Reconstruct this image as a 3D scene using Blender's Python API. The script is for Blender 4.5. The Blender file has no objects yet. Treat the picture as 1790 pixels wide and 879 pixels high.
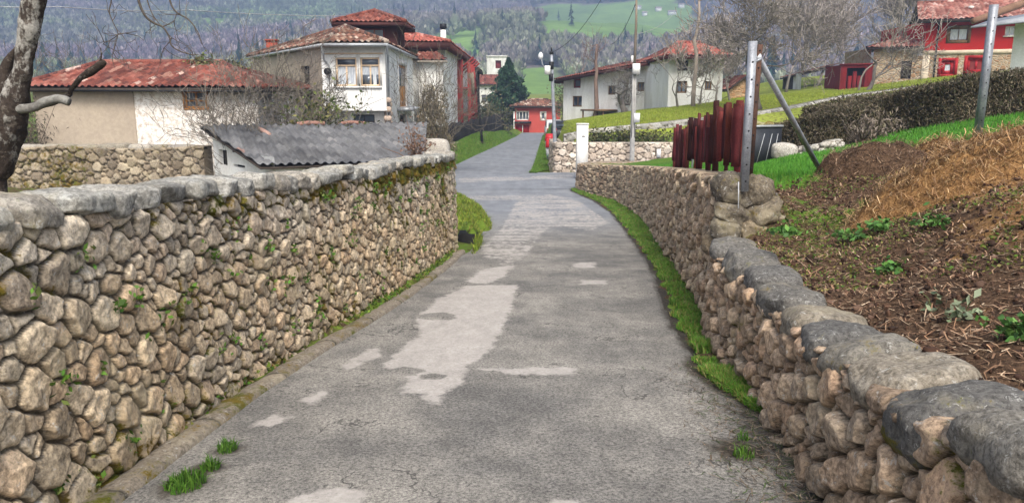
import bpy, math, random
import numpy as np
from mathutils import Vector

# ------------------------------------------------------------------ camera model and helpers
F = 1350.0                      # focal length in pixels of the 1790 px wide photograph
PITCH = math.radians(11.3)
CH = 1.65                       # eye height above the road
SP, CP = math.sin(PITCH), math.cos(PITCH)
R = np.random.default_rng(7)
random.seed(7)
scene = bpy.context.scene
COL = scene.collection

RY = np.array([-8, 0, 10, 14, 18, 22, 27, 34, 50, 70, 85, 120.])
RZ = np.array([.7, 0, -.87, -1.21, -1.48, -1.67, -1.80, -1.86, -2.0, -2.26, -2.46, -2.62])
_yy = np.linspace(-8, 120, 1281)
_zz = np.interp(_yy, RY, RZ)
_k = np.hanning(25); _k /= _k.sum()
_zz = np.convolve(np.pad(_zz, 12, mode='reflect', reflect_type='odd'), _k, mode='valid')
def rz(y): return np.interp(y, _yy, _zz)

def ray(px, py):
    a = (px - 895) / F; b = (439.5 - py) / F
    return np.array([a, CP + b * SP, -SP + b * CP])
def at(px, py, Y):
    r = ray(px, py); return r * (Y / r[1]) + np.array([0, 0, CH])
def at_z(px, py, z):
    r = ray(px, py); return r * ((z - CH) / r[2]) + np.array([0, 0, CH])
def xat(px, Y, py=170):
    return at(px, py, Y)[0]
def zat(Y, py): return at(895, py, Y)[2]
def ground(px, py):
    r = ray(px, py); ys = np.arange(1, 118, .02)
    z = CH + ys * r[2] / r[1]
    i = np.argmax(z < rz(ys)); y = ys[i]
    return np.array([r[0] * y / r[1], y, rz(y)])

# ------------------------------------------------------------------ numpy noise
def _hash(i, j, k, s):
    h = (i * 374761393 + j * 668265263 + k * 2147483647 + s * 974634777) & 0xFFFFFFFF
    h = ((h ^ (h >> 13)) * 1274126177) & 0xFFFFFFFF
    h = ((h ^ (h >> 16)) * 2246822519) & 0xFFFFFFFF
    return ((h ^ (h >> 15)) & 0xFFFFFF) / float(0xFFFFFF)
def vnoise(p, s=0):
    p = np.asarray(p, float); f = np.floor(p); i = f.astype(np.int64); t = p - f
    t = t * t * (3 - 2 * t); out = 0
    for a in (0, 1):
        wa = t[:, 0] if a else 1 - t[:, 0]
        for b in (0, 1):
            wb = t[:, 1] if b else 1 - t[:, 1]
            for c in (0, 1):
                wc = t[:, 2] if c else 1 - t[:, 2]
                out = out + wa * wb * wc * _hash(i[:, 0] + a, i[:, 1] + b, i[:, 2] + c, s)
    return out * 2 - 1
def fbm(p, s=0, o=4):
    p = np.asarray(p, float); a = 1; r = 0; n = 0
    for k in range(o):
        r = r + a * vnoise(p * (2 ** k) + k * 17.3, s + k); n += a; a *= .5
    return r / n
def P3(x, y, z=0):
    x = np.asarray(x, float).ravel(); y = np.asarray(y, float).ravel()
    return np.stack([x, y, np.broadcast_to(np.asarray(z, float), x.shape) if np.ndim(z) == 0 else np.ravel(z)], 1)
def sstep(a, b, x):
    t = np.clip((x - a) / (b - a), 0, 1); return t * t * (3 - 2 * t)

# ------------------------------------------------------------------ mesh building
def link(o, parent=None):
    COL.objects.link(o)
    if parent is not None: o.parent = parent
    return o
class MB:
    """Collects polygons (quads and tris) with an optional colour per vertex; build() links them as one mesh object."""
    def __init__(s): s.v = []; s.q = []; s.t = []; s.c = []; s.n = 0
    def add(s, v, q=None, t=None, c=None):
        v = np.asarray(v, float).reshape(-1, 3)
        s.v.append(v)
        if q is not None and len(q): s.q.append(np.asarray(q, np.int64).reshape(-1, 4) + s.n)
        if t is not None and len(t): s.t.append(np.asarray(t, np.int64).reshape(-1, 3) + s.n)
        if c is None: c = np.ones((len(v), 4))
        c = np.asarray(c, float)
        if c.ndim == 1: c = np.tile(c, (len(v), 1))
        if c.shape[1] == 3: c = np.hstack([c, np.zeros((len(v), 1))])
        s.c.append(c); s.n += len(v); return s
    def box(s, a, b, c=None, M=None):
        (x0, y0, z0), (x1, y1, z1) = a, b
        v = np.array([(x, y, z) for z in (z0, z1) for y in (y0, y1) for x in (x0, x1)], float)
        if M is not None: v = M(v)
        return s.add(v, [(0, 2, 3, 1), (4, 5, 7, 6), (0, 1, 5, 4), (2, 6, 7, 3), (0, 4, 6, 2), (1, 3, 7, 5)], c=c)
    def bar(s, a, b, w, h=None, up=(0, 0, 1), c=None):
        a = np.array(a, float); b = np.array(b, float); h = h or w
        d = b - a; L = np.linalg.norm(d); d /= L
        up = np.array(up, float)
        if abs(d @ up) > .95: up = np.array([0, 1., 0]) if abs(d[1]) < .9 else np.array([1., 0, 0])
        x = np.cross(d, up); x /= np.linalg.norm(x); y = np.cross(x, d)
        v = np.array([p + x * i * w / 2 + y * j * h / 2 for p in (a, b) for j in (-1, 1) for i in (-1, 1)])
        return s.add(v, [(0, 1, 3, 2), (4, 6, 7, 5), (0, 4, 5, 1), (2, 3, 7, 6), (0, 2, 6, 4), (1, 5, 7, 3)], c=c)
    def tube(s, pts, rad, n=8, c=None, cap=True):
        pts = np.asarray(pts, float); k = len(pts); rad = np.broadcast_to(np.asarray(rad, float), (k,))
        t = np.gradient(pts, axis=0); t /= np.linalg.norm(t, axis=1)[:, None] + 1e-9
        up = np.array([0, 0, 1.]) if abs(t[0] @ np.array([0, 0, 1.])) < .9 else np.array([1., 0, 0])
        x = np.cross(t, up); x /= np.linalg.norm(x, axis=1)[:, None] + 1e-9; y = np.cross(t, x)
        a = np.arange(n) * 2 * math.pi / n
        v = pts[:, None] + (x[:, None] * np.cos(a)[None, :, None] + y[:, None] * np.sin(a)[None, :, None]) * rad[:, None, None]
        i = np.arange(k - 1)[:, None] * n; j = np.arange(n)[None]; j2 = (j + 1) % n
        q = np.stack([i + j, i + j2, i + n + j2, i + n + j], -1).reshape(-1, 4)
        v = v.reshape(-1, 3); tr = []
        if cap:
            v = np.vstack([v, pts[:1], pts[-1:]]); b = k * n
            tr = [(b, (m + 1) % n, m) for m in range(n)] + [(b + 1, (k - 1) * n + m, (k - 1) * n + (m + 1) % n) for m in range(n)]
        return s.add(v, q, tr, c)
    def grid(s, V, c=None, flip=False):
        """V: (a, b, 3) array of points."""
        a, b = V.shape[:2]
        i = np.arange(a - 1)[:, None] * b; j = np.arange(b - 1)[None]
        q = np.stack([i + j, i + j + 1, i + b + j + 1, i + b + j], -1).reshape(-1, 4)
        if flip: q = q[:, ::-1]
        return s.add(V.reshape(-1, 3), q, c=None if c is None else np.asarray(c).reshape(a * b, -1))
    def quad(s, a, b, c_, d, c=None): return s.add([a, b, c_, d], [(0, 1, 2, 3)], c=c)
    def build(s, name, mat, parent=None, smooth=False):
        me = bpy.data.meshes.new(name)
        v = np.vstack(s.v); q = np.vstack(s.q) if s.q else np.zeros((0, 4), int); t = np.vstack(s.t) if s.t else np.zeros((0, 3), int)
        me.vertices.add(len(v)); me.vertices.foreach_set('co', v.astype(np.float32).ravel())
        li = np.concatenate([q.ravel(), t.ravel()]).astype(np.int32)
        me.loops.add(len(li)); me.loops.foreach_set('vertex_index', li)
        tot = np.concatenate([np.full(len(q), 4), np.full(len(t), 3)]).astype(np.int32)
        st = np.concatenate([[0], np.cumsum(tot)[:-1]]).astype(np.int32)
        me.polygons.add(len(tot)); me.polygons.foreach_set('loop_start', st); me.polygons.foreach_set('loop_total', tot)
        if smooth: me.polygons.foreach_set('use_smooth', np.ones(len(tot), bool))
        me.update(calc_edges=True); me.validate()
        ca = me.color_attributes.new('Col', 'FLOAT_COLOR', 'POINT')
        ca.data.foreach_set('color', np.vstack(s.c).astype(np.float32).ravel())
        if mat is not None: me.materials.append(mat)
        o = bpy.data.objects.new(name, me)
        return link(o, parent)
def tag(o, label=None, cat=None, group=None, kind=None):
    if label: o['label'] = label
    if cat: o['category'] = cat
    if group: o['group'] = group
    if kind: o['kind'] = kind
    return o
def thing(name, label, cat, loc=(0, 0, 0), group=None, rot=0):
    o = bpy.data.objects.new(name, None); o.empty_display_size = .2
    o.location = loc; o.rotation_euler = (0, 0, rot)
    link(o); return tag(o, label, cat, group, 'thing')
def thing0(name, label, cat, base=(0, 0, 0), group=None):
    """An Empty at the thing's base whose parts are built in world coordinates."""
    o = thing(name, label, cat, tuple(float(b) for b in base), group)
    o['_w'] = 1
    return o
def settle():
    """Parts built in world coordinates keep their place under an Empty that stands at the thing's base."""
    for o in list(scene.objects):
        if o.get('_w'):
            for ch in o.children: ch.location = ch.location - o.location
            del o['_w']

# ------------------------------------------------------------------ materials
class NT:
    def __init__(s, name):
        s.m = bpy.data.materials.new(name); s.m.use_nodes = True; s.nt = s.m.node_tree; s.nt.nodes.clear()
        s.out = s.n('ShaderNodeOutputMaterial'); s.bs = s.n('ShaderNodeBsdfPrincipled')
        s.l(s.bs.outputs[0], s.out.inputs[0]); s.tc = s.n('ShaderNodeTexCoord')
    def n(s, t, **k):
        x = s.nt.nodes.new(t)
        for a, b in k.items(): setattr(x, a, b)
        return x
    def l(s, a, b): s.nt.links.new(a, b)
    def put(s, sock, v):
        if hasattr(v, 'links'): s.l(v, sock)
        elif isinstance(v, (tuple, list)) and len(v) == 3 and sock.type == 'RGBA': sock.default_value = (*v, 1)
        else: sock.default_value = v
    def noise(s, scale, detail=4, rough=.55, vec=None, dist=0, stretch=None):
        x = s.n('ShaderNodeTexNoise'); x.inputs['Scale'].default_value = scale
        x.inputs['Detail'].default_value = detail; x.inputs['Roughness'].default_value = rough; x.inputs['Distortion'].default_value = dist
        v = vec or s.tc.outputs['Object']
        if stretch:
            mp = s.n('ShaderNodeMapping'); mp.inputs['Scale'].default_value = stretch; s.l(v, mp.inputs[0]); v = mp.outputs[0]
        s.l(v, x.inputs['Vector']); return x.outputs['Fac']
    def ramp(s, f, a, b, c0=(0, 0, 0), c1=(1, 1, 1)):
        x = s.n('ShaderNodeMapRange'); x.interpolation_type = 'SMOOTHSTEP'
        s.put(x.inputs[0], f); x.inputs[1].default_value = a; x.inputs[2].default_value = b
        return x.outputs[0]
    def mix(s, f, a, b, mode='MIX'):
        x = s.n('ShaderNodeMix', data_type='RGBA', blend_type=mode)
        s.put(x.inputs[0], f); s.put(x.inputs[6], a); s.put(x.inputs[7], b); return x.outputs[2]
    def math(s, op, a, b=0.0, c=None):
        x = s.n('ShaderNodeMath', operation=op); s.put(x.inputs[0], a); s.put(x.inputs[1], b)
        if c is not None: s.put(x.inputs[2], c)
        return x.outputs[0]
    def attr(s):
        x = s.n('ShaderNodeAttribute'); x.attribute_name = 'Col'; return x
    def bump(s, h, strength=.5, dist=.02, normal=None):
        x = s.n('ShaderNodeBump'); x.inputs['Strength'].default_value = strength; x.inputs['Distance'].default_value = dist
        s.l(h, x.inputs['Height'])
        if normal is not None: s.l(normal, x.inputs['Normal'])
        s.l(x.outputs[0], s.bs.inputs['Normal']); return x.outputs[0]
    def done(s, col, rough=.85, spec=.25, metal=0):
        s.put(s.bs.inputs['Base Color'], col); s.put(s.bs.inputs['Roughness'], rough)
        s.bs.inputs['Specular IOR Level'].default_value = spec; s.bs.inputs['Metallic'].default_value = metal
        return s.m
def grime(name, c, c2=None, scale=1.5, fine=25, amt=.5, rough=.85, bump=.3, bd=.01, attr=False, spec=.2, metal=0, stretch=None):
    """A worn surface: two colours in broad stains plus fine speckle."""
    t = NT(name)
    f = t.ramp(t.noise(scale, 6, .62, stretch=stretch), .5 - .18, .5 + .22)
    col = t.mix(f, c, c2 or tuple(x * .7 for x in c))
    fn = t.noise(fine, 4, .7)
    col = t.mix(amt, col, t.mix(t.ramp(fn, .3, .7), tuple([.55] * 3), tuple([1.25] * 3)), 'MULTIPLY')
    if attr: col = t.mix(1.0, col, t.attr().outputs[0], 'MULTIPLY')
    if bump: t.bump(fn, bump, bd)
    return t.done(col, rough, spec, metal)

MT = {}
def mats():
    m = MT
    m['plaster_white'] = grime('white limewashed plaster', (.78, .77, .74), (.52, .50, .46), 1.1, 14, .35, bump=.25, stretch=(1.6, 1.6, .5))
    m['plaster_clean'] = grime('clean white plaster', (.84, .84, .83), (.66, .65, .62), .7, 10, .22, bump=.12, stretch=(2, 2, .45))
    m['plaster_beige'] = grime('smooth beige render', (.43, .36, .28), (.36, .30, .24), .45, 9, .25, bump=.12)
    m['plaster_old'] = grime('old beige plaster', (.44, .37, .28), (.30, .26, .21), .5, 12, .4, bump=.25)
    t = NT('white roughcast over stones')
    n1 = t.noise(5.5, 6, .7); n2 = t.noise(2.2, 3); n3 = t.noise(16, 4, .7)
    f = t.ramp(t.math('ADD', t.math('MULTIPLY', n1, .7), t.math('MULTIPLY', n3, .3)), .44, .60)
    col = t.mix(f, (.86, .83, .79), (.50, .42, .35)); col = t.mix(t.ramp(n2, .52, .8), col, (.72, .67, .60))
    t.bump(n1, .9, .05); m['roughcast'] = t.done(col, .95)
    m['red_paint'] = grime('red house paint', (.40, .018, .016), (.33, .014, .012), .8, 12, .2, bump=.1)
    m['red_house'] = grime('salmon red wall paint', (.50, .085, .07), (.44, .07, .06), .8, 12, .2, bump=.1)
    m['red_dark'] = grime('deep red joinery', (.36, .012, .015), (.28, .01, .012), 2, 20, .3, bump=.1, rough=.6)
    m['oxblood'] = grime('oxblood stained timber', (.088, .016, .015), (.05, .011, .011), 4, 60, .7, bump=.5, bd=.006, attr=True, stretch=(3, 3, .5), rough=.75)
    m['gallery_red'] = grime('faded red timber', (.26, .035, .03), (.17, .03, .03), 3, 30, .5, bump=.2, attr=True)
    m['soffit'] = grime('dark red brown soffit boards', (.085, .028, .024), (.05, .02, .018), 2, 20, .4, stretch=(1, 6, 1))
    m['soffit_pale'] = grime('pale weathered soffit', (.36, .32, .27), (.22, .19, .16), 2, 20, .4)
    m['wood_dark'] = grime('dark weathered wood', (.06, .045, .035), (.035, .027, .022), 3, 30, .5)
    m['wood_tan'] = grime('orange varnished pine', (.55, .25, .07), (.44, .19, .05), 4, 40, .4, rough=.5)
    m['wood_cream'] = grime('cream painted wood', (.72, .55, .38), (.66, .48, .32), 4, 30, .3, rough=.6)
    m['wood_brown'] = grime('brown wood', (.20, .12, .06), (.12, .07, .035), 4, 40, .5)
    m['white_trim'] = grime('white trim paint', (.78, .77, .75), (.66, .64, .6), 3, 30, .25, rough=.6)
    m['cream_stone'] = grime('cream dressed stone', (.66, .55, .42), (.5, .42, .33), 2, 20, .4)
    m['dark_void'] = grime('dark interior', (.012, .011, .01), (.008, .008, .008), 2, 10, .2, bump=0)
    m['tile_red'] = grime('clay roof tile', (1, 1, 1), (.66, .64, .62), 1.3, 22, .6, bump=.3, attr=True, rough=.9)
    m['tile_grey'] = grime('grey fibre cement tile', (1, 1, 1), (.72, .72, .74), 1.0, 22, .6, bump=.3, attr=True, rough=.9)
    m['metal_galv'] = grime('galvanised steel', (.36, .38, .42), (.22, .23, .26), 6, 60, .5, bump=.1, rough=.5, metal=.35, spec=.4)
    m['metal_dark'] = grime('dark iron', (.03, .03, .034), (.02, .02, .02), 6, 40, .4, bump=.1, rough=.55, metal=.4)
    m['metal_rust'] = grime('rusty steel', (.10, .05, .035), (.05, .035, .03), 6, 60, .5, bump=.2, rough=.8)
    m['zinc'] = grime('zinc gutter', (.42, .44, .46), (.3, .31, .33), 4, 30, .3, bump=.05, rough=.5, metal=.3)
    m['bark_pale'] = grime('pale cut bark', (.25, .245, .225), (.12, .11, .10), 9, 40, .6, bump=.6, bd=.01)
    m['shed_red'] = grime('dull red shed boards', (.19, .013, .015), (.11, .01, .011), 2, 20, .4, bump=.2, stretch=(4, 4, .5))
    m['pole_concrete'] = grime('pale concrete pole', (.44, .43, .41), (.30, .29, .28), 3, 40, .4, bump=.2)
    m['pole_wood'] = grime('weathered pole wood', (.28, .23, .18), (.16, .13, .10), 3, 40, .5, bump=.3, stretch=(4, 4, .4))
    m['chimney_brick'] = grime('red chimney brick', (.34, .07, .04), (.24, .05, .03), 5, 30, .4)
    m['slate'] = grime('dark slate sheet', (.022, .025, .032), (.035, .038, .046), 1.5, 25, .4, bump=.1, rough=.5, attr=True)
    m['net_black'] = grime('black windbreak netting', (.016, .015, .016), (.035, .03, .03), 1.2, 40, .6, bump=.2)
    m['lamp_white'] = grime('white lamp glass', (.8, .8, .8), (.7, .7, .7), 6, 30, .1, bump=0, rough=.3)
    m['paint'] = grime('painted small things', (1, 1, 1), (.85, .85, .85), 5, 40, .25, bump=.05, rough=.5, attr=True, spec=.4)
    m['rubber'] = grime('rubber tyre', (.02, .02, .02), (.03, .03, .03), 5, 40, .3)
    t = NT('window glass'); n = t.noise(.9, 2)
    m['glass'] = t.done(t.mix(t.ramp(n, .4, .6), (.03, .04, .055), (.11, .13, .16)), .12, .5)
    t = NT('pale curtain behind glass'); n = t.noise(7, 3, stretch=(3, 3, .4))
    m['curtain'] = t.done(t.mix(t.ramp(n, .35, .65), (.36, .40, .46), (.60, .62, .64)), .25, .5)

    # dry stone: colour per stone from the attribute, moss density in its alpha
    t = NT('dry stone'); a = t.attr()
    f1 = t.noise(38, 5, .75); f2 = t.noise(7, 5, .65); f3 = t.noise(120, 3, .7); f4 = t.noise(2.1, 4, .6); f5 = t.noise(22, 6, .8, dist=.6)
    col = t.mix(.95, a.outputs[0], t.mix(t.ramp(f1, .3, .7), (.42, .41, .40), (1.5, 1.49, 1.46)), 'MULTIPLY')
    col = t.mix(t.ramp(f2, .5, .72), col, t.mix(1, col, (1.36, 1.40, 1.46), 'MULTIPLY'))
    col = t.mix(t.math('MULTIPLY', t.ramp(f3, .6, .76), .5), col, (.05, .045, .04))
    col = t.mix(t.math('MULTIPLY', t.ramp(f4, .52, .72), .4), col, (.47, .41, .28))
    col = t.mix(t.math('MULTIPLY', t.ramp(f5, .585, .63), .65), col, (.46, .455, .43))
    col = t.mix(t.math('MULTIPLY', t.ramp(f5, .40, .35), .6), col, t.mix(1, col, (.42, .40, .38), 'MULTIPLY'))
    mo = t.ramp(t.math('ADD', a.outputs['Alpha'], t.math('MULTIPLY', t.math('SUBTRACT', t.math('ADD', t.math('MULTIPLY', f2, .55), t.math('MULTIPLY', f1, .45)), .5), 2.4)), .30, .58)
    mcol = t.mix(t.ramp(t.noise(5, 4), .35, .65), (.105, .11, .016), (.20, .125, .022))
    mcol = t.mix(t.ramp(f3, .3, .7), t.mix(1, mcol, (.45, .5, .4), 'MULTIPLY'), mcol)
    col = t.mix(mo, col, mcol)
    b1 = t.bump(f1, .75, .016)
    b2 = t.bump(f3, .55, .006, normal=b1)
    m['stone'] = t.done(col, .95, .15)

    # asphalt: attribute r = worn patch field, g = far blue-grey asphalt, b = dirt
    t = NT('worn asphalt'); a = t.attr(); sep = t.n('ShaderNodeSeparateColor'); t.l(a.outputs[0], sep.inputs[0])
    f1 = t.noise(52, 3, .8); f2 = t.noise(30, 3, .7); f3 = t.noise(1.1, 5, .6); f4 = t.noise(6, 5, .7, stretch=(1, .45, 1)); f5 = t.noise(200, 2, .6)
    agg = t.ramp(t.math('ADD', t.math('MULTIPLY', f1, .6), t.math('MULTIPLY', f5, .4)), .34, .66)
    col = t.mix(agg, (.055, .053, .052), (.325, .31, .285))
    col = t.mix(.9, col, t.mix(t.ramp(f3, .3, .7), (.60, .60, .61), (1.3, 1.27, 1.22)), 'MULTIPLY')
    col = t.mix(.55, col, t.mix(t.ramp(f4, .3, .7), (.7, .7, .7), (1.2, 1.2, 1.2)), 'MULTIPLY')
    col = t.mix(t.math('MULTIPLY', t.ramp(f2, .60, .72), .4), col, (.045, .044, .043))
    ck = t.math('ABSOLUTE', t.math('SUBTRACT', t.noise(.8, 6, .6, dist=.4), .5)); col = t.mix(t.math('MULTIPLY', t.math('MULTIPLY', t.ramp(ck, .006, .002), t.ramp(f3, .45, .55)), .7), col, (.03, .029, .028))
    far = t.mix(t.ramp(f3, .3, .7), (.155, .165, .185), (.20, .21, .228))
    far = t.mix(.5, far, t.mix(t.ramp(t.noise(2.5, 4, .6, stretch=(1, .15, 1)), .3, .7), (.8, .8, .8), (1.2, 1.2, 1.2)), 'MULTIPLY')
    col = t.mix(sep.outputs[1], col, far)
    pf = t.math('ADD', sep.outputs[0], t.math('MULTIPLY', t.math('SUBTRACT', t.math('ADD', t.math('MULTIPLY', t.noise(9, 6, .72, stretch=(1, .8, 1)), .6), t.math('MULTIPLY', t.noise(1.5, 5, .6, stretch=(.7, 2.2, 1)), .4)), .5), 1.0))
    pf = t.math('MULTIPLY', t.ramp(pf, .43, .57), t.ramp(f1, .72, .52))
    pc = t.mix(t.ramp(f2, .3, .7), (.33, .305, .28), (.41, .38, .355))
    pc = t.mix(.6, pc, t.mix(t.ramp(f4, .3, .75), (.72, .72, .72), (1.1, 1.1, 1.1)), 'MULTIPLY')
    pc = t.mix(t.math('MULTIPLY', t.ramp(f1, .62, .75), .4), pc, (.15, .14, .13))
    col = t.mix(pf, col, pc)
    dirt = t.ramp(t.math('ADD', sep.outputs[2], t.math('MULTIPLY', t.math('SUBTRACT', f4, .5), .9)), .35, .75)
    col = t.mix(dirt, col, t.mix(t.ramp(f2, .35, .65), (.022, .019, .015), (.06, .048, .035)))
    h = t.math('MULTIPLY', agg, t.math('SUBTRACT', 1.0, t.math('MULTIPLY', pf, .75)))
    t.bump(h, .45, .008); m['asphalt'] = t.done(col, .88, .25)

    # soil: attribute r = grass/moss share, g = straw share, b = paleness
    t = NT('soil and turf'); a = t.attr(); sep = t.n('ShaderNodeSeparateColor'); t.l(a.outputs[0], sep.inputs[0])
    f1 = t.noise(28, 5, .75); f2 = t.noise(5, 5, .7); f3 = t.noise(70, 4, .7); f4 = t.noise(.35, 4, .6)
    col = t.mix(t.ramp(f1, .3, .7), (.030, .019, .012), (.115, .070, .044))
    col = t.mix(t.math('MULTIPLY', t.ramp(f3, .56, .70), .8), col, (.26, .175, .11))
    st = t.ramp(t.math('ADD', sep.outputs[1], t.math('MULTIPLY', t.math('SUBTRACT', f2, .5), 1.4)), .4, .7)
    col = t.mix(st, col, t.mix(t.ramp(f3, .3, .7), (.12, .055, .022), (.34, .20, .085)))
    gr = t.ramp(t.math('ADD', sep.outputs[0], t.math('MULTIPLY', t.math('SUBTRACT', f2, .5), 1.3)), .38, .66)
    gc = t.mix(t.ramp(f4, .35, .65), (.058, .130, .016), (.095, .165, .022))
    gc = t.mix(t.ramp(f1, .3, .7), t.mix(1, gc, (.5, .55, .5), 'MULTIPLY'), t.mix(1, gc, (1.25, 1.25, 1.2), 'MULTIPLY'))
    gc = t.mix(sep.outputs[2], gc, t.mix(t.ramp(f4, .35, .65), (.20, .25, .035), (.25, .285, .045)))
    gc = t.mix(.5, gc, t.mix(t.ramp(f2, .3, .7), (.75, .75, .7), (1.2, 1.2, 1.15)), 'MULTIPLY')
    col = t.mix(gr, col, gc)
    t.bump(f1, .8, .03); m['soil'] = t.done(col, .95, .1)

    # leaves, blades, twigs: plain colour per vertex
    t = NT('grass blades'); a = t.attr()
    m['blade'] = t.done(t.mix(.5, a.outputs[0], t.mix(t.ramp(t.noise(3, 3), .3, .7), (.7, .7, .7), (1.25, 1.25, 1.1)), 'MULTIPLY'), .6, .25)
    m['twig'] = grime('bare twigs', (1, 1, 1), (.7, .7, .7), 3, 30, .5, bump=0, attr=True, rough=.9)
    t = NT('mottled plane bark')
    w = t.n('ShaderNodeTexVoronoi'); w.inputs['Scale'].default_value = 9; t.l(t.tc.outputs['Object'], w.inputs['Vector'])
    n1 = t.noise(5, 5, .7, stretch=(1, 1, .6)); n2 = t.noise(40, 4, .7); n3 = t.noise(16, 4, .7)
    sx = t.n('ShaderNodeSeparateXYZ'); t.l(t.tc.outputs['Object'], sx.inputs[0]); n1 = t.math('SUBTRACT', n1, t.math('MULTIPLY', t.math('SUBTRACT', 1.0, t.ramp(sx.outputs[2], 1.2, 2.9)), .13))
    col = t.mix(t.ramp(n1, .44, .53), (.045, .035, .029), (.30, .285, .26))
    col = t.mix(t.ramp(n3, .54, .62), col, (.105, .088, .074)); col = t.mix(.7, col, t.mix(t.ramp(n2, .3, .7), (.6, .6, .6), (1.3, 1.3, 1.3)), 'MULTIPLY')
    t.bump(t.math('ADD', n1, t.math('MULTIPLY', n2, .4)), .9, .03); m['bark'] = t.done(col, .95, .1)
    t = NT('far forest'); a = t.attr()
    m['forest'] = t.done(a.outputs[0], .95, .05)
    t = NT('mountain ground'); a = t.attr(); n = t.noise(.04, 6, .65); n2 = t.noise(.3, 4)
    col = t.mix(.8, a.outputs[0], t.mix(t.ramp(n, .3, .7), (.72, .75, .7), (1.25, 1.2, 1.2)), 'MULTIPLY')
    m['mountain'] = t.done(t.mix(.4, col, t.mix(t.ramp(n2, .3, .7), (.75, .75, .75), (1.2, 1.2, 1.2)), 'MULTIPLY'), .95, .05)
    # rubble masonry for house walls and the far garden walls
    def masonry(name, joint, c1, c2, sc, jw=.05):
        t = NT(name); mp = t.n('ShaderNodeMapping'); mp.inputs['Scale'].default_value = (1, 1, 1.35)
        nz = t.n('ShaderNodeTexNoise'); nz.inputs['Scale'].default_value = sc * .8; t.l(t.tc.outputs['Object'], nz.inputs['Vector'])
        va = t.n('ShaderNodeVectorMath', operation='SCALE'); va.inputs['Scale'].default_value = .8 / sc; t.l(nz.outputs['Color'], va.inputs[0])
        vb = t.n('ShaderNodeVectorMath', operation='ADD'); t.l(t.tc.outputs['Object'], vb.inputs[0]); t.l(va.outputs[0], vb.inputs[1]); t.l(vb.outputs[0], mp.inputs[0])
        v = t.n('ShaderNodeTexVoronoi'); v.inputs['Scale'].default_value = sc; t.l(mp.outputs[0], v.inputs['Vector'])
        e = t.n('ShaderNodeTexVoronoi', feature='DISTANCE_TO_EDGE'); e.inputs['Scale'].default_value = sc; t.l(mp.outputs[0], e.inputs['Vector'])
        bw = t.n('ShaderNodeSeparateColor'); t.l(v.outputs['Color'], bw.inputs[0])
        col = t.mix(bw.outputs[0], c1, c2); f = t.noise(30, 4, .7)
        col = t.mix(.7, col, t.mix(t.ramp(f, .3, .7), (.6, .6, .6), (1.3, 1.3, 1.3)), 'MULTIPLY')
        col = t.mix(t.ramp(e.outputs['Distance'], jw * .6, jw * 1.6), joint, col)
        t.bump(t.math('ADD', t.ramp(e.outputs['Distance'], 0, .2), t.math('MULTIPLY', f, .3)), .8, .05)
        return t.done(col, .95, .1)
    m['rubble_tan'] = masonry('tan rubble masonry', (.42, .37, .30), (.30, .17, .09), (.46, .36, .25), 3.2)
    m['rubble_grey'] = masonry('grey rubble masonry', (.30, .29, .27), (.22, .21, .19), (.42, .40, .36), 3.5)
    m['rubble_orange'] = masonry('orange rubble masonry', (.40, .28, .17), (.34, .18, .08), (.45, .30, .17), 3.2)
mats()
# ------------------------------------------------------------------ generators
def cube_sphere(n):
    """Unit cube surface as (points, quads), n cells per edge, shared edges."""
    g = np.linspace(-1, 1, n + 1); pts = {}; V = []; Q = []
    def idx(p):
        k = tuple(np.round(p, 5))
        if k not in pts: pts[k] = len(V); V.append(p)
        return pts[k]
    for ax in range(3):
        for sg in (-1, 1):
            o = [(ax + 1) % 3, (ax + 2) % 3]
            I = np.zeros((n + 1, n + 1), int)
            for i in range(n + 1):
                for j in range(n + 1):
                    p = np.zeros(3); p[ax] = sg; p[o[0]] = g[i]; p[o[1]] = g[j]; I[i, j] = idx(p)
            for i in range(n):
                for j in range(n):
                    q = (I[i, j], I[i + 1, j], I[i + 1, j + 1], I[i, j + 1]); Q.append(q if sg > 0 else q[::-1])
    return np.array(V), np.array(Q)
_CS = {n: cube_sphere(n) for n in (3, 6, 10, 16)}
def rock(size, seed, n=10, k=5., amp=.08, freq=2.2, chops=3):
    """A weathered stone: rounded box, chipped by planes, roughened by noise. Returns points (centred) and quads."""
    V, Q = _CS[n]; p = V / ((np.abs(V) ** k).sum(1) ** (1 / k))[:, None]
    r = np.random.default_rng(seed)
    for _ in range(chops):
        d = r.normal(size=3); d /= np.linalg.norm(d); h = (np.abs(d).sum()) * r.uniform(.62, .8)
        over = np.maximum(p @ d - h, 0); p = p - over[:, None] * d * .85
    d = p / (np.linalg.norm(p, axis=1)[:, None] + 1e-9)
    s = np.array(size) / 2
    q = p * s
    ms = float(np.mean(s))
    nz = fbm(q / ms * freq * .5 + seed * 3.1, seed % 97, 3) * .7 + fbm(q / ms * freq * 2 + seed, seed % 89 + 5, 3) * .3
    return q + d * (nz * amp * ms * 2)[:, None], Q

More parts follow.
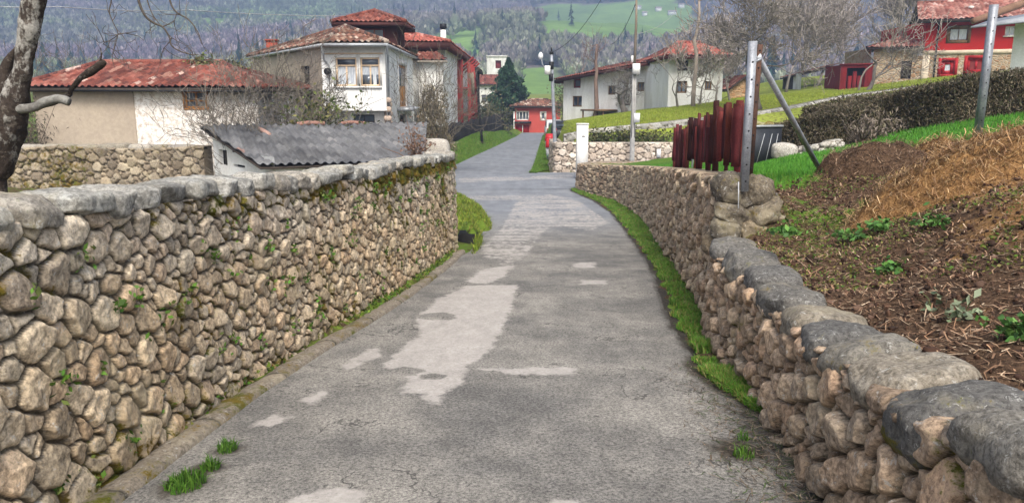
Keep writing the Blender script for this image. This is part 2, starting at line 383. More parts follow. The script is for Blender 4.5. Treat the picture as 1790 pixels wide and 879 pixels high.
class Path:
    def __init__(s, pts, step=.02):
        pts = np.array(pts, float); d = np.concatenate([[0], np.cumsum(np.linalg.norm(np.diff(pts, axis=0), axis=1))])
        # catmull-rom through the points
        P = np.vstack([2 * pts[0] - pts[1], pts, 2 * pts[-1] - pts[-2]]); out = []
        for i in range(len(pts) - 1):
            m = max(2, int((d[i + 1] - d[i]) / step)); t = np.linspace(0, 1, m, endpoint=False)[:, None]
            a, b, c, e = P[i:i + 4]
            out.append(.5 * ((2 * b) + (-a + c) * t + (2 * a - 5 * b + 4 * c - e) * t ** 2 + (-a + 3 * b - 3 * c + e) * t ** 3))
        s.p = np.vstack(out + [pts[-1:]]); s.s = np.concatenate([[0], np.cumsum(np.linalg.norm(np.diff(s.p, axis=0), axis=1))]); s.L = s.s[-1]
        t = np.gradient(s.p, axis=0); k = np.hanning(31); k /= k.sum()
        t = np.stack([np.convolve(np.pad(t[:, j], 15, mode='edge'), k, mode='valid') for j in (0, 1)], 1)
        s.t = t / np.linalg.norm(t, axis=1)[:, None]
    def at(s, u): return np.stack([np.interp(u, s.s, s.p[:, j]) for j in range(2)], -1)
    def tan(s, u):
        t = np.stack([np.interp(u, s.s, s.t[:, j]) for j in range(2)], -1); return t / np.linalg.norm(t, axis=-1)[..., None]
    def left(s, u): t = s.tan(u); return np.stack([-t[..., 1], t[..., 0]], -1)
    def s_of_y(s, y): return np.interp(y, s.p[:, 1], s.s)

def sites(L, Hm, size, r, aniso=1.25):
    """Stone centres by dart throwing with a local size; size(s,t) gives the stone diameter."""
    out = []; cell = {}; g = .12 if np.max(size(np.linspace(0, L, 50), np.full(50, .6))) > .13 else .08
    n = int(L * Hm / .012 ** 2 * .10 * max(1, (.14 / float(np.mean(size(np.linspace(0, L, 9), np.full(9, .6))))) ** 2))
    S = r.uniform(-.2, L + .2, n); T = r.uniform(-.15, Hm + .15, n)
    D = size(S, T) * r.choice([.45, .68, 1.0, 1.55], n, p=[.42, .29, .19, .10])
    o = np.argsort(-D + r.uniform(0, .11, n)); 
    for i in o:
        s, t, d = S[i], T[i], D[i]; ci, cj = int(s // g), int(t // g); ok = True; w = 3
        for a in range(ci - w, ci + w + 1):
            for b in range(cj - w, cj + w + 1):
                for (s2, t2, d2) in cell.get((a, b), ()):
                    m = (d + d2) * .5
                    if ((s - s2) / aniso) ** 2 + (t - t2) ** 2 < (m * .86) ** 2: ok = False; break
                if not ok: break
            if not ok: break
        if ok: cell.setdefault((ci, cj), []).append((s, t, d)); out.append((s, t, d))
    return np.array(out)

def stone_face(path, side, s0, s1, base, top, size, r, pal, depth=.06, us=None, dv=.014, thick=.5, moss=None, batter=.04, back=True, grey=None, lo=0., joint=(.10, .083, .06), tint=(1., 1., 1.)):
    """Dry stone wall: front displaced stone by stone, plain top and back. base(s), top(s): heights. side=+1: face to the left of the path."""
    Hm = float(np.max(top(np.linspace(s0, s1, 60)) - base(np.linspace(s0, s1, 60)))) + .1
    st = sites(s1 - s0, Hm, lambda S, T: size(S + s0, T), r); st[:, 0] += s0
    nst = len(st)
    u = us if us is not None else np.arange(s0, s1, .02)
    nv = int(Hm / dv) + 2; t = np.linspace(lo - .12, Hm, nv)
    b = base(u); h = top(u) - b
    tilt = r.normal(0, .22, (nst, 2)); hof = r.uniform(-.35, .35, nst); ci = r.integers(0, len(pal), nst); br = r.uniform(.72, 1.28, nst)
    palA = np.array(pal)
    U, T = np.meshgrid(u, t, indexing='ij'); 
    disp = np.zeros(U.shape); colr = np.zeros(U.shape + (4,)); order = np.argsort(st[:, 0]); st = st[order]; 
    B = 24
    for i in range(0, len(u), B):
        uu = U[i:i + B].ravel(); tt = T[i:i + B].ravel()
        w = fbm(P3(uu * 7, tt * 7, 3.3), 3, 3) * .034; w2 = fbm(P3(uu * 7, tt * 7, 9.1), 13, 3) * .034
        x = uu + w; y = tt + w2
        a = np.searchsorted(st[:, 0], uu.min() - .5); e = np.searchsorted(st[:, 0], uu.max() + .5)
        c = st[a:e]
        wt = (c[:, 2] * .5) ** 2 * .75
        d2 = ((x[:, None] - c[:, 0]) / 1.15) ** 2 + (y[:, None] - c[:, 1]) ** 2 - wt
        near = np.argsort(d2, axis=1)[:, :6] if d2.shape[1] < 7 else np.argpartition(d2, 5, axis=1)[:, :6]
        dn = np.take_along_axis(d2, near, 1); o = np.argsort(dn, axis=1); near = np.take_along_axis(near, o, 1); dn = np.take_along_axis(dn, o, 1)
        c0 = c[near[:, 0]]
        de = np.full(len(x), 9.)
        for k in range(1, near.shape[1]):
            ck = c[near[:, k]]; dist = np.hypot((c0[:, 0] - ck[:, 0]) / 1.15, c0[:, 1] - ck[:, 1]) + 1e-6
            de = np.minimum(de, (dn[:, k] - dn[:, 0]) / (2 * dist))
        idx = a + near[:, 0]
        wd = np.clip(c0[:, 2] * .17, .011, .030)
        gap = .006
        q = np.clip((de - gap) / wd, 0, 1); prof = (1 - (1 - q) ** 2.2) ** (1 / 1.5)
        til = (x - c0[:, 0]) * tilt[idx, 0] + (y - c0[:, 1]) * tilt[idx, 1]
        nz = fbm(P3(uu * 13, tt * 13, idx * 7.7), 21, 3) * .017
        disp[i:i + B] = (prof * (depth * np.clip(c0[:, 2] / .12, .6, 1.3) * (1 + hof[idx] * .55) + til * .6 + nz) - .012 * (1 - prof)).reshape(-1, nv)
        col = (palA[ci[idx]] * .6 + palA.mean(0) * .4) * br[idx][:, None] * tint
        col = np.where((q < .12)[:, None], np.array(joint), col)
        mo = moss(uu, tt, q) if moss is not None else np.zeros(len(uu))
        colr[i:i + B] = np.concatenate([col, mo[:, None]], 1).reshape(-1, nv, 4)
    hh = h[:, None]
    keep = np.minimum(T, hh)
    if grey is not None:
        g = grey(U, T, hh)[..., None]; lum = colr[..., :3].mean(-1, keepdims=True)
        colr[..., :3] = colr[..., :3] * (1 - g) + lum * np.array([.98, 1.0, 1.0]) * g
    n = path.left(u) * side; p = path.at(u)
    disp = disp * np.clip((hh - T) / .05 + .12, 0, 1) ** .5
    off = disp + batter * (1 - keep / np.maximum(hh, .1)); off = np.where(T > hh, np.maximum(np.minimum(off, .05) - (T - hh) * 2.2, -thick * .6), off)
    V = np.empty(U.shape + (3,))
    V[..., :2] = p[:, None] + n[:, None] * off[..., None]
    V[..., 2] = b[:, None] + keep
    mb = MB(); mb.grid(V, colr, flip=(side < 0))
    if back:
        tp = np.empty((len(u), 5, 3)); pb = p - n * thick
        f = V[:, -1]
        tp[:, 0] = f; tp[:, 1, :2] = p * .6 + pb * .4; tp[:, 2, :2] = p * .4 + pb * .6; tp[:, 3, :2] = pb; tp[:, 4, :2] = pb
        tp[:, 1:4, 2] = (b + h)[:, None]; tp[:, 4, 2] = b - .5
        cc = np.tile(np.append(palA.mean(0) * .8, .35), (len(u), 5, 1)); mb.grid(tp, cc, flip=(side < 0))
        for k, fl in ((0, False), (-1, True)):
            e = np.stack([V[k, ::6], np.concatenate([np.broadcast_to(pb[k], (len(V[k, ::6]), 2)), V[k, ::6, 2:3]], 1)], 0)
            mb.grid(e, np.tile(np.append(palA.mean(0), .2), e.shape[:2] + (1,)), flip=fl)
    return mb

def blades(pts, h, w, r, cols, lean=.5, curl=.5, two=True):
    """Grass blades: tapered bent strips standing on pts."""
    n = len(pts); h = np.broadcast_to(h, (n,)) * r.uniform(.55, 1.25, n); a = r.uniform(0, 2 * math.pi, n); la = r.uniform(0, 2 * math.pi, n)
    ln = np.abs(r.normal(0, lean, n)) * h
    side = np.stack([np.cos(a), np.sin(a), np.zeros(n)], 1) * (np.broadcast_to(w, (n,)) / 2)[:, None]
    dirn = np.stack([np.cos(la), np.sin(la), np.zeros(n)], 1)
    up = np.array([0, 0, 1.])
    m = pts + dirn * (ln * .35)[:, None] + up * (h * .6)[:, None]; t = pts + dirn * ln[:, None] + up * (h * np.clip(1 - curl * (ln / h) ** 2 * .4, .5, 1))[:, None]
    c = np.asarray(cols)[r.integers(0, len(cols), n)] * r.uniform(.7, 1.3, n)[:, None]
    mb = MB()
    if two:
        V = np.stack([pts - side, pts + side, m + side * .75, m - side * .75, t], 1)
        i = np.arange(n)[:, None] * 5
        C = np.repeat(c, 5, 0)
        mb.add(V.reshape(-1, 3), i + np.array([0, 1, 2, 3]), i + np.array([3, 2, 4]), C)
    else:
        V = np.stack([pts - side, pts + side, t], 1); i = np.arange(n)[:, None] * 3
        mb.add(V.reshape(-1, 3), None, i + np.array([0, 1, 2]), np.repeat(c, 3, 0))
    return mb
def leaves(ctr, size, r, cols, flat=.3, elong=1.8):
    """Small leaf faces scattered at ctr with random turn."""
    n = len(ctr); d = r.normal(size=(n, 3)); d[:, 2] = d[:, 2] * flat + .1; d /= np.linalg.norm(d, axis=1)[:, None]
    e = np.cross(d, r.normal(size=(n, 3))); e /= np.linalg.norm(e, axis=1)[:, None]
    s = (np.broadcast_to(size, (n,)) * r.uniform(.6, 1.4, n))[:, None]
    V = np.stack([ctr - d * s * elong / 2, ctr + e * s / 2, ctr + d * s * elong / 2, ctr - e * s / 2], 1)
    c = np.asarray(cols)[r.integers(0, len(cols), n)] * r.uniform(.65, 1.35, n)[:, None]
    mb = MB(); mb.add(V.reshape(-1, 3), np.arange(n)[:, None] * 4 + np.arange(4), None, np.repeat(c, 4, 0)); return mb

# roofs --------------------------------------------------------------
RED = [(.235, .075, .055), (.28, .105, .08), (.175, .055, .042), (.34, .18, .14), (.22, .09, .072), (.13, .048, .04), (.40, .27, .22)]
REDP = [.24, .2, .22, .05, .16, .12, .01]
OLD = [(.16, .075, .05), (.24, .12, .09), (.11, .06, .045), (.42, .34, .28), (.20, .09, .06), (.09, .06, .05), (.30, .2, .15)]
GREY = [(.125, .126, .132), (.145, .146, .152), (.108, .109, .116), (.16, .16, .163), (.13, .13, .134), (.2, .195, .195), (.24, .15, .125)]
GREYP = [.28, .25, .2, .12, .135, .01, .005]
PINK = [(.36, .16, .13), (.44, .24, .2), (.27, .1, .08), (.52, .36, .32), (.33, .14, .11), (.22, .08, .065), (.56, .44, .4)]
def tiles(mb, poly, r, pal=RED, pp=REDP, tw=.24, tl=.42, amp=.055, lift=.03, sub=6):
    """Barrel tiles over a convex sloped polygon whose first edge is the eave."""
    P = np.array(poly, float); A = P[0]; ux = P[1] - A; ux /= np.linalg.norm(ux)
    n = np.cross(ux, P[-1] - A); n /= np.linalg.norm(n)
    if n[2] < 0: n = -n
    vy = np.cross(n, ux)
    if (P[2:] - A).dot(vy).mean() < 0: vy = -vy
    q = np.stack([(P - A) @ ux, (P - A) @ vy], 1)
    u = np.arange(q[:, 0].min(), q[:, 0].max() + 1e-6, tw / sub)
    lo = np.full(len(u), np.inf); hi = np.full(len(u), -np.inf)
    for i in range(len(q)):
        a, b = q[i], q[(i + 1) % len(q)]
        if abs(a[0] - b[0]) < 1e-6: continue
        t = (u - a[0]) / (b[0] - a[0]); ok = (t >= -1e-6) & (t <= 1 + 1e-6); v = a[1] + (b[1] - a[1]) * t
        lo = np.where(ok, np.minimum(lo, v), lo); hi = np.where(ok, np.maximum(hi, v), hi)
    lo[~np.isfinite(lo)] = 0; hi[~np.isfinite(hi)] = 0
    rows = int(np.ceil(hi.max() / tl)) + 1; ts = int(u[-1] / tw) + 3
    v = np.array([[k * tl, (k + 1) * tl] for k in range(rows)]).ravel(); hl = np.tile([lift, 0.], rows)
    V = np.clip(v[None], lo[:, None], hi[:, None])
    ph = (u / tw) % 1; prof = np.where(ph < .62, np.sin(ph / .62 * math.pi) * 1.0, -.35 * np.sin((ph - .62) / .38 * math.pi)) * amp
    jit = r.normal(0, .007, (ts, rows)); ti = (u / tw).astype(int)
    H = prof[:, None] + hl[None] + np.repeat(jit[ti], 2, 1)
    # slow sag of an old roof
    H = H + .014 * np.sin(u * 1.1 + r.uniform(0, 6))[:, None]
    pts = A + ux * u[:, None, None] + vy * V[..., None] + n * H[..., None]
    cid = r.choice(len(pal), (ts, rows), p=pp); C = np.array(pal)[cid] * r.uniform(.8, 1.2, (ts, rows, 1))
    st = fbm(P3(*np.meshgrid(np.arange(ts) * .18, np.arange(rows) * .18, indexing='ij'), z=float(r.uniform(0, 50))), 4, 3).reshape(ts, rows, 1)
    C = C * (1 + .45 * st); col = np.repeat(C[ti], 2, 1)
    a, b = pts.shape[:2]; i = np.arange(a - 1)[:, None] * b; j = np.arange(b - 1)[None]
    qd = np.stack([i + j, i + b + j, i + b + j + 1, i + j + 1], -1).reshape(-1, 4)
    fl = pts.reshape(-1, 3); ar = np.linalg.norm(np.cross(fl[qd[:, 2]] - fl[qd[:, 0]], fl[qd[:, 3]] - fl[qd[:, 1]]), axis=1)
    qd = qd[ar > 1e-5]
    mb.add(fl, qd, c=col.reshape(-1, 3)); return mb
def ridge(mb, a, b, r, pal=RED, pp=REDP, rad=.11, tl=.42):
    a = np.array(a, float); b = np.array(b, float); L = np.linalg.norm(b - a); k = max(1, int(L / tl))
    for i in range(k):
        p = a + (b - a) * i / k; q = a + (b - a) * (i + 1.12) / k
        mb.tube([p + [0, 0, .02], q + [0, 0, .05]], [rad * 1.08, rad * .9], 8, c=np.array(pal[r.choice(len(pal), p=pp)]) * r.uniform(.8, 1.2))
def slab(mb, poly, t=.12, drop=.05):
    """The boarded underside of a roof plane."""
    P = np.array(poly, float) - [0, 0, drop]; k = len(P); v = np.vstack([P, P - [0, 0, t]])
    q = [(i, (i + 1) % k, k + (i + 1) % k, k + i) for i in range(k)]
    if k == 4: return mb.add(v, q + [(3, 2, 1, 0), (4, 5, 6, 7)])
    return mb.add(v, q, [(2, 1, 0), (3, 4, 5)])

class Fr:
    """A wall plane: origin on the ground plan, u along the wall, v into the building."""
    def __init__(s, a, b):
        s.a = np.array(a, float)[:2]; d = np.array(b, float)[:2] - s.a; s.L = float(np.linalg.norm(d)); s.u = d / s.L; s.v = np.array([-s.u[1], s.u[0]])
    def __call__(s, u, v, z): return np.array([*(s.a + s.u * u + s.v * v), z])
    def M(s, p): p = np.asarray(p); return np.concatenate([s.a + p[:, :1] * s.u + p[:, 1:2] * s.v, p[:, 2:]], 1)
    def u_at(s, px):
        """Where the sight line of picture column px meets the wall."""
        k = (px - 895) / F  # x = k * d with d the depth along the axis near the horizon row
        kk = ray(px, 170)[0] / ray(px, 170)[1]
        return float((kk * s.a[1] - s.a[0]) / (s.u[0] - kk * s.u[1]))
    def z_at(s, u, py): return zat(float((s.a + s.u * u)[1]), py)
def wall(mb, fr, u0, u1, z0, z1, holes=(), rev=.2, thick=None, z1b=None, subdiv=0):
    """A wall face with real openings and their reveals; holes = (ua, ub, za, zb)."""
    us = sorted({u0, u1, *[h[0] for h in holes], *[h[1] for h in holes]}); zs = sorted({z0, z1, *[h[2] for h in holes], *[h[3] for h in holes]})
    us = [x for x in us if u0 <= x <= u1]; zs = [x for x in zs if z0 <= x <= z1]
    top = lambda u: z1 if z1b is None else z1 + (z1b - z1) * (u - u0) / (u1 - u0)
    for i in range(len(us) - 1):
        for j in range(len(zs) - 1):
            cu, cz = (us[i] + us[i + 1]) / 2, (zs[j] + zs[j + 1]) / 2
            if any(h[0] < cu < h[1] and h[2] < cz < h[3] for h in holes): continue
            za, zb = zs[j], zs[j + 1]; l = j == len(zs) - 2
            mb.quad(fr(us[i], 0, za), fr(us[i + 1], 0, za), fr(us[i + 1], 0, top(us[i + 1]) if l else zb), fr(us[i], 0, top(us[i]) if l else zb))
    for a, b, c, d in holes:
        mb.quad(fr(a, 0, c), fr(a, 0, d), fr(a, rev, d), fr(a, rev, c)); mb.quad(fr(b, 0, d), fr(b, 0, c), fr(b, rev, c), fr(b, rev, d))
        mb.quad(fr(a, 0, d), fr(b, 0, d), fr(b, rev, d), fr(a, rev, d)); mb.quad(fr(b, 0, c), fr(a, 0, c), fr(a, rev, c), fr(b, rev, c))
    return mb
def window(root, fr, h, frame='wood_cream', pane='glass', v=.10, cols=2, rows=1, bar=.07, transom=None, name='window', surround=None, sw=.12, label=None, sill=None):
    """Sash with bars in opening h, the pane its sub-part."""
    a, b, c, d = h; mb = MB(); e = .003
    def bx(u0, u1, z0, z1, v0=v, v1=v + .06): mb.box((u0, v0, z0), (u1, v1, z1), M=fr.M)
    bx(a + e, a + bar, c + e, d - e); bx(b - bar, b - e, c + e, d - e); bx(a + bar, b - bar, c + e, c + bar); bx(a + bar, b - bar, d - bar, d - e)
    top = d - bar
    if transom: bx(a + bar, b - bar, transom - bar / 2, transom + bar / 2); top = transom - bar / 2
    for i in range(1, cols):
        u = a + (b - a) * i / cols; bx(u - bar * .45, u + bar * .45, c + bar, top, v + .004, v + .056)
    for j in range(1, rows):
        z = c + (top - c) * j / rows; bx(a + bar, b - bar, z - bar * .35, z + bar * .35, v + .008, v + .052)
    o = mb.build(name, MT[frame], root)
    if label: o['label'] = label
    p = MB(); p.quad(fr(a + .01, v + .035, c + .01), fr(b - .01, v + .035, c + .01), fr(b - .01, v + .035, d - .01), fr(a + .01, v + .035, d - .01))
    p.build('pane', MT[pane], o)
    if surround:
        s = MB()
        for (u0, u1, z0, z1) in ((a - sw, a, c - sw, d + sw), (b, b + sw, c - sw, d + sw), (a, b, d, d + sw), (a, b, c - sw, c)):
            s.box((u0, -.025, z0), (u1, .02, z1), M=fr.M)
        s.build('surround', MT[surround], o)
    if sill:
        s = MB(); s.box((a - .1, -.12, c - .07), (b + .1, .06, c - .002), M=fr.M); s.build('sill', MT[sill], o)
    return o
def door(root, fr, h, mat='wood_dark', v=.1, name='door', planks=4):
    a, b, c, d = h; mb = MB(); w = (b - a) / planks
    for i in range(planks): mb.box((a + i * w + .004, v, c), (a + (i + 1) * w - .004, v + .05 + .008 * (i % 2), d - .003), M=fr.M)
    return mb.build(name, MT[mat], root)

# bare trees ---------------------------------------------------------
def grow(r, base, d, L, rad, depth, spread=.55, up=.18, kids=(2, 4), shrink=.72, wob=.18, out=None, lvl=0, minr=.006, seg=4):
    """Recursive limbs; returns a list of (level, points, radii)."""
    if out is None: out = []
    pts = [np.array(base, float)]; d = np.array(d, float); d /= np.linalg.norm(d); rr = [rad]; dirs = [d]
    for i in range(seg):
        d = d + r.normal(0, wob, 3) + np.array([0, 0, up * .4]); d /= np.linalg.norm(d)
        pts.append(pts[-1] + d * L / seg); rr.append(max(minr, rad * (1 - .5 * (i + 1) / seg))); dirs.append(d)
    out.append((lvl, np.array(pts), np.array(rr)))
    if depth > 0:
        k = r.integers(kids[0], kids[1] + 1)
        for c in range(k):
            i = seg if c == 0 else int(r.integers(max(1, seg // 2), seg + 1))
            nd = dirs[i] + r.normal(0, spread, 3) + np.array([0, 0, up]); nd /= np.linalg.norm(nd)
            grow(r, pts[i], nd, L * shrink * r.uniform(.75, 1.2), max(minr, rr[i] * (.85 if c == 0 else .62)), depth - 1, spread, up, kids, shrink, wob, out, lvl + 1, minr, seg)
    return out
def bare_tree(name, label, base, h, rad, r, depth=6, col=(.20, .175, .155), group=None, split=1, cat='tree', **k):
    root = thing0(name, label, cat, base, group)
    segs = grow(r, np.array(base) - [0, 0, .15], (r.normal(0, .05), r.normal(0, .05), 1), h, rad, depth, **k)
    a, b = MB(), MB(); col = np.array(col)
    for lv, p, q in segs:
        c = col * (1 + .08 * lv) * r.uniform(.8, 1.2)
        (a if lv <= split else b).tube(p, q, 8 if lv <= split else (4 if lv < 4 else 3), c=c, cap=lv <= split)
    a.build('trunk', MT['twig'], root, smooth=True)
    if b.n: b.build('crown', MT['twig'], root, smooth=True)
    return root
def shrub(name, label, base, h, rad, r, n=9, depth=4, col=(.19, .165, .135), group=None, cat='shrub', lean=.35, **k):
    root = thing0(name, label, cat, base, group); a, b = MB(), MB()
    for i in range(n):
        p = np.array(base) + [r.normal(0, rad * .45), r.normal(0, rad * .35), -.1]
        for lv, q, w in grow(r, p, (r.normal(0, lean), r.normal(0, lean), 1), h * r.uniform(.35, .6), .03 * r.uniform(.6, 1.3), depth, kids=(2, 3), seg=3, minr=.008, **k):
            (a if lv == 0 else b).tube(q, w, 5 if lv == 0 else 3, c=np.array(col) * r.uniform(.7, 1.3), cap=False)
    a.build('stem', MT['twig'], root, smooth=True); b.build('crown', MT['twig'], root, smooth=True); return root
# ------------------------------------------------------------------ walls beside the lane
LW = Path([(-2.30, .2), (-2.24, 1.2), (-2.19, 2.2), (-2.14, 3.48), (-2.10, 4.26), (-2.04, 5.34), (-1.86, 7.2), (-1.66, 8.78), (-1.40, 11.44), (-1.19, 14.6), (-1.20, 15.7), (-1.45, 16.3), (-2.1, 16.55)])
def lw_y(s): return LW.at(s)[..., 1]
LTY, LTZ = [0, 3.48, 4.26, 5.34, 7.2, 8.78, 11.44, 15.42, 18], [1.5, 1.24, 1.18, 1.115, .98, .895, .79, .60, .5]
def l_top(s): return np.interp(lw_y(s), LTY, LTZ)
def l_base(s): return rz(lw_y(s)) - .02
RLW = Path([(1.42, .6), (1.50, 1.6), (1.56, 2.6), (1.63, 3.74), (1.78, 5.16), (1.89, 6.72), (2.06, 7.62)])
RUW = Path([(2.08, 7.66), (2.42, 9.84), (2.79, 13.18), (3.42, 18.64), (3.62, 22.4), (3.36, 26.2), (2.62, 28.9), (2.75, 30.0), (4.2, 30.6), (9, 30.9), (16, 31.2)])
def rl_top(s): return np.interp(RLW.at(s)[..., 1], [0, 1, 2.1, 2.9, 3.74, 5.16, 6.72, 7.6], [.92, .80, .68, .56, .46, .37, .33, .31])
def ru_top(s): return np.interp(RUW.at(s)[..., 1] + np.maximum(0, RUW.at(s)[..., 0] - 3.7) * .05, [7.58, 9.84, 13.18, 18.64, 23, 29.3, 33], [.88, .73, .48, .03, -.33, -.83, -.8])
def steps(path, s0, s1, lo=.007, k=.0021):
    s = s0; out = []
    while s < s1:
        p = path.at(s); out.append(s); s += max(lo, k * math.hypot(p[0], p[1]))
    return np.array(out + [s1])
PALL = [(.44, .355, .265), (.50, .415, .315), (.37, .30, .225), (.48, .36, .255), (.42, .37, .305), (.56, .475, .37), (.45, .33, .235), (.39, .355, .305)]
PALR = [(.30, .235, .185), (.36, .29, .235), (.24, .19, .155), (.34, .245, .185), (.27, .24, .21), (.38, .32, .26)]

def moss_left(u, t, q):
    y = lw_y(u); h = l_top(u) - .2 - l_base(u)
    n = fbm(P3(u * 1.1, t * 1.6), 55, 4)
    m = .09 + .44 * np.exp(-((h - t) / .15) ** 2) * sstep(3.5, 8, y) + .20 * np.exp(-((h - t) / .5) ** 2) * sstep(8, 14, y) + .2 * np.exp(-(t / .12) ** 2) + n * .52
    return np.clip(m + (1 - q) * .16, 0, .72)
wl = thing0('stone_wall', 'long tan dry stone wall with pale rounded coping along the left lane edge', 'wall', (-2.0, 5, rz(5)))
us = steps(LW, .1, LW.L - .2, .0055, .0016)
def size_left(S, T):
    return .108 + .030 * sstep(5.0, 2.8, np.interp(S, LW.s, LW.p[:, 1])) + .03 * sstep(.5, 0, T) * sstep(6, 3.5, np.interp(S, LW.s, LW.p[:, 1]))
m = stone_face(LW, -1, .1, LW.L - .05, l_base, lambda s: l_top(s) - .135, size_left, np.random.default_rng(11), PALL, joint=(.125, .10, .07), tint=(1.08, 1.02, .90), depth=.025, us=us, dv=.0075, thick=.5, moss=moss_left,
    grey=lambda U, T, h: np.clip(-.02 + .40 * sstep(.5, .95, T / np.maximum(h, .1)) + .25 * fbm(P3(U * .8, T * .8), 5, 3).reshape(U.shape), 0, .9))
m.build('stone_face', MT['stone'], wl, smooth=True)
def coping(root, path, side, bounds, topf, width, thick, seed, cols, moss=.1, over=.06, mat='stone', n=16, k=4.5, amp=.075, chops=3, lift=0., yaw=.03, fit=1.03):
    r = np.random.default_rng(seed)
    for i in range(len(bounds) - 1):
        a, b = bounds[i], bounds[i + 1]; L = (b - a) * fit; c = (a + b) / 2; p = path.at(c); t = path.tan(c); nn = path.left(c) * side
        w = width * r.uniform(.9, 1.12); th = thick * r.uniform(.86, 1.25)
        V, Q = rock((L, w, th), seed * 31 + i, n, k, amp, 2.0, chops)
        za = topf(a); zb = topf(b); tl = (zb - za) / max(L, .05) * .9; ang = r.normal(0, yaw); rol = r.normal(0, .06)
        V[:, 2] += V[:, 0] * tl + V[:, 1] * rol
        x = V[:, 0] * math.cos(ang) - V[:, 1] * math.sin(ang); y = V[:, 0] * math.sin(ang) + V[:, 1] * math.cos(ang)
        cy = -w / 2 + over + r.normal(0, .015)
        W = np.stack([p[0] + t[0] * x + nn[0] * (y + cy), p[1] + t[1] * x + nn[1] * (y + cy), V[:, 2] + (za + zb) / 2 - th / 2 + r.normal(0, .012) + lift], 1)
        cc = np.array(cols[r.integers(0, len(cols))]) * r.uniform(.85, 1.15)
        mo = np.clip(moss + .35 * fbm(W * 2.5, 7, 3) + .22 * (V[:, 2] < -th * .25), 0, .6)
        mb = MB(); mb.add(W, Q if side < 0 else Q[:, ::-1], c=np.concatenate([np.tile(cc, (len(W), 1)), mo[:, None]], 1))
        mb.build('coping_stone', MT[mat], root, smooth=True)
r = np.random.default_rng(5); bd = [.1]
while bd[-1] < LW.L - .75: bd.append(bd[-1] + r.uniform(.17, .42) * (1.0 if bd[-1] > 3 else 1.25))
GREYC = [(.27, .265, .245), (.32, .31, .285), (.23, .225, .21), (.29, .265, .23)]
coping(wl, LW, -1, bd, lambda s: l_top(s) - .02, .44, .135, 3, GREYC, moss=.0, n=16, k=5.5, amp=.12, over=.05, chops=7)

wr = thing0('low_stone_wall', 'low rough dry stone wall with big dark coping slabs beside the dirt bank', 'wall', (1.7, 4.5, rz(4.5)))
us = steps(RLW, 0, RLW.L, .006, .0017)
rl_base = lambda s: rz(RLW.at(s)[..., 1]) - .02
def moss_right(u, t, q): return np.clip(.03 + .40 * fbm(P3(u * 1.6, t * 1.6), 61, 4) + (1 - q) * .10, 0, .6)
m = stone_face(RLW, 1, 0, RLW.L, rl_base, lambda s: rl_top(s) - .09, lambda S, T: .112 + .035 * sstep(4.5, 2.5, np.interp(S, RLW.s, RLW.p[:, 1])), np.random.default_rng(23), PALR, tint=(1.10, 1.02, .90), depth=.062, us=us, dv=.0085, thick=.45, moss=moss_right)
m.build('stone_face', MT['stone'], wr, smooth=True)
DARKC = [(.135, .128, .118), (.18, .168, .148), (.115, .111, .106), (.21, .185, .15)]
bd = [float(RLW.s_of_y(y)) for y in (.7, 1.35, 2.0, 2.55, 3.05, 3.5, 3.85, 4.3, 4.72, 5.45, 5.95, 6.75, 7.5)]
coping(wr, RLW, 1, bd, lambda s: float(rl_top(s)) - .0, .44, .235, 17, DARKC, moss=.08, over=.07, n=16, k=3.3, amp=.13, chops=6, fit=.98, yaw=.09)

wu = thing0('tall_stone_wall', 'tall brown dry stone wall under the red slat fence curving to the junction', 'wall', (2.9, 14, rz(14)))
us = steps(RUW, 0, RUW.L, k=.0023)
ru_base = lambda s: rz(RUW.at(s)[..., 1]) - .02
m = stone_face(RUW, 1, 0, RUW.L, ru_base, lambda s: ru_top(s) - .02, lambda S, T: .118 + .04 * sstep(10, 22, S), np.random.default_rng(29), PALR + [(.42, .36, .28)] * 2, tint=(1.10, 1.02, .90), depth=.06, us=us, dv=.0105, thick=.45,
    moss=lambda u, t, q: np.clip(.0 + .34 * fbm(P3(u * 1.2, t * 1.6), 71, 4) + .14 * np.exp(-(t / .1) ** 2) + (1 - q) * .08, 0, .5))
m.build('stone_face', MT['stone'], wu, smooth=True)
# dark rough boulders at the near end of the tall wall
for i, (dx, y, z, sx, sy, sz) in enumerate([(.10, 7.66, .76, .30, .34, .26), (.36, 7.64, .74, .28, .34, .28), (.22, 7.60, .62, .30, .2, .12), (.04, 7.56, .20, .3, .3, .2), (.12, 7.55, .52, .32, .3, .16), (.40, 7.55, .55, .30, .3, .20), (.05, 7.5, .36, .26, .28, .22), (.30, 7.5, .36, .28, .26, .18),
        (.52, 7.62, .38, .24, .24, .22), (.62, 7.5, .30, .26, .22, .2), (.48, 7.75, .60, .22, .26, .22), (.78, 7.62, .36, .22, .2, .16)]):
    V, Q = rock((sx * 1.1, sy * 1.1, sz * 1.2), 400 + i, 16, 3.3, .17, 2.6, 7); q_ = .5 * math.sin(i * 2.7); w_ = .3 * math.sin(i * 4.1); V = np.stack([V[:, 0] * math.cos(q_) - V[:, 1] * math.sin(q_), V[:, 0] * math.sin(q_) + V[:, 1] * math.cos(q_), V[:, 2] + V[:, 0] * w_], 1); mb = MB()
    mb.add(V + [2.06 + dx, y, z], Q, c=(*(np.array(DARKC[i % 4]) * [.78, .70, .60]), .22)); mb.build('corner_stone', MT['stone'], wu, smooth=True)

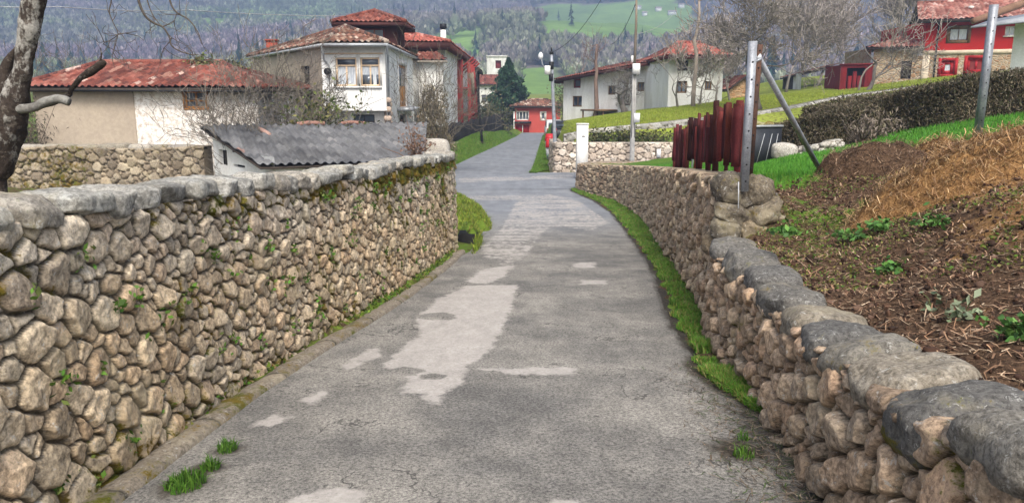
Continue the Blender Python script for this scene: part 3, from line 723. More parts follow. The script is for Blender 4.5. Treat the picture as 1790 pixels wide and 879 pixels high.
# kerb strip at the foot of the left wall
kp = Path([(-2.03, .2), (-1.95, 3.48), (-1.84, 5.28), (-1.64, 6.94), (-1.36, 8.98), (-1.16, 11.0), (-1.00, 13.0), (-.93, 14.4)])
u = np.arange(0, kp.L, .03); p = kp.at(u); n = kp.left(u); zz = rz(p[:, 1])
prof = [(.16, .012), (.12, .03), (.06, .045), (.0, .045), (-.03, .03), (-.045, -.02)]
V = np.stack([np.concatenate([p + n * (a + .012 * fbm(P3(u * 3, u * 0), 3, 3)[:, None]), (zz + b + .014 * fbm(P3(u * 5, u * 0 + a * 9), 8, 3))[:, None]], 1) for a, b in prof], 1)
mo = np.clip(.30 + .6 * fbm(P3(u * 1.3, u * 0), 15, 3), 0, .6)
C = np.concatenate([np.tile([.21, .18, .145], (len(u), len(prof), 1)), np.repeat(mo[:, None, None], len(prof), 1)], 2)
C[(np.mod(u, 1.1) < .035)] = [.05, .045, .035, .2]
mb = MB(); mb.grid(V, C); tag(mb.build('kerb_strip', MT['stone'], smooth=True), kind='structure')
# earth strip between kerb and wall
u = np.arange(0, kp.L, .05); p = kp.at(u); n = kp.left(u); w = np.linspace(.12, .45, 7)
V = np.stack([np.concatenate([p + n * a, (rz(p[:, 1]) + .012 + .02 * fbm(P3(u * 4, u * 0 + a * 7), 9, 3) + .05 * (a > .2))[:, None]], 1) for a in w], 1)
C = np.tile([.55, .1, .35], (len(u), len(w), 1)); mb = MB(); mb.grid(V, C); tag(mb.build('earth_strip', MT['soil'], smooth=True), kind='structure')

# ------------------------------------------------------------------ lane
PATCH = [
 [(815, 500), (905, 498), (893, 540), (878, 580), (850, 615), (815, 640), (805, 668), (775, 690), (762, 708), (735, 690), (700, 690), (722, 668), (672, 640), (700, 612), (738, 580), (725, 560), (762, 525)],
 [(815, 492), (840, 470), (897, 463), (884, 480), (850, 497)],
 [(880, 463), (850, 450), (846, 430), (878, 402), (892, 375), (906, 350), (960, 340), (1008, 350), (1045, 376), (1062, 390), (1030, 402), (962, 396), (942, 410), (922, 440), (895, 462)],
 [(840, 645), (1010, 643), (1006, 657), (900, 657)],
 [(523, 702), (560, 681), (584, 684), (545, 706)],
 [(485, 892), (520, 868), (600, 856), (640, 858), (636, 892)],
 [(600, 640), (640, 610), (668, 608), (665, 625), (610, 645)],
 [(440, 745), (480, 728), (512, 730), (470, 748)],
 [(1018, 489), (1060, 489), (1060, 496), (1018, 496)], [(1005, 460), (1040, 458), (1040, 468), (1005, 468)],
 [(800, 312), (1000, 306), (1000, 312), (805, 319)], [(800, 343), (930, 341), (1000, 346), (930, 349), (800, 350)],
 [(905, 352), (1000, 360), (985, 372), (900, 364)], [(955, 876), (1020, 872), (1015, 900), (955, 900)],
]
def _ell(cx, cy, a, b): return [(cx + a * math.cos(i * .6283) * (1 + .2 * math.sin(i * 2.3 + cx)), cy + b * math.sin(i * .6283)) for i in range(10)]
HOLE = [_ell(712, 650, 26, 7), _ell(755, 659, 18, 4), _ell(765, 553, 34, 6)]
def sdf(poly, x, y):
    P = np.array(poly); d = np.full(x.shape, 1e9); ins = np.zeros(x.shape, bool)
    for i in range(len(P)):
        a, b = P[i], P[(i + 1) % len(P)]; e = b - a; wx, wy = x - a[0], y - a[1]
        t = np.clip((wx * e[0] + wy * e[1]) / (e @ e + 1e-12), 0, 1); d = np.minimum(d, np.hypot(wx - e[0] * t, wy - e[1] * t))
        c = ((a[1] > y) != (b[1] > y)) & (x < e[0] * (y - a[1]) / (e[1] + 1e-12) + a[0]); ins ^= c
    return np.where(ins, d, -d)
def patch_field(x, y):
    f = np.full(x.shape, -1.); 
    for i_, p in enumerate(PATCH):
        cap = -.03 if i_ in (10, 11, 12) else (.0 if i_ == 2 else .30)
        w = [ground(*q)[:2] for q in p]; sc = np.interp(np.mean([q[1] for q in w]), [3, 12, 30], [.16, .3, .55])
        f = np.maximum(f, np.clip(sdf(w, x, y) / sc, -1, cap))
    for p in HOLE:
        w = [ground(*q)[:2] for q in p]; f = np.minimum(f, np.clip(-sdf(w, x, y) / .12 - .15, -1, 1))
    return .5 + f * .5
def road(name, ys, xl, xr, n, z=0., attrs=None, flip=True):
    t = np.linspace(0, 1, n); X = xl[:, None] * (1 - t) + xr[:, None] * t; Y = np.repeat(ys[:, None], n, 1)
    Z = rz(Y.ravel()).reshape(Y.shape) + z + .012 * fbm(P3(X * .9, Y * .9), 40, 3).reshape(X.shape) * (1 if z == 0 else .0)
    C = attrs(X, Y, t[None] + 0 * X); mb = MB(); mb.grid(np.stack([X, Y, Z], -1), C, flip=flip); return tag(mb.build(name, MT['asphalt'], smooth=True), kind='structure')
ys = np.concatenate([np.arange(-6, 1.5, .3), np.arange(1.5, 6, .03), np.arange(6, 14, .05), np.arange(14, 30.6, .09)])
xl = np.interp(ys, [-6, 3.5, 5.3, 7.2, 8.8, 11.4, 14.5, 17.0, 22, 26, 31], [-2.3, -2.15, -2.05, -1.85, -1.65, -1.4, -.80, -.72, -1.25, -4, -7])
xr = np.interp(ys, [-6, 3.74, 5.16, 6.72, 7.6, 9.84, 13.2, 18.6, 22.4, 26, 29, 31], [1.4, 1.7, 1.85, 1.95, 2.15, 2.5, 2.85, 3.5, 3.7, 3.4, 2.7, 3.2])
def lane_attr(X, Y, T):
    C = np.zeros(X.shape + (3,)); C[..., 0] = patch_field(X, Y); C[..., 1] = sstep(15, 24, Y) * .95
    d = (np.interp(Y, ys, xr) - X); dl = X - np.interp(Y, ys, xl)
    C[..., 2] = np.clip(.85 - d / .75, 0, 1) * sstep(9, 6, Y) + np.clip(.75 - d / .5, 0, 1) * sstep(5, 9, Y) + .5 * np.clip(.6 - dl / .35, 0, 1)
    vd = X - np.interp(Y, [5.0, 5.6, 6.0, 6.5, 6.9, 7.6, 8.6, 11, 13.6, 18, 22.5, 26, 28.8], [1.62, 1.50, 1.46, 1.60, 1.62, 1.66, 1.78, 2.12, 2.40, 2.72, 2.92, 2.75, 2.25])
    C[..., 2] = np.maximum(C[..., 2], (.62 * np.exp(-(vd / .13) ** 2) + .7 * (vd > 0)) * (Y > 4.9))
    for q_ in ((325, 850, .26), (398, 788, .15), (367, 821, .15), (1298, 790, .3)):
        g_ = ground(*q_[:2]); C[..., 2] = np.maximum(C[..., 2], .75 * np.exp(-((X - g_[0]) ** 2 + (Y - g_[1]) ** 2) / q_[2] ** 2))
    return C
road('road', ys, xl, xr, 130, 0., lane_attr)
ys2 = np.arange(29.6, 37.0, .12)
def far_attr(X, Y, T):
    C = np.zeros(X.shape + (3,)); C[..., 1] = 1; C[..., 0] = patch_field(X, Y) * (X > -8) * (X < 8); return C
road('junction', ys2, np.full(len(ys2), -14.), np.full(len(ys2), 18.), 200, .006, far_attr)
ys3 = np.concatenate([np.arange(36.4, 60, .3), np.arange(60, 93, 1.)])
FRL = lambda y: np.interp(y, [36, 42.2, 60, 80, 90, 112], [-4.6, -2.96, -1.35, .29, 1.0, 2.4]); FRR = lambda y: np.interp(y, [36, 37.5, 50, 80, 90, 112], [.75, .95, 1.6, 3.1, 3.7, 5.5])
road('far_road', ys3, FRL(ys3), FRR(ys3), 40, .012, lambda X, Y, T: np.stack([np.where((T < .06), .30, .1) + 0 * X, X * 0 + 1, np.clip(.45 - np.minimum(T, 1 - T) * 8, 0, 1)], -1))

# ------------------------------------------------------------------ ground
def rbf(pts):
    p = np.array(pts, float); A = np.linalg.norm(p[:, None, :2] - p[None, :, :2], axis=-1); n = len(p)
    M_ = np.zeros((n + 1, n + 1)); M_[:n, :n] = -A; M_[:n, n] = 1; M_[n, :n] = 1
    w = np.linalg.solve(M_ + np.diag([1e-6] * n + [0]), np.append(p[:, 2], 0))
    def f(x, y):
        x = np.asarray(x, float); y = np.asarray(y, float); s = x.shape; x = x.ravel(); y = y.ravel(); o = np.empty(len(x))
        for i in range(0, len(x), 20000):
            o[i:i + 20000] = -np.hypot(x[i:i + 20000, None] - p[:, 0], y[i:i + 20000, None] - p[:, 1]) @ w[:n] + w[n]
        return o.reshape(s)
    return f
GP = [(-3, 4, -.6), (-8, 5, -.6), (-3, 12, -1.3), (-8, 15, -1.5), (-12, 25, -1.8), (-20, 30, -1.5), (-6, 24, -2.0), (-5, 38, -1.95), (-12, 45, -1.6), (-20, 60, -1), (-30, 30, -1), (-60, 60, 2), (-7, 50, -1.7), (-5, 70, -1.9),
      (-4, 90, -2.4), (-30, 100, 0), (-5, 120, -2.6), (0, 170, -1), (-100, 100, 4), (-100, -20, 0), (0, -40, 2), (60, -20, 5), (-30, 170, 1), (-90, 170, 3),
      (8, 5, .2), (15, 5, .8), (8, 12, .3), (15, 10, 1.1), (30, 10, 3), (5, 25, -1.1), (10, 20, .2), (20, 20, 1.8), (40, 30, 4.5), (5, 28.5, -1.3), (10, 28, -1.2), (18, 28, -.2), (25, 34, 1), (12, 34, -1.95),
      (15, 90, 1), (30, 90, 3.5), (60, 80, 7), (45, 45, 5), (60, 120, 6), (20, 150, 1), (100, 60, 12), (6, 110, -2.5), (60, 170, 4), (7, 85, -1.4)]
for x in (2.6, 5, 8, 12): GP += [(x, 37.6, -.62), (x, 39.7, -.62)]
HILL = [(985, 236, 41.2), (1030, 227, 41.2), (1100, 220, 41.2), (1165, 214, 41.2), (1230, 207, 42), (1310, 199, 43), (1400, 184, 44.2), (1480, 168, 46.2), (1560, 158, 48.2), (1640, 148, 50.2), (1790, 128, 51),
        (995, 213, 74), (1060, 201, 64), (1100, 196, 60), (1165, 189, 53.5), (1240, 180, 53.5), (1330, 168, 56), (1500, 160, 58), (1560, 148, 59), (1615, 138, 60), (1700, 128, 60), (1790, 118, 60)]
GP += [tuple(at(*h)) for h in HILL]
_g = rbf(GP)
def road_w(x, y):
    """0 on the roads, 1 away from them."""
    d1 = np.maximum(FRL(y) - x, x - FRR(y) - 1.35 * sstep(70, 52, y)); d1 = np.where(y > 36, d1, 99); d1 = np.where(y > 108, 99, d1)
    d2 = np.where((y > 29) & (y < 37.0) & (x > -15) & (x < 19), 0., np.maximum(np.abs(y - 33) - 4, 0) + np.maximum(np.abs(x - 2) - 17, 0) * .5)
    l = np.interp(y, ys, xl); r_ = np.interp(y, ys, xr); d3 = np.where((y < 31), np.maximum(l - x, x - r_), 99)
    return sstep(-.1, 1.1, np.minimum(np.minimum(d1, np.where(d2 < .3, d2, 99)), d3))
def gz(x, y):
    w = road_w(x, y); return _g(x, y) * w + (rz(np.clip(y, -8, 119)) - .10) * (1 - w)
gx = np.concatenate([np.arange(-420, -40, 20), np.arange(-40, -14, 1.5), np.arange(-14, 30, .35), np.arange(30, 60, 1.2), np.arange(60, 440, 20)])
gy = np.concatenate([np.arange(-80, 0, 8), np.arange(0, 36, .6), np.arange(36, 62, .33), np.arange(62, 112, .9), np.arange(112, 262, 6)])
X, Y = np.meshgrid(gx, gy, indexing='ij'); Z = gz(X, Y)
Z = Z + .05 * fbm(P3(X * .7, Y * .7), 51, 3).reshape(X.shape) * road_w(X, Y)
Z = np.where((Y < 30.2) & (X > np.interp(Y, ys, xr) + .1), Z - .7, Z)
C = np.zeros(X.shape + (3,)); C[..., 0] = .62; C[..., 2] = np.where((Y > 40) & (X > 1), .85, .25)
C[..., 0] = np.where((X < -1.3) & (Y < 36), .45, C[..., 0])
mb = MB(); mb.grid(np.stack([X, Y, Z], -1), C); tag(mb.build('ground', MT['soil'], smooth=True), kind='structure')

# bank and garden behind the right walls
BP = []
for px, py, z in [(1790, 754, .42), (1700, 700, .42), (1623, 646, .40), (1523, 564, .36), (1423, 496, .32), (1300, 418, .30), (1790, 600, .55), (1700, 550, .50), (1600, 480, .45), (1500, 430, .42), (1400, 390, .42), (1350, 350, .52),
                  (1790, 450, .75), (1700, 420, .70), (1600, 380, .65), (1500, 345, .62), (1430, 312, .68), (1790, 340, 1.0), (1650, 330, .86), (1312, 335, .72), (1330, 300, .75), (1440, 300, .80), (1712, 240, 1.1), (1370, 275, .45), (1480, 258, .62), (1540, 232, .85), (1600, 222, 1.02), (1680, 205, 1.25), (1790, 181, 1.5)]:
    BP.append(tuple(at_z(px, py, z)))
for y in (1, 2, 3): BP.append((float(np.interp(y, RLW.p[:, 1], RLW.p[:, 0])) + .5, y, float(rl_top(RLW.s_of_y(y))) - .06))
for y in (8.4, 10, 13, 16, 19, 22, 25, 28, 30):
    s = float(RUW.s_of_y(y)) if y < 22 else None
    x = float(np.interp(y, RUW.p[:260 * 10, 1], RUW.p[:260 * 10, 0])) if y < 22.4 else float(np.interp(y, [22.4, 26.2, 28.9, 30], [3.62, 3.36, 2.62, 2.75]))
    zt = float(np.interp(y, [7.58, 9.84, 13.18, 18.64, 23, 29.3, 33], [.88, .73, .48, .03, -.33, -.83, -.8])) - .05
    BP += [(x + .4, y, zt), (x + 1.6, y, zt - .02)]
BP += [(6, 25, -.35), (10, 26, .2), (20, 26, 1.6), (9, 1, .9), (14, 6, 1.7), (22, 14, 2.6), (6, 0, .8), (18, 20, 2.1), (30, 22, 3.6), (30, 8, 3.8)]
_b = rbf(BP)
def rwx(y): return np.interp(y, [0, 1.6, 2.6, 3.74, 5.16, 6.72, 7.6, 9.84, 13.18, 18.64, 22.4, 26.2, 28.9, 30.6], [1.42, 1.5, 1.56, 1.63, 1.78, 1.89, 2.1, 2.42, 2.79, 3.42, 3.62, 3.36, 2.66, 2.8])
def dirtness(x, y):
    """1 on the dug soil of the bank, 0 on the turf."""
    edge = np.interp(x, [2.0, 2.9, 3.6, 4.4, 6, 9, 14], [7.9, 8.5, 9.0, 8.6, 8.2, 8.0, 7.6])
    return sstep(edge + .35, edge - .35, y + .5 * fbm(P3(x * 1.4, y * 1.4), 33, 3).reshape(np.shape(x)))
def bank_z(x, y, fine=True):
    z = _b(x, y); d = dirtness(x, y); sh = np.shape(x)
    if fine:
        z = z + d * (.075 * fbm(P3(x * 2.0, y * 2.0), 60, 4).reshape(sh) + .045 * np.abs(fbm(P3(x * 7, y * 7), 65, 4)).reshape(sh) + .02 * fbm(P3(x * 22, y * 22), 67, 2).reshape(sh)) + (1 - d) * .03 * fbm(P3(x * 1.6, y * 1.6), 69, 3).reshape(sh)
    return z
def bank_grid(ya, xo):
    Xs = []
    x0 = rwx(ya) + .22
    X = x0[:, None] + xo[None]; Y = np.repeat(ya[:, None], len(xo), 1)
    return X, Y
xo = np.concatenate([np.arange(0, 4, .03), np.arange(4, 8, .07), np.arange(8, 30, .5)])
ya = np.concatenate([np.arange(.4, 2, .12), np.arange(2, 8.6, .03), np.arange(8.6, 13, .07), np.arange(13, 30.3, .2)])
X, Y = bank_grid(ya, xo); Z = bank_z(X, Y); d = dirtness(X, Y); C = np.zeros(X.shape + (3,))
gn = fbm(P3(X * 1.3, Y * 1.3), 81, 4).reshape(X.shape)
mossy = np.clip(np.exp(-((Y - 7.2) / .9) ** 2) * np.exp(-((X - 3.0) / .8) ** 2) * 1.1, 0, 1)
C[..., 0] = (1 - d) * .9 + d * np.clip(.20 + gn * .35 + mossy * .38, 0, .75)
C[..., 1] = d * np.clip(.16 + .5 * fbm(P3(X * 1.2, Y * 1.2), 85, 3).reshape(X.shape) + .4 * sstep(2.2, 3.8, X - .25 * (Y - 5)), 0, .75)
C[..., 2] = 0
mb = MB(); mb.grid(np.stack([X, Y, Z], -1), C, flip=True); tag(mb.build('bank', MT['soil'], smooth=True), kind='structure')
# ------------------------------------------------------------------ houses
HR = np.random.default_rng(41)
def hole(fr, x0, x1, y0, y1):
    ym = (y0 + y1) / 2; ua, ub = fr.u_at(x0, ym), fr.u_at(x1, ym); um = (ua + ub) / 2
    return (ua, ub, fr.z_at(um, y1), fr.z_at(um, y0))
def _u_at(s, px, py=170):
    q = ray(px, py); k = q[0] / q[1]
    return float((k * s.a[1] - s.a[0]) / (s.u[0] - k * s.u[1]))
Fr.u_at = _u_at
def roof(root, planes, ridges=(), pal=RED, pp=REDP, tw=.25, mat='tile_red', under='wood_dark', t=.12, name='roof'):
    mb = MB()
    for p in planes: tiles(mb, p, HR, pal, pp, tw)
    for a, b in ridges: ridge(mb, a, b, HR, pal, pp)
    o = mb.build(name, MT[mat], root); u = MB()
    for p in planes: slab(u, p, t)
    u.build('eaves', MT[under], o); return o

# -- left barn: smooth beige half, roughcast half
b = thing0('barn', 'low old barn with one smooth beige wall half and one patchy white roughcast half', 'barn', at(250, 255, 30))
Yb = 30.; fr = Fr(at(64, 205, Yb)[:2], at(452, 205, Yb)[:2]); ez = zat(Yb, 149); us_ = fr.u_at(237, 205)
fb = Fr(fr(0, -.06, 0)[:2], fr(fr.L, -.06, 0)[:2])
mb = MB(); wall(mb, fb, 0, us_, -2.2, fr.z_at(2, 158)); mb.box((0, 0, -2.2), (us_, .25, fr.z_at(2, 158) - .01), M=lambda p: fb.M(p + [0, .004, 0])); mb.build('wall', MT['plaster_beige'], b)
h = hole(fr, 322, 362, 159, 190)
mb = MB(); wall(mb, fr, us_ + .003, fr.L, -2.2, ez, [h]); mb.build('wall', MT['roughcast'], b)
window(b, fr, h, 'wood_tan', 'glass', cols=2, rows=2, bar=.085, v=.05, surround='wood_tan', sw=.05)
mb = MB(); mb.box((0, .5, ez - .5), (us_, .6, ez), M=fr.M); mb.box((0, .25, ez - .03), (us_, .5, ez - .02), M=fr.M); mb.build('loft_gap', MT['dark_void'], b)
fs = Fr(fr(fr.L, 0, 0)[:2], fr(fr.L, 8, 0)[:2]); fl = Fr(fr(0, 8, 0)[:2], fr(0, 0, 0)[:2])
for f_ in (fs, fl): mb = MB(); wall(mb, f_, 0, 8, -2.2, ez); mb.build('wall', MT['roughcast'], b)
o = .45; E0 = fr(-o, -o, ez - .08); E1 = fr(fr.L + o, -o, ez - .08); E2 = fr(fr.L + o, 8 + o, ez - .08); E3 = fr(-o, 8 + o, ez - .08)
R0 = at(178, 117, Yb + 4); R1 = at(388, 107, Yb + 4); R1[2] = R0[2] = zat(Yb + 4, 110)
ro = roof(b, [[E0, E1, R1, R0], [E1, E2, R1], [E3, E0, R0], [E2, E3, R0, R1]], [(R0, R1), (E1, R1), (E0, R0)], pal=RED + [(.5, .35, .3)], pp=[.24, .2, .2, .07, .14, .12, .01, .02])
mb = MB(); mb.tube([fr(1.8, -o - .03, ez - .2), fr(fr.L + o, -o - .03, ez - .24)], .035, 6); mb.build('gutter', MT['metal_dark'], ro)
mb = MB(); mb.tube([fr(us_ + 3.1, -.01, ez - .32), fr(us_ + 3.1, -.06, ez - .32)], .06, 10); mb.build('vent', MT['wood_brown'], b)

# -- garden wall in front of the barn
gp = Path([(-22, 28.3), (-18.5, 28.2), (-14, 28.0), (-10.9, 27.6)])
gw = thing0('garden_wall', 'mossy rounded stone garden wall below the barn behind the plane tree', 'wall', (-14, 28, -2), )
m = stone_face(gp, -1, 0, gp.L, lambda s: -2.3 + 0 * s, lambda s: zat(28, 257) + .05 * np.sin(s * 1.3), lambda S, T: .24 + 0 * S, np.random.default_rng(3), [(.29, .235, .165), (.24, .19, .14), (.33, .28, .21), (.20, .16, .12)], depth=.09,
    us=np.arange(0, gp.L, .04), dv=.04, thick=.5, moss=lambda u, t, q: np.clip(.28 + .7 * fbm(P3(u * .5, t * .7), 91, 4), 0, .62))
m.build('stone_face', MT['stone'], gw, smooth=True)
r = np.random.default_rng(6); bd = list(np.cumsum(np.concatenate([[0.1], r.uniform(.5, 1.0, 18)]))); bd = [x for x in bd if x < gp.L]
coping(gw, gp, -1, bd, lambda s: zat(28, 253), .6, .22, 8, [(.36, .33, .29), (.29, .26, .21)], moss=.15, n=6)

# -- tiled grey shed behind the lane wall
s = thing0('shed', 'white shed under a wide low roof of grey corrugated tiles just behind the lane wall', 'shed', at(420, 300, 24))
A_ = at(455, 291, 23.); D_ = at(350, 221, 27.5); B_ = at(742, 279, 25.); B_[2] = A_[2]
C_ = D_ + (B_ - A_) / np.linalg.norm(B_ - A_) * 8.3
ro = roof(s, [[A_, B_, C_, D_]], [], pal=GREY, pp=GREYP, tw=.26, mat='tile_grey', t=.04)
def lerp(a, b, t): return np.array(a) * (1 - t) + np.array(b) * t
for k in range(1):   # a few pale replaced tiles
    c = A_ + (B_ - A_) * HR.uniform(.05, .7) + (D_ - A_) * HR.uniform(.1, .8); e = (B_ - A_) / np.linalg.norm(B_ - A_); f = (D_ - A_) / np.linalg.norm(D_ - A_); nn = np.cross(e, f); nn /= np.linalg.norm(nn); nn *= np.sign(nn[2])
    mb = MB(); mb.tube([c + nn * .03, c + f * .5 + nn * .05, c + f * .9 + nn * .04], .085, 7, c=[(.42, .27, .22), (.42, .38, .36)][k % 2]); mb.build('odd_tile', MT['tile_grey'], ro)
g = Fr(D_[:2] + (A_[:2] - D_[:2]) * .03 + [.35, 0], A_[:2] + [.35, .25]); zt = lambda u: D_[2] + (A_[2] - D_[2]) * u / g.L - .14
h1 = hole(g, 383, 397, 262, 289); h2 = hole(g, 408, 428, 288, 293)
mb = MB(); n = 24
wall(mb, g, 0, g.L, -2.6, zt(0), [h1, h2], z1b=zt(g.L)); mb.build('wall', MT['plaster_clean'], s)
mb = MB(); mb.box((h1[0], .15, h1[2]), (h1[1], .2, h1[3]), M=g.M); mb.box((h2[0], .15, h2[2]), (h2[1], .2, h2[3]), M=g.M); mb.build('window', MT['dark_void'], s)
mb = MB()
for t_ in (.10, .52): p = lerp(D_, A_, t_) - [0, 0, .16]; mb.bar(p + [.12, 0, 0], p + [1.2, .9, 0], .11)
mb.build('rafter', MT['wood_dark'], s)
ff = Fr(A_[:2] + [.35, .3], B_[:2] + [.2, .4]); fh = [(.9, ff.L - .3, A_[2] - .62, A_[2] - .12)]
mb = MB(); wall(mb, ff, 0, ff.L, -2.6, A_[2] - .1, fh); mb.build('wall', MT['plaster_white'], s)
mb = MB()
for k in range(6): u = 1.1 + k * .62; mb.box((u, -.05, A_[2] - .34), (u + .17 + .06 * (k % 3), .3, A_[2] - .11), M=ff.M)
mb.build('bracket', MT['plaster_old'], s)
mb = MB(); mb.box((.9, .25, A_[2] - 1.4), (ff.L, .3, A_[2] - .02), M=ff.M); mb.build('interior', MT['dark_void'], s)
mb = MB(); mb.bar(ff(1.0, -.1, A_[2] - .42), ff(3.2, -.1, A_[2] - .40), .07); mb.bar(ff(3.1, -.12, A_[2] - .45), ff(4.7, -.05, A_[2] - .36), .05); mb.build('loose_board', MT['wood_brown'], s)
mb = MB()
for (u, w_) in ((.40, .06), (.58, .05)):
    p = lerp(D_, C_, u); e_ = (C_ - D_) / np.linalg.norm(C_ - D_); mb.tube([p + [0, 0, .02], p + e_ * .5 + [0, 0, .07], p + e_ * 1.0 + [0, 0, .03]], w_ * 1.5, 7, c=(.36, .20, .16))
mb.build('ridge_tile', MT['tile_red'], ro)

# -- big white house with a bay and a roof turret
bh = thing0('bay_house', 'big white house with two tall bay windows, rust tile roof and a small square turret', 'house', at(620, 215, 35.5))
Y0 = 35.; pA = at(441, 105, 46.)[:2]; pB = at(563, 130, Y0 + .35)[:2]; pC = at(674, 130, Y0 + .2)[:2]; pD = at(722, 130, 46.5)[:2]
ez = zat(Y0, 74); g0 = -2.0
fA, fB, fC = Fr(pA, pB), Fr(pB, pC), Fr(pC, pD)
hs_ = hole(fA, 526, 541, 116, 150)
mb = MB(); wall(mb, fA, 0, fA.L - .02, g0, ez, [hs_]); mb.build('wall', MT['plaster_old'], bh)
mb = MB(); mb.box((hs_[0], .18, hs_[2]), (hs_[1], .22, hs_[3]), M=fA.M); mb.build('window', MT['wood_dark'], bh)
# recessed ground floor below the bay and the bay itself
zb = fB.z_at(1, 193); hw = hole(fB, 612, 650, 201, 215)
fr2 = Fr(fB(0, .55, 0)[:2], fB(fB.L, .55, 0)[:2])
mb = MB(); wall(mb, fr2, -.1, fB.L, g0, zb, [hw]); mb.build('wall', MT['plaster_white'], bh)
window(bh, fr2, hw, 'wood_dark', 'glass', cols=2, bar=.05)
w1 = hole(fB, 587, 624, 101, 151); w2 = hole(fB, 630, 664, 101, 151)
zs1 = w1[3] - (w1[3] - w1[2]) * .28
mb = MB(); wall(mb, fB, 0, fB.L, zb, ez, [w1, (w2[0], w2[1], w1[2], w1[3])]); mb.box((0, 0, zb - .02), (fB.L, .55, zb), M=fB.M)
mb.build('bay_wall', MT['plaster_clean'], bh)
w2 = (w2[0], w2[1], w1[2], w1[3])
o1 = window(bh, fB, w1, 'wood_cream', 'curtain', cols=2, bar=.075, transom=zs1, v=.05); o2 = window(bh, fB, w2, 'wood_cream', 'curtain', cols=2, bar=.075, transom=zs1, v=.05)
for w_, o_ in ((w1, o1), (w2, o2)):
    mb = MB(); mb.box((w_[0] + .05, .07, zs1), (w_[1] - .05, .078, w_[3] - .03), M=fB.M)
    if o_ is o2: mb.box((w_[0] + .05, .07, w_[2] + .05), (w_[0] + .55, .078, w_[2] + .5), M=fB.M); mb.box((w_[0] + .7, .07, w_[2] + .05), (w_[1] - .05, .078, w_[2] + .5), M=fB.M)
    mb.build('dark_pane', MT['glass'], o_)
    mb = MB(); mb.box((w_[0] - .08, -.08, w_[2] - .09), (w_[1] + .08, .05, w_[2] - .003), M=fB.M)
    for q in (w_[0] - .10, w_[1] + .002): mb.box((q, -.035, w_[2]), (q + .098, .03, w_[3] + .1), M=fB.M)
    mb.build('surround', MT['white_trim'], o_)
mb = MB(); mb.box((.15, -.05, w1[3] + .14), (fB.L - .1, .02, w1[3] + .2), M=fB.M); mb.build('cornice', MT['wood_cream'], bh)
# right side with the balcony door
d1 = hole(fC, 697, 711, 114, 187); d2 = hole(fC, 699, 710, 200, 222); w3 = (d1[1] + 2.2, d1[1] + 3.0, d2[3] - 1.0, d2[3] - .2)
mb = MB(); wall(mb, fC, 0, fC.L, g0, ez, [d1, d2, w3]); mb.build('wall', MT['plaster_clean'], bh)
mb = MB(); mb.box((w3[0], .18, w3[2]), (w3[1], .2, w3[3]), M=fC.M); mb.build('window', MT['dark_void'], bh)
dd = door(bh, fC, d1, 'wood_tan', v=.08, name='balcony_door', planks=2)
mb = MB(); mb.box((d1[0] + .15, .06, (d1[2] + d1[3]) / 2), (d1[1] - .15, .085, d1[3] - .15), M=fC.M); mb.build('pane', MT['glass'], dd)
mb = MB(); mb.box((d1[0] - .22, -.04, d1[2]), (d1[0], .02, d1[3] + .2), M=fC.M); mb.box((d1[1], -.04, d1[2]), (d1[1] + .22, .02, d1[3] + .2), M=fC.M); mb.box((d1[0], -.04, d1[3]), (d1[1], .02, d1[3] + .2), M=fC.M); mb.build('surround', MT['white_trim'], dd)
door(bh, fC, d2, 'dark_void', v=.12)
mb = MB(); mb.box((d1[0] - .8, -.75, d1[2] - .18), (d1[1] + 2.2, 0, d1[2] - .02), M=fC.M); mb.build('balcony_slab', MT['zinc'], bh)
# bared stones at the corner foot
for i in range(9):
    V, Q = rock((.38, .2, .26), 800 + i, 3, 3, .1); mb = MB(); mb.add(V + fC(.15 + .25 * (i % 2), -.02, -.1 + .2 * i), Q, c=(.42, .33, .27, .1)); mb.build('corner_stone', MT['stone'], bh, smooth=True)
# roof: eave polygon and hips to one short ridge
ov = .55
e1 = at(433, 101, 46.5); e2 = at(563, 73, Y0 - .25); e3 = at(676, 72, Y0 - .35); e4 = at(731, 99, 47.5)
for e in (e1, e2, e3, e4): e[2] = ez - .02
k0 = at(604, 50, 40.5); k0[2] = zat(40.5, 47); k1 = k0 + (e4 - e3) * .55
back = np.array([e1[0] + 2, 53, ez])
ro = roof(bh, [[e2, e3, k0], [e1, e2, k0], [e3, e4, k1, k0], [back, e1, k0], [e4, back, k1], [k1, back, k0]], [(e2, k0), (e3, k0), (e1, k0)], pal=OLD, pp=[.24, .2, .14, .14, .12, .08, .08], tw=.26, under='soffit_pale')
mb = MB()
for a_, b_ in ((e1, e2), (e2, e3), (e3, e4)): mb.tube([a_ - [0, .06, .12], b_ - [0, .06, .12]], .07, 7)
mb.tube([e2 - [0, .06, .15], fB(.15, -.1, ez - .75), fB(.35, -.08, ez - 1.0), fB(.3, -.06, zb)], .045, 6)
mb.tube([e3 - [0, .06, .15], fC(.2, -.1, ez - .6), fC(.3, -.06, 0)], .045, 6); mb.build('gutter', MT['zinc'], ro)
mb = MB(); mb.tube([fB(.32, -.02, ez - 1.25), fB(.32, -.28, ez - 1.25)], [.13, .16], 12); mb.build('wall_lamp', MT['metal_dark'], bh)
ch = at(476, 82, 46); mb = MB(); mb.box((ch[0] - .28, ch[1] - .25, ch[2] - 1.2), (ch[0] + .28, ch[1] + .25, ch[2] + .3)); mb.box((ch[0] - .34, ch[1] - .31, ch[2] + .3), (ch[0] + .34, ch[1] + .31, ch[2] + .4)); mb.build('chimney', MT['chimney_brick'], ro)
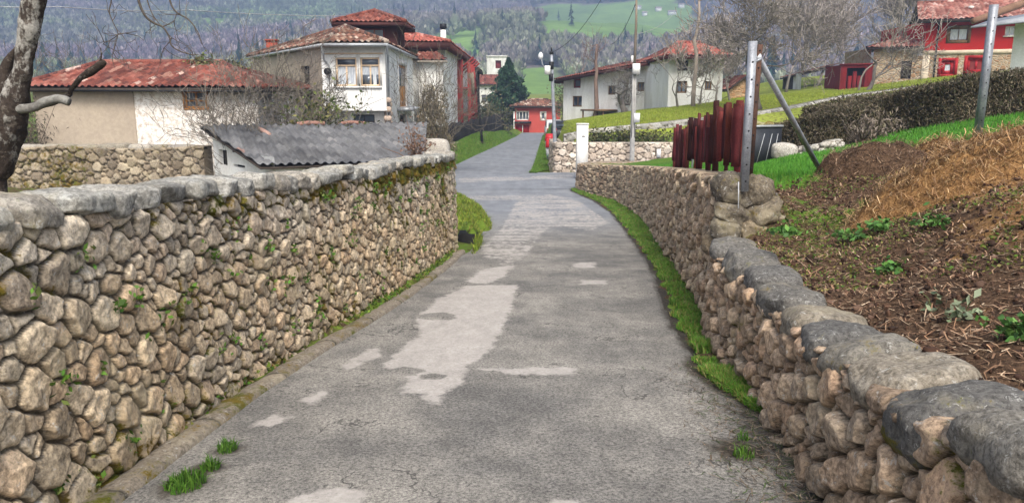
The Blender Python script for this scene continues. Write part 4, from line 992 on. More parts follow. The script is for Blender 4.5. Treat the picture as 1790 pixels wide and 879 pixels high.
# turret
ty = 43.; a_ = at(602, 60, ty)[:2]; b_ = at(694, 60, ty)[:2]; ft = Fr(a_, b_); tz0, tz1 = zat(ty, 95), zat(ty, 40)
mb = MB(); hz = hole(ft, 618, 672, 50, 78); wall(mb, ft, 0, ft.L, tz0, tz1, [hz])
fts = Fr(ft(ft.L, 0, 0)[:2], ft(ft.L, 3, 0)[:2]); ftl = Fr(ft(0, 3, 0)[:2], ft(0, 0, 0)[:2]); hq = (.6, 1.3, tz0 + .5, tz1 - .35)
wall(mb, fts, 0, 3, tz0, tz1, [hq]); wall(mb, ftl, 0, 3, tz0, tz1); mb.build('turret_wall', MT['soffit'], bh)
window(bh, ft, hz, 'gallery_red', 'glass', cols=3, bar=.08, name='turret_window'); window(bh, fts, hq, 'wood_tan', 'glass', cols=1, bar=.06, name='turret_window')
q = .55; T = [ft(-q, -q, tz1), ft(ft.L + q, -q, tz1), ft(ft.L + q, 3 + q, tz1), ft(-q, 3 + q, tz1)]; ap = ft(ft.L / 2, 1.5, zat(ty + 1.5, 20))
roof(bh, [[T[0], T[1], ap], [T[1], T[2], ap], [T[2], T[3], ap], [T[3], T[0], ap]], [(T[0], ap), (T[1], ap)], tw=.25, under='soffit', name='turret_roof', t=.2)

# -- second wing further up the lane
wh = thing0('gable_house', 'tall white house with deep dark soffit and a red timber gallery facing the lane', 'house', at(760, 220, 50))
Yw = 50.; fW = Fr(at(700, 150, Yw)[:2], at(779, 150, Yw)[:2]); ez = zat(Yw, 84)
hv = hole(fW, 745, 772, 105, 118)
mb = MB(); wall(mb, fW, 0, fW.L, -2.4, ez, [hv]); mb.build('wall', MT['plaster_clean'], wh)
mb = MB(); mb.box((hv[0], .14, hv[2]), (hv[1], .2, hv[3]), M=fW.M); mb.build('blind_window', MT['plaster_old'], wh)
fS = Fr(fW(fW.L, 0, 0)[:2], (fW(fW.L, 0, 0)[0] + .35, 75.)); mb = MB(); wall(mb, fS, 0, fS.L, -2.6, ez); mb.build('wall', MT['plaster_clean'], wh)
e1 = at(699, 79, 48.9); e2 = at(787, 73, 48.9); e1[2] = e2[2] = ez + .3; e3 = np.array([e2[0] + .3, 76, ez + .3]); e4 = np.array([e1[0] - 6, 76, ez + .3]); e0 = np.array([e1[0] - 6, 48.9, ez + .3])
k0 = at(700, 49, 54.5); k0[0] -= 1.5; k0[2] = zat(54.5, 47); k1 = np.array([k0[0], 70, k0[2]])
ro = roof(wh, [[e0, e2, k0], [e2, e3, k1, k0], [e3, e4, k1], [e4, e0, k0, k1]], [(e2, k0)], pal=[(.40, .12, .09), (.46, .16, .12), (.34, .09, .07), (.52, .24, .2), (.36, .12, .1), (.3, .1, .08), (.5, .3, .25)], tw=.26, under='soffit', t=.45)
c = at(775, 62, 55); mb = MB(); mb.tube([c - [0, 0, 1.2], c + [0, 0, .35]], .2, 10); mb.build('chimney', MT['white_trim'], ro)
mb = MB(); mb.tube([c + [0, 0, .35], c + [0, 0, .42], c + [0, 0, .44], c + [0, 0, .74]], [.2, .12, .24, .24], 10); mb.build('chimney_cap', MT['metal_dark'], ro)
# lower lean-to roof in front
p0 = at(722, 105, 46.5); p1 = at(782, 105, 46.5); p1[2] = p0[2]; q0 = at(735, 90, 49.8); q1 = at(760, 90, 49.8); q0[2] = q1[2] = zat(49.8, 87)
roof(wh, [[p0, p1, q1, q0]], [], tw=.26, under='soffit_pale', name='porch_roof')
fp = Fr(p0[:2] + [.25, .4], p1[:2] + [-.3, .4]); mb = MB(); wall(mb, fp, 0, fp.L, -2.2, p0[2] - .1); mb.build('porch_wall', MT['plaster_white'], wh)
fp2 = Fr(fp(fp.L, 0, 0)[:2], fp(fp.L, 3.2, 0)[:2]); mb = MB(); wall(mb, fp2, 0, 3.2, -2.2, p0[2] - .1); mb.build('porch_wall', MT['plaster_white'], wh)
# gallery
ga = MB(); x0 = fS.a[0] + .03
for yy in (59.6, 63, 66.5, 70):
    ga.bar([x0 + .95, yy, -2.4], [x0 + .95, yy, ez - .5], .26, c=(1, 1, 1)); ga.bar([x0, yy, ez - 1.2], [x0 + 1.3, yy, ez - .1], .16, c=(.8, .8, .8))
for zz in (.2, 2.2): ga.box((x0, 59.5, zz), (x0 + 1.1, 70.2, zz + .18), c=(.8, .8, .8)); ga.box((x0 + .93, 59.5, zz + 1.0), (x0 + 1.02, 70.2, zz + 1.1))
for yy in np.arange(59.8, 70, .35):
    for zz in (.38, 2.38): ga.box((x0 + .95, yy, zz), (x0 + 1.0, yy + .12, zz + .84), c=(.75, .7, .7))
ga.box((x0, 59.0, -2.4), (x0 + .5, 59.45, ez - .3), c=(1, 1, 1)); ga.build('gallery', MT['gallery_red'], wh)

# dark back wing with a black-tiled roof beyond the gallery
dh = thing0('dark_roof_house', 'narrow house with a dark tiled roof and grey timber posts beyond the red gallery', 'house', (-4.2, 78, -2.3))
z1 = zat(76, 118); x1 = at(833, 140, 78)[0]
mb = MB(); mb.box((-9, 77, -2.6), (x1 - .9, 86, z1)); mb.build('wall', MT['plaster_white'], dh)
roof(dh, [[np.array([x1 + .3, 75.5, z1 - .1]), np.array([x1 + .3, 88, z1 - .1]), np.array([x1 - 6, 88, z1 + 2.7]), np.array([x1 - 6, 75.5, z1 + 2.7])]], [], pal=[(.08, .06, .055), (.11, .08, .07), (.06, .05, .05)], pp=[.4, .3, .3], tw=.3, under='wood_dark', t=.3)
mb = MB()
for yy in (76, 80, 84): mb.bar([x1 - .1, yy, -2.6], [x1 - .1, yy, z1 - .3], .3)
mb.box((x1 - 1, 76, .2), (x1, 84, .5)); mb.build('post', MT['wood_dark'], dh)

# -- church belfry
cb = thing0('belfry', 'white church belfry with a brown arched bell opening above the dark conifer', 'belfry', (at(868, 150, 150)[0], 150, -3))
fr = Fr(at(851, 115, 150)[:2], at(885, 115, 150)[:2]); zt_ = zat(150, 100); hb = hole(fr, 866, 876, 106, 120)
mb = MB(); wall(mb, fr, 0, fr.L, -3, zt_, [hb], rev=.6); fs = Fr(fr(fr.L, 0, 0)[:2], fr(fr.L, 2, 0)[:2]); wall(mb, fs, 0, 2, -3, zt_); wall(mb, Fr(fr(0, 2, 0)[:2], fr(0, 0, 0)[:2]), 0, 2, -3, zt_); mb.box((-.15, -.15, zt_), (fr.L + .15, 2.1, zt_ + .25), M=fr.M); mb.build('wall', MT['plaster_white'], cb)
mb = MB(); mb.box((hb[0], .5, hb[2]), (hb[1], .6, hb[3]), M=fr.M); mb.build('bell_opening', MT['gallery_red'], cb)
vh = thing0('village_house', 'small far white house with a red roof half hidden left of the conifer', 'house', (at(842, 180, 118)[0], 118, -2.6))
fr = Fr(at(826, 180, 118)[:2], at(868, 180, 118)[:2]); zt_ = zat(118, 148); h = hole(fr, 842, 850, 166, 180)
mb = MB(); wall(mb, fr, 0, fr.L, -3, zt_, [h]); wall(mb, Fr(fr(fr.L, 0, 0)[:2], fr(fr.L, 5, 0)[:2]), 0, 5, -3, zt_); mb.build('wall', MT['plaster_white'], vh); window(vh, fr, h, 'wood_brown')
roof(vh, [[fr(-.4, -.5, zt_), fr(fr.L + .4, -.5, zt_), fr(fr.L + .4, 3, zt_ + 1.5), fr(-.4, 3, zt_ + 1.5)], [fr(fr.L + .4, 6, zt_), fr(-.4, 6, zt_), fr(-.4, 3, zt_ + 1.5), fr(fr.L + .4, 3, zt_ + 1.5)]], tw=.3)

# -- salmon red house at the end of the road
rh = thing0('red_house', 'small salmon red house with a hipped tile roof where the far road ends', 'house', at(940, 237, 95))
Yr = 95.; fr = Fr(at(900, 205, Yr)[:2], at(979, 205, Yr)[:2]); ez = zat(Yr, 186); g = zat(Yr, 240)
h1 = hole(fr, 902, 925, 194, 211); h2 = hole(fr, 946, 953, 197, 209); h3 = hole(fr, 902, 925, 219, 236)
mb = MB(); wall(mb, fr, 0, fr.L, g - .6, ez, [h1, h2, h3], rev=.25); wall(mb, Fr(fr(fr.L, 0, 0)[:2], fr(fr.L, 7, 0)[:2]), 0, 7, g - .6, ez); wall(mb, Fr(fr(0, 7, 0)[:2], fr(0, 0, 0)[:2]), 0, 7, g - .6, ez); mb.build('wall', MT['red_house'], rh)
window(rh, fr, h1, 'white_trim', 'glass', cols=4, bar=.16); window(rh, fr, h2, 'white_trim', 'glass', cols=1, bar=.1, surround='white_trim', sw=.14)
o_ = door(rh, fr, h3, 'red_dark', v=.15, name='garage_door', planks=2)
mb = MB(); mb.box(((h3[0] + h3[1]) / 2 - .05, .02, h3[2]), ((h3[0] + h3[1]) / 2 + .05, .14, h3[3]), M=fr.M); mb.build('post', MT['white_trim'], o_)
mb = MB(); mb.box((h1[0] - .2, -.5, h1[2] - .32), (h1[1] + .25, -.01, h1[2] - .1), M=fr.M); mb.build('canopy', MT['metal_dark'], rh)
mb = MB(); mb.box((-.18, -.06, g - .6), (-.005, .1, ez - .6), M=fr.M); mb.build('corner_post', MT['white_trim'], rh)
T = [fr(-.6, -.6, ez), fr(fr.L + .7, -.6, ez), fr(fr.L + .7, 7.6, ez), fr(-.6, 7.6, ez)]; k0 = at(928, 176, Yr + 3.5); k1 = at(956, 176, Yr + 3.5); k0[2] = k1[2] = zat(Yr + 3.5, 174)
roof(rh, [[T[0], T[1], k1, k0], [T[1], T[2], k1], [T[3], T[0], k0], [T[2], T[3], k0, k1]], [(T[0], k0), (T[1], k1), (k0, k1)], pal=OLD, pp=[.24, .2, .14, .14, .12, .08, .08], tw=.3)

# -- long white house on the green slope
lh = thing0('long_white_house', 'long white two storey house with a long red roof above the green slope', 'house', at(1080, 195, 62))
fr = Fr(at(985, 150, 67)[:2], at(1167, 150, 58)[:2]); za, zb_ = zat(67, 140), zat(58, 104); slope = (zb_ - za) / fr.L
H = [hole(fr, 1002, 1015, 138, 154), hole(fr, 1000, 1017, 168, 187), hole(fr, 1113, 1127, 144, 160), hole(fr, 1062, 1076, 150, 166), hole(fr, 1133, 1140, 122, 190)]
mb = MB(); wall(mb, fr, 0, fr.L, -1.6, za - .1, H, z1b=zb_ - .1); f9 = Fr(fr(0, 4.4, 0)[:2], fr.a); wall(mb, f9, 0, f9.L, -1.6, za - .1); mb.build('wall', MT['plaster_clean'], lh)
window(lh, fr, H[0], 'gallery_red', 'glass', cols=1, bar=.14)
for q in (1, 2, 3): window(lh, fr, H[q], 'wood_brown', 'glass', cols=2, bar=.1)
door(lh, fr, H[4], 'wood_tan', planks=2)
n = fr.v
e1 = fr(-.6, -.8, za); e2 = fr(fr.L + .1, -.8, zb_); k2 = fr(fr.L + .1, 2.2, zb_ + .75); k1 = fr(1.2, 2.2, za + .75)
e3 = fr(fr.L + .1, 5, zb_); e4 = fr(-.6, 5, za)
ro = roof(lh, [[e1, e2, k2, k1], [e3, e4, k1, k2], [e4, e1, k1]], [(k1, k2)], tw=.28, under='soffit', t=.25)
c = lerp(k1, k2, .45); mb = MB(); mb.tube([c - [0, 0, .3], c + [0, 0, .5]], .18, 8); mb.build('chimney', MT['white_trim'], ro)
mb = MB(); u0_, u1_ = fr.u_at(1040, 182), fr.u_at(1080, 182); mb.box((u0_, -1.6, .55), (u1_, 0, .68), M=fr.M)
for uu in (u0_ + .1, u1_ - .2): mb.box((uu, -1.5, -.8), (uu + .1, -1.4, .55), M=fr.M)
mb.build('porch', MT['wood_brown'], lh)

# -- taller white house beside it
th = thing0('hip_roof_house', 'square white house with a hipped red roof behind bare shrubs on the slope', 'house', at(1215, 185, 53))
Yt = 53.; fr = Fr(at(1169, 130, Yt)[:2], at(1264, 130, Yt)[:2]); ez = zat(Yt, 98)
H = [hole(fr, 1185, 1203, 106, 124), hole(fr, 1183, 1201, 142, 163), hole(fr, 1232, 1244, 142, 158)]
mb = MB(); wall(mb, fr, 0, fr.L, -.5, ez, H); wall(mb, Fr((fr.a[0] - .6, 62), fr.a), 0, 9, -.5, ez); wall(mb, Fr(fr(fr.L, 0, 0)[:2], fr(fr.L, 9, 0)[:2]), 0, 9, -.5, ez); mb.build('wall', MT['plaster_clean'], th)
window(th, fr, H[0], 'metal_dark', 'glass', cols=2, bar=.08)
for q in (1, 2): window(th, fr, H[q], 'wood_brown', 'wood_dark' if 0 else 'glass', cols=2, bar=.1)
T = [fr(-.5, -.8, ez), fr(fr.L + .6, -.8, ez), fr(fr.L + .6, 9.6, ez), fr(-.5, 9.6, ez)]; k0 = fr(1.4, 4.4, zat(57.4, 75)); k1 = fr(fr.L - .6, 4.4, zat(57.4, 75))
roof(th, [[T[0], T[1], k1, k0], [T[1], T[2], k1], [T[3], T[0], k0], [T[2], T[3], k0, k1]], [(T[0], k0), (k0, k1)], pal=[(.36, .12, .09), (.42, .17, .13), (.3, .09, .07), (.46, .24, .2), (.33, .13, .11), (.25, .08, .06), (.5, .3, .25)], tw=.28, under='soffit', t=.22)

# -- small outbuildings on the hill
ob = thing0('stone_outbuilding', 'small tan stone outbuilding with a pink tiled roof behind the metal posts', 'outbuilding', at(1295, 170, 60))
fr = Fr(at(1274, 160, 60)[:2], at(1310, 160, 60)[:2]); zt_ = zat(60, 152); mid = fr.L * .75
mb = MB(); wall(mb, fr, 0, mid, .5, zat(60, 155), z1b=zat(60, 134)); wall(mb, fr, mid, fr.L, .5, zat(60, 134), z1b=zat(60, 150)); mb.build('wall', MT['rubble_orange'], ob)
zp = zat(60, 132); roof(ob, [[fr(fr.L + .6, -.3, zat(60, 152)), fr(fr.L + .6, 5, zat(60, 152)), fr(mid, 5, zp), fr(mid, -.3, zp)], [fr(-.2, 5, zat(60, 157)), fr(-.2, -.3, zat(60, 157)), fr(mid, -.3, zp), fr(mid, 5, zp)]], pal=PINK, tw=.28)
ob = thing0('white_gable', 'small white gable end with a faded pink roof among the bare trees', 'outbuilding', at(1388, 160, 70))
fr = Fr(at(1386, 150, 70)[:2], at(1400, 150, 68)[:2]); f2 = Fr(at(1368, 150, 73)[:2], fr.a)
mb = MB(); wall(mb, fr, 0, fr.L, .5, zat(70, 128), z1b=zat(70, 131)); mb.build('wall', MT['plaster_white'], ob)
mb = MB(); wall(mb, f2, 0, f2.L, .5, zat(70, 134)); mb.build('wall', MT['wood_dark'], ob)
roof(ob, [[np.append(f2(0, -.3, 0)[:2], zat(72, 136)), np.append(fr(.6, -.3, 0)[:2], zat(70, 132)), np.append(fr(0, 4, 0)[:2], zat(73, 116)), np.append(f2(0, 4, 0)[:2], zat(75, 117))]], pal=PINK, tw=.28)

# -- red-painted farmhouse on the hill with its stone annex
fh_ = thing0('farmhouse', 'bright red two storey farmhouse on a tan stone ground floor at the hill top', 'house', at(1690, 130, 60))
Yf = 60.; pL = at(1616, 85, Yf)[:2]; pR = at(1796, 85, 57.5)[:2]; fr = Fr(pL, pR); zt0, zt1 = fr.z_at(.2, 37), fr.z_at(fr.L, 24); zm = fr.z_at(2, 92); g = 1.5
Wu = [hole(fr, 1660, 1692, 50, 71), hole(fr, 1757, 1775, 46, 63)]; Wl = [hole(fr, 1645, 1668, 107, 130), hole(fr, 1691, 1722, 103, 126)]
mb = MB(); wall(mb, fr, 0, fr.L, zm, zt0, Wu); wall(mb, Fr((fr.a[0] + .8, 69), fr.a), 0, 9, zm, zt0); mb.build('upper_wall', MT['red_paint'], fh_)
mb = MB(); wall(mb, fr, 0, fr.L, g, zm - .003, Wl); mb.build('lower_wall', MT['rubble_tan'], fh_)
mb = MB(); mb.box((-.04, -.07, zm - .14), (fr.L, .02, zm + .16), M=fr.M); mb.box((-.06, -.05, g), (.42, .03, zm - .145), M=fr.M); mb.build('stone_band', MT['cream_stone'], fh_)
window(fh_, fr, Wu[0], 'wood_brown', 'curtain', cols=2, bar=.06, surround='wood_brown', sw=.2); window(fh_, fr, Wu[1], 'white_trim', 'curtain', cols=2, bar=.07, sill='white_trim')
window(fh_, fr, Wl[0], 'red_dark', 'curtain', cols=1, bar=.26, surround='red_dark', sw=.22); window(fh_, fr, Wl[1], 'red_dark', 'gallery_red', cols=2, bar=.16, surround='red_dark', sw=.24)
mb = MB(); mb.box((.75, -.12, g + .3), (.85, -.02, zt0), M=fr.M); mb.build('downpipe', MT['metal_dark'], fh_)
e1 = fr(-.7, -.9, zt0 + .02); e2 = fr(fr.L + 4, -.9, zt0 + .02); k2 = fr(fr.L + 4, 4.4, zt0 + 1.75); k1 = fr(-.45, 4.4, zt0 + 1.75); e3 = fr(fr.L + 4, 9.8, zt0); e4 = fr(-.7, 9.8, zt0)
ro = roof(fh_, [[e1, e2, k2, k1], [e3, e4, k1, k2]], [(k1, k2)], pal=PINK, tw=.34, under='wood_dark', t=.2)
V, Q = rock((.35, .3, .22), 77, 6, 3, .1); mb = MB(); mb.add(V + lerp(e1, e2, .32) * .5 + lerp(k1, k2, .32) * .5 + [0, 0, .15], Q, c=(.7, .68, .65, 0)); mb.build('roof_stone', MT['stone'], ro, smooth=True)
an = thing0('stone_annex', 'low tan stone annex with a dark doorway joined to the red farmhouse', 'annex', at(1570, 140, 60))
pa = at(1526, 110, 61.5)[:2]; fa = Fr(pa, pL + [-.02, .02]); za_ = fa.z_at(0, 84); zb_ = fa.z_at(fa.L, 80); hd = hole(fa, 1575, 1593, 107, 138)
hw = hole(fa, 1603, 1613, 86, 98)
mb = MB(); wall(mb, fa, 0, fa.L, .8, za_, [hd, hw], z1b=za_); wall(mb, Fr((fa.a[0] + .5, 68), fa.a), 0, 6, .8, za_); mb.build('wall', MT['rubble_tan'], an)
door(an, fa, hd, 'wood_dark', planks=3); window(an, fa, hw, 'white_trim', 'curtain', cols=1, bar=.05)
roof(an, [[fa(-.6, -.5, za_), fa(fa.L - .01, -.5, za_), fa(fa.L - .01, 4.5, za_ + 1.35), fa(2.6, 4.5, za_ + 1.35)], [fa(-.6, 6.5, za_), fa(-.6, -.5, za_), fa(2.6, 4.5, za_ + 1.35)]], pal=PINK, tw=.34)
rs = thing0('red_shed', 'small shed with open dark red plank doors left of the stone annex', 'shed', at(1497, 150, 60))
f_ = Fr(at(1469, 130, 61)[:2], at(1525, 130, 60)[:2]); zr = f_.z_at(1, 114); h = (.45, f_.L - .5, .9, zr - .2)
mb = MB(); wall(mb, f_, 0, f_.L, .8, zr, [h], rev=.5); wall(mb, Fr((f_.a[0] + .4, 65), f_.a), 0, 4, .8, zr); mb.box((-.1, -.1, zr), (f_.L, 3.5, zr + .1), M=f_.M); mb.build('wall', MT['shed_red'], rs)
mb = MB(); mb.box((h[0], .5, .8), (h[1], .55, h[3]), M=f_.M); mb.build('interior', MT['dark_void'], rs)
mb = MB()
for k in range(5): mb.box((h[0] + .08 + k * .34, .25, .9), (h[0] + .36 + k * .34, .3, h[3] - .35 * (k % 2 == 0) - .25), M=f_.M)
mb.build('door', MT['shed_red'], rs)

# -- white corner of a near building at the right edge
wb = thing0('white_building', 'plain white building corner with a broad grey roof edge at the right border', 'house', at(1790, 120, 40))
fr = Fr(at(1770, 80, 40)[:2], at(1900, 80, 38)[:2]); zt_ = fr.z_at(0, 42)
mb = MB(); wall(mb, fr, 0, fr.L, .5, zt_); wall(mb, Fr(fr(0, 6, 0)[:2], fr.a), 0, 6, .5, zt_); mb.build('wall', MT['plaster_clean'], wb)
zt_ = fr.z_at(0, 48)
e1 = at(1697, 47, 39); e2 = at(1900, 17, 37.2); f1 = at(1735, 34, 47); f2 = at(1900, 8, 45); dz = np.array([0, 0, .16])
mb = MB(); v = np.array([e1, e2, f2, f1, e1 - dz * .5, e2 - dz * 2, f2 - dz * 2, f1 - dz * .5]); mb.add(v, [(0, 1, 2, 3), (7, 6, 5, 4), (0, 4, 5, 1), (1, 5, 6, 2), (2, 6, 7, 3), (3, 7, 4, 0)]); ro = mb.build('roof', MT['zinc'], wb)
p = [at(1700, 38, 40.5), at(1740, 24, 41), at(1800, 2, 42), at(1900, -30, 43)]; mb = MB(); mb.tube(p, [.14, .19, .2, .2], 10, c=(.22, .13, .085)); mb.build('ridge_roll', MT['tile_red'], ro, smooth=True)
# ------------------------------------------------------------------ mountain, its forest and meadows
MR = np.random.default_rng(77)
def mz(x, y):
    s = np.shape(x); r_ = np.hypot(x * .55, y); d = np.maximum(0, r_ - 200)
    z = d * .085 + np.maximum(0, r_ - 420) * .075 + np.maximum(0, r_ - 800) * .03 - 2
    amp = np.clip(d / 250, 0, 1)
    z = z + amp * (22 * fbm(P3(x / 260, y / 260), 101, 3).reshape(s) + 9 * fbm(P3(x / 90, y / 90), 105, 3).reshape(s)) + np.where(x < 0, -x, x) * .01
    return z
MEADOW = [[(895, 182), (915, 138), (930, 116), (990, 124), (1010, 182)], [(940, 14), (1000, 8), (1100, 2), (1190, 0), (1228, 40), (1215, 84), (1130, 82), (1040, 86), (985, 84), (955, 60)],
          [(740, 105), (765, 55), (830, 42), (872, 62), (880, 112), (830, 124)], [(1000, 170), (1010, 150), (1100, 150), (1100, 175)], [(690, 100), (740, 84), (760, 100), (740, 120)], [(320, 40), (420, 30), (440, 48), (340, 58)]]
CONIF = [[(130, 2), (200, -12), (330, -10), (345, 18), (250, 22), (160, 16)], [(1000, 2), (1120, -10), (1130, 6), (1060, 12)], [(1180, -10), (1330, -10), (1300, 18), (1200, 14)], [(560, -10), (700, -14), (690, 4), (590, 6)], [(850, -10), (960, -10), (950, 8), (870, 4)]]
def pix(x, y, z):
    z = z - CH; d = y * CP - z * SP; u = y * SP + z * CP; return 895 + F * x / d, 439.5 - F * u / d
def inside(polys, X, Y):
    f = np.full(X.shape, -99.)
    for p in polys: f = np.maximum(f, sdf(p, X, Y))
    return f
mx = np.concatenate([np.arange(-1500, -500, 50), np.arange(-500, 500, 9), np.arange(500, 1501, 50)]); my = np.concatenate([np.arange(185, 420, 6), np.arange(420, 1000, 10), np.arange(1000, 1960, 30)])
X, Y = np.meshgrid(mx, my, indexing='ij'); Z = mz(X, Y)
px, py = pix(X, Y, Z); md = inside(MEADOW, px + 45 * fbm(P3(X / 45, Y / 45), 5, 3).reshape(X.shape), py + 8 * fbm(P3(X / 45, Y / 45), 6, 3).reshape(X.shape))
g1 = fbm(P3(X / 60, Y / 60), 9, 3).reshape(X.shape)[..., None]
forest_c = np.array([.15, .13, .12]) * (1 + .3 * g1); grass_c = np.array([.17, .28, .07]) * (1 + .35 * g1)
C = np.where((md > 0)[..., None], grass_c, forest_c)
mb = MB(); mb.grid(np.stack([X, Y, Z], -1), C); tag(mb.build('mountain', MT['mountain'], smooth=True), kind='structure')
# woods: bare crowns of upswept twig sprays, and pointed conifers
n = 110000; yy = 235 * np.exp(MR.uniform(0, 1, n) ** .75 * np.log(1550 / 235)); xx = MR.uniform(-.78, .78, n) * yy
keep = MR.uniform(0, 1, n) < np.clip((yy / 800) ** .7, .3, 1); xx, yy = xx[keep], yy[keep]; zz = mz(xx, yy)
px, py = pix(xx, yy, zz); md = inside(MEADOW, px + 45 * fbm(P3(xx / 45, yy / 45), 5, 3), py + 8 * fbm(P3(xx / 45, yy / 45), 6, 3)); cf = inside(CONIF, px + 18 * fbm(P3(xx / 40, yy / 40), 15, 3), py + 5 * fbm(P3(xx / 40, yy / 40), 18, 3))
pn = fbm(P3(xx / 120, yy / 120), 25, 4); keep = (md < -1) | (MR.uniform(0, 1, len(xx)) < np.where(px < 890, .07, .001))
keep &= (py > -70) & (py < 200) & ~((yy < 260) & (np.abs(xx) < 40))
xx, yy, zz, cf, pn, md, px = xx[keep], yy[keep], zz[keep], cf[keep], pn[keep], md[keep], px[keep]
con = (cf > 0) & (MR.uniform(0, 1, len(xx)) < .5) | (MR.uniform(0, 1, len(xx)) < .010); con |= (md > -1) & (px > 900)
def wood(name, idx, conif):
    k = len(idx); mb = MB(); B = np.stack([xx[idx], yy[idx], zz[idx] - .5], 1)
    if not conif:
        h = MR.uniform(7, 12, k) * np.clip(.55 + (yy[idx] - 235) / 500, .55, 1); w = h * MR.uniform(.36, .52, k); m_ = 24
        pal = np.array([(.29, .245, .245), (.35, .315, .285), (.21, .185, .185), (.28, .28, .19), (.41, .375, .34), (.185, .165, .165), (.26, .22, .235)])
        pn_ = np.clip(((pn[idx] + .6) / 1.2 * len(pal)).astype(int) + MR.integers(-1, 2, k), 0, len(pal) - 1)
        gt = fbm(P3(xx[idx] / 200, yy[idx] / 200), 39, 3)[:, None]; c0 = pal[pn_] * MR.uniform(.75, 1.25, (k, 1)) * (1 + np.clip(gt * 1.6, -.2, .7) * np.array([-.2, .3, -.4]))
        # each spray: a blade from inside the crown to its rim, pointing up and out
        a = MR.uniform(0, 2 * math.pi, (k, m_)); e = MR.uniform(.15, 1.5, (k, m_))
        rim = np.stack([np.cos(a) * np.cos(e), np.sin(a) * np.cos(e), np.sin(e)], -1) * MR.uniform(.8, 1.05, (k, m_, 1))
        tip = B[:, None] + rim * np.stack([w, w, h * .62], 1)[:, None] + np.array([0, 0, 1]) * (h * .38)[:, None, None]
        root_ = B[:, None] + rim * np.stack([w * .35, w * .35, h * .1], 1)[:, None] + np.array([0, 0, 1]) * (h * .30)[:, None, None]
        t = np.stack([-np.sin(a), np.cos(a), 0 * a], -1) * (w * .25)[:, None, None]
        mid = root_ * .4 + tip * .6
        V = np.stack([root_, mid - t, tip, mid + t], 2).reshape(-1, 3); kk = k * m_
        c = np.repeat(np.repeat(c0[:, None], m_, 1) * MR.uniform(.72, 1.28, (k, m_, 1)), 4, 1).reshape(-1, 3)
        mb.add(V, np.arange(kk)[:, None] * 4 + np.arange(4), c=c)
    else:
        h = MR.uniform(9, 17, k); w = h * MR.uniform(.16, .25, k); m_ = 30
        c0 = np.array([.018, .045, .036]) * MR.uniform(.6, 1.5, (k, 1))
        f = np.linspace(.06, 1, m_)[None].repeat(k, 0); a = MR.uniform(0, 2 * math.pi, (k, m_))
        rr = (1.04 - f) * w[:, None] * MR.uniform(.7, 1.2, (k, m_)); zb_ = f * h[:, None]
        ctr = B[:, None] + np.stack([0 * a, 0 * a, zb_ + h[:, None] * .13], -1)
        o1 = B[:, None] + np.stack([np.cos(a - .5) * rr, np.sin(a - .5) * rr, zb_ - .02 * h[:, None]], -1); o2 = B[:, None] + np.stack([np.cos(a + .5) * rr, np.sin(a + .5) * rr, zb_ - .04 * h[:, None]], -1)
        V = np.stack([ctr, o1, o2], 2).reshape(-1, 3); kk = k * m_
        c = np.repeat(np.repeat(c0[:, None], m_, 1) * MR.uniform(.75, 1.25, (k, m_, 1)), 3, 1).reshape(-1, 3)
        mb.add(V, None, np.arange(kk)[:, None] * 3 + np.arange(3), c=c)
    return mb.build(name, MT['forest'])
tag(wood('bare_woods', np.where(~con)[0], False), 'leafless purple brown woods covering the mountain side', 'woods', kind='stuff')
tag(wood('conifer_woods', np.where(con)[0], True), 'dark bluish conifers scattered through the bare mountain woods', 'woods', kind='stuff')
# hamlet high on the meadow
def mhit(px_, py_):
    rr = ray(px_, py_); t = np.arange(220, 1900, 1.); P_ = rr[None] * (t / rr[1])[:, None] + [0, 0, CH]; z = mz(P_[:, 0], P_[:, 1]); i = np.argmax(P_[:, 2] < z); return P_[i]
for i, (a, b_, w_, lab) in enumerate([(1116, 18, 7, 'leftmost tiny white farmhouse high on the mountain meadow'), (1152, 21, 6, 'tiny white farmhouse in the middle of the mountain hamlet'), (1176, 27, 9, 'widest tiny white farmhouse of the mountain hamlet'),
        (1192, 15, 6, 'highest tiny white farmhouse at the meadow edge'), (1128, 29, 5, 'lowest tiny white hut on the mountain meadow'), (914, 117, 5, 'tiny pale hut on the dark woods edge above the conifer')]):
    p = mhit(a, b_); q = thing0('hill_farmhouse', lab, 'farmhouse', p, 'farmhouses on the mountain meadow'); s_ = p[1] / 900
    f = Fr(p[:2] + [-w_ / 2 * s_, 0], p[:2] + [w_ / 2 * s_, .6]); z = p[2] - 1; mb = MB(); L = f.L; hh = 4.2 * s_ + 1
    mb.box((0, 0, z), (L, 5 * s_, z + hh), M=f.M); mb.build('wall', MT['plaster_clean'], q)
    mb = MB(); v = np.array([f(-.4, -.5, z + hh), f(L + .4, -.5, z + hh), f(L + .4, 2.5 * s_, z + hh + 1.5 * s_), f(-.4, 2.5 * s_, z + hh + 1.5 * s_), f(-.4, 5.5 * s_, z + hh), f(L + .4, 5.5 * s_, z + hh)])
    mb.add(v, [(0, 1, 2, 3), (3, 2, 5, 4)], c=(.5, .42, .4)); mb.build('roof', MT['tile_red'], q)
# air
mb = MB(); mb.box((-1700, -90, -6), (1700, 2000, 420)); hz_ = mb.build('haze', None); hz_['kind'] = 'stuff'
hm = bpy.data.materials.new('blue air'); hm.use_nodes = True; nt = hm.node_tree; nt.nodes.clear(); ho = nt.nodes.new('ShaderNodeOutputMaterial'); pv = nt.nodes.new('ShaderNodeVolumePrincipled')
pv.inputs['Color'].default_value = (.47, .64, 1, 1); pv.inputs['Density'].default_value = .00105; pv.inputs['Anisotropy'].default_value = .1; nt.links.new(pv.outputs[0], ho.inputs['Volume']); hz_.data.materials.append(hm)
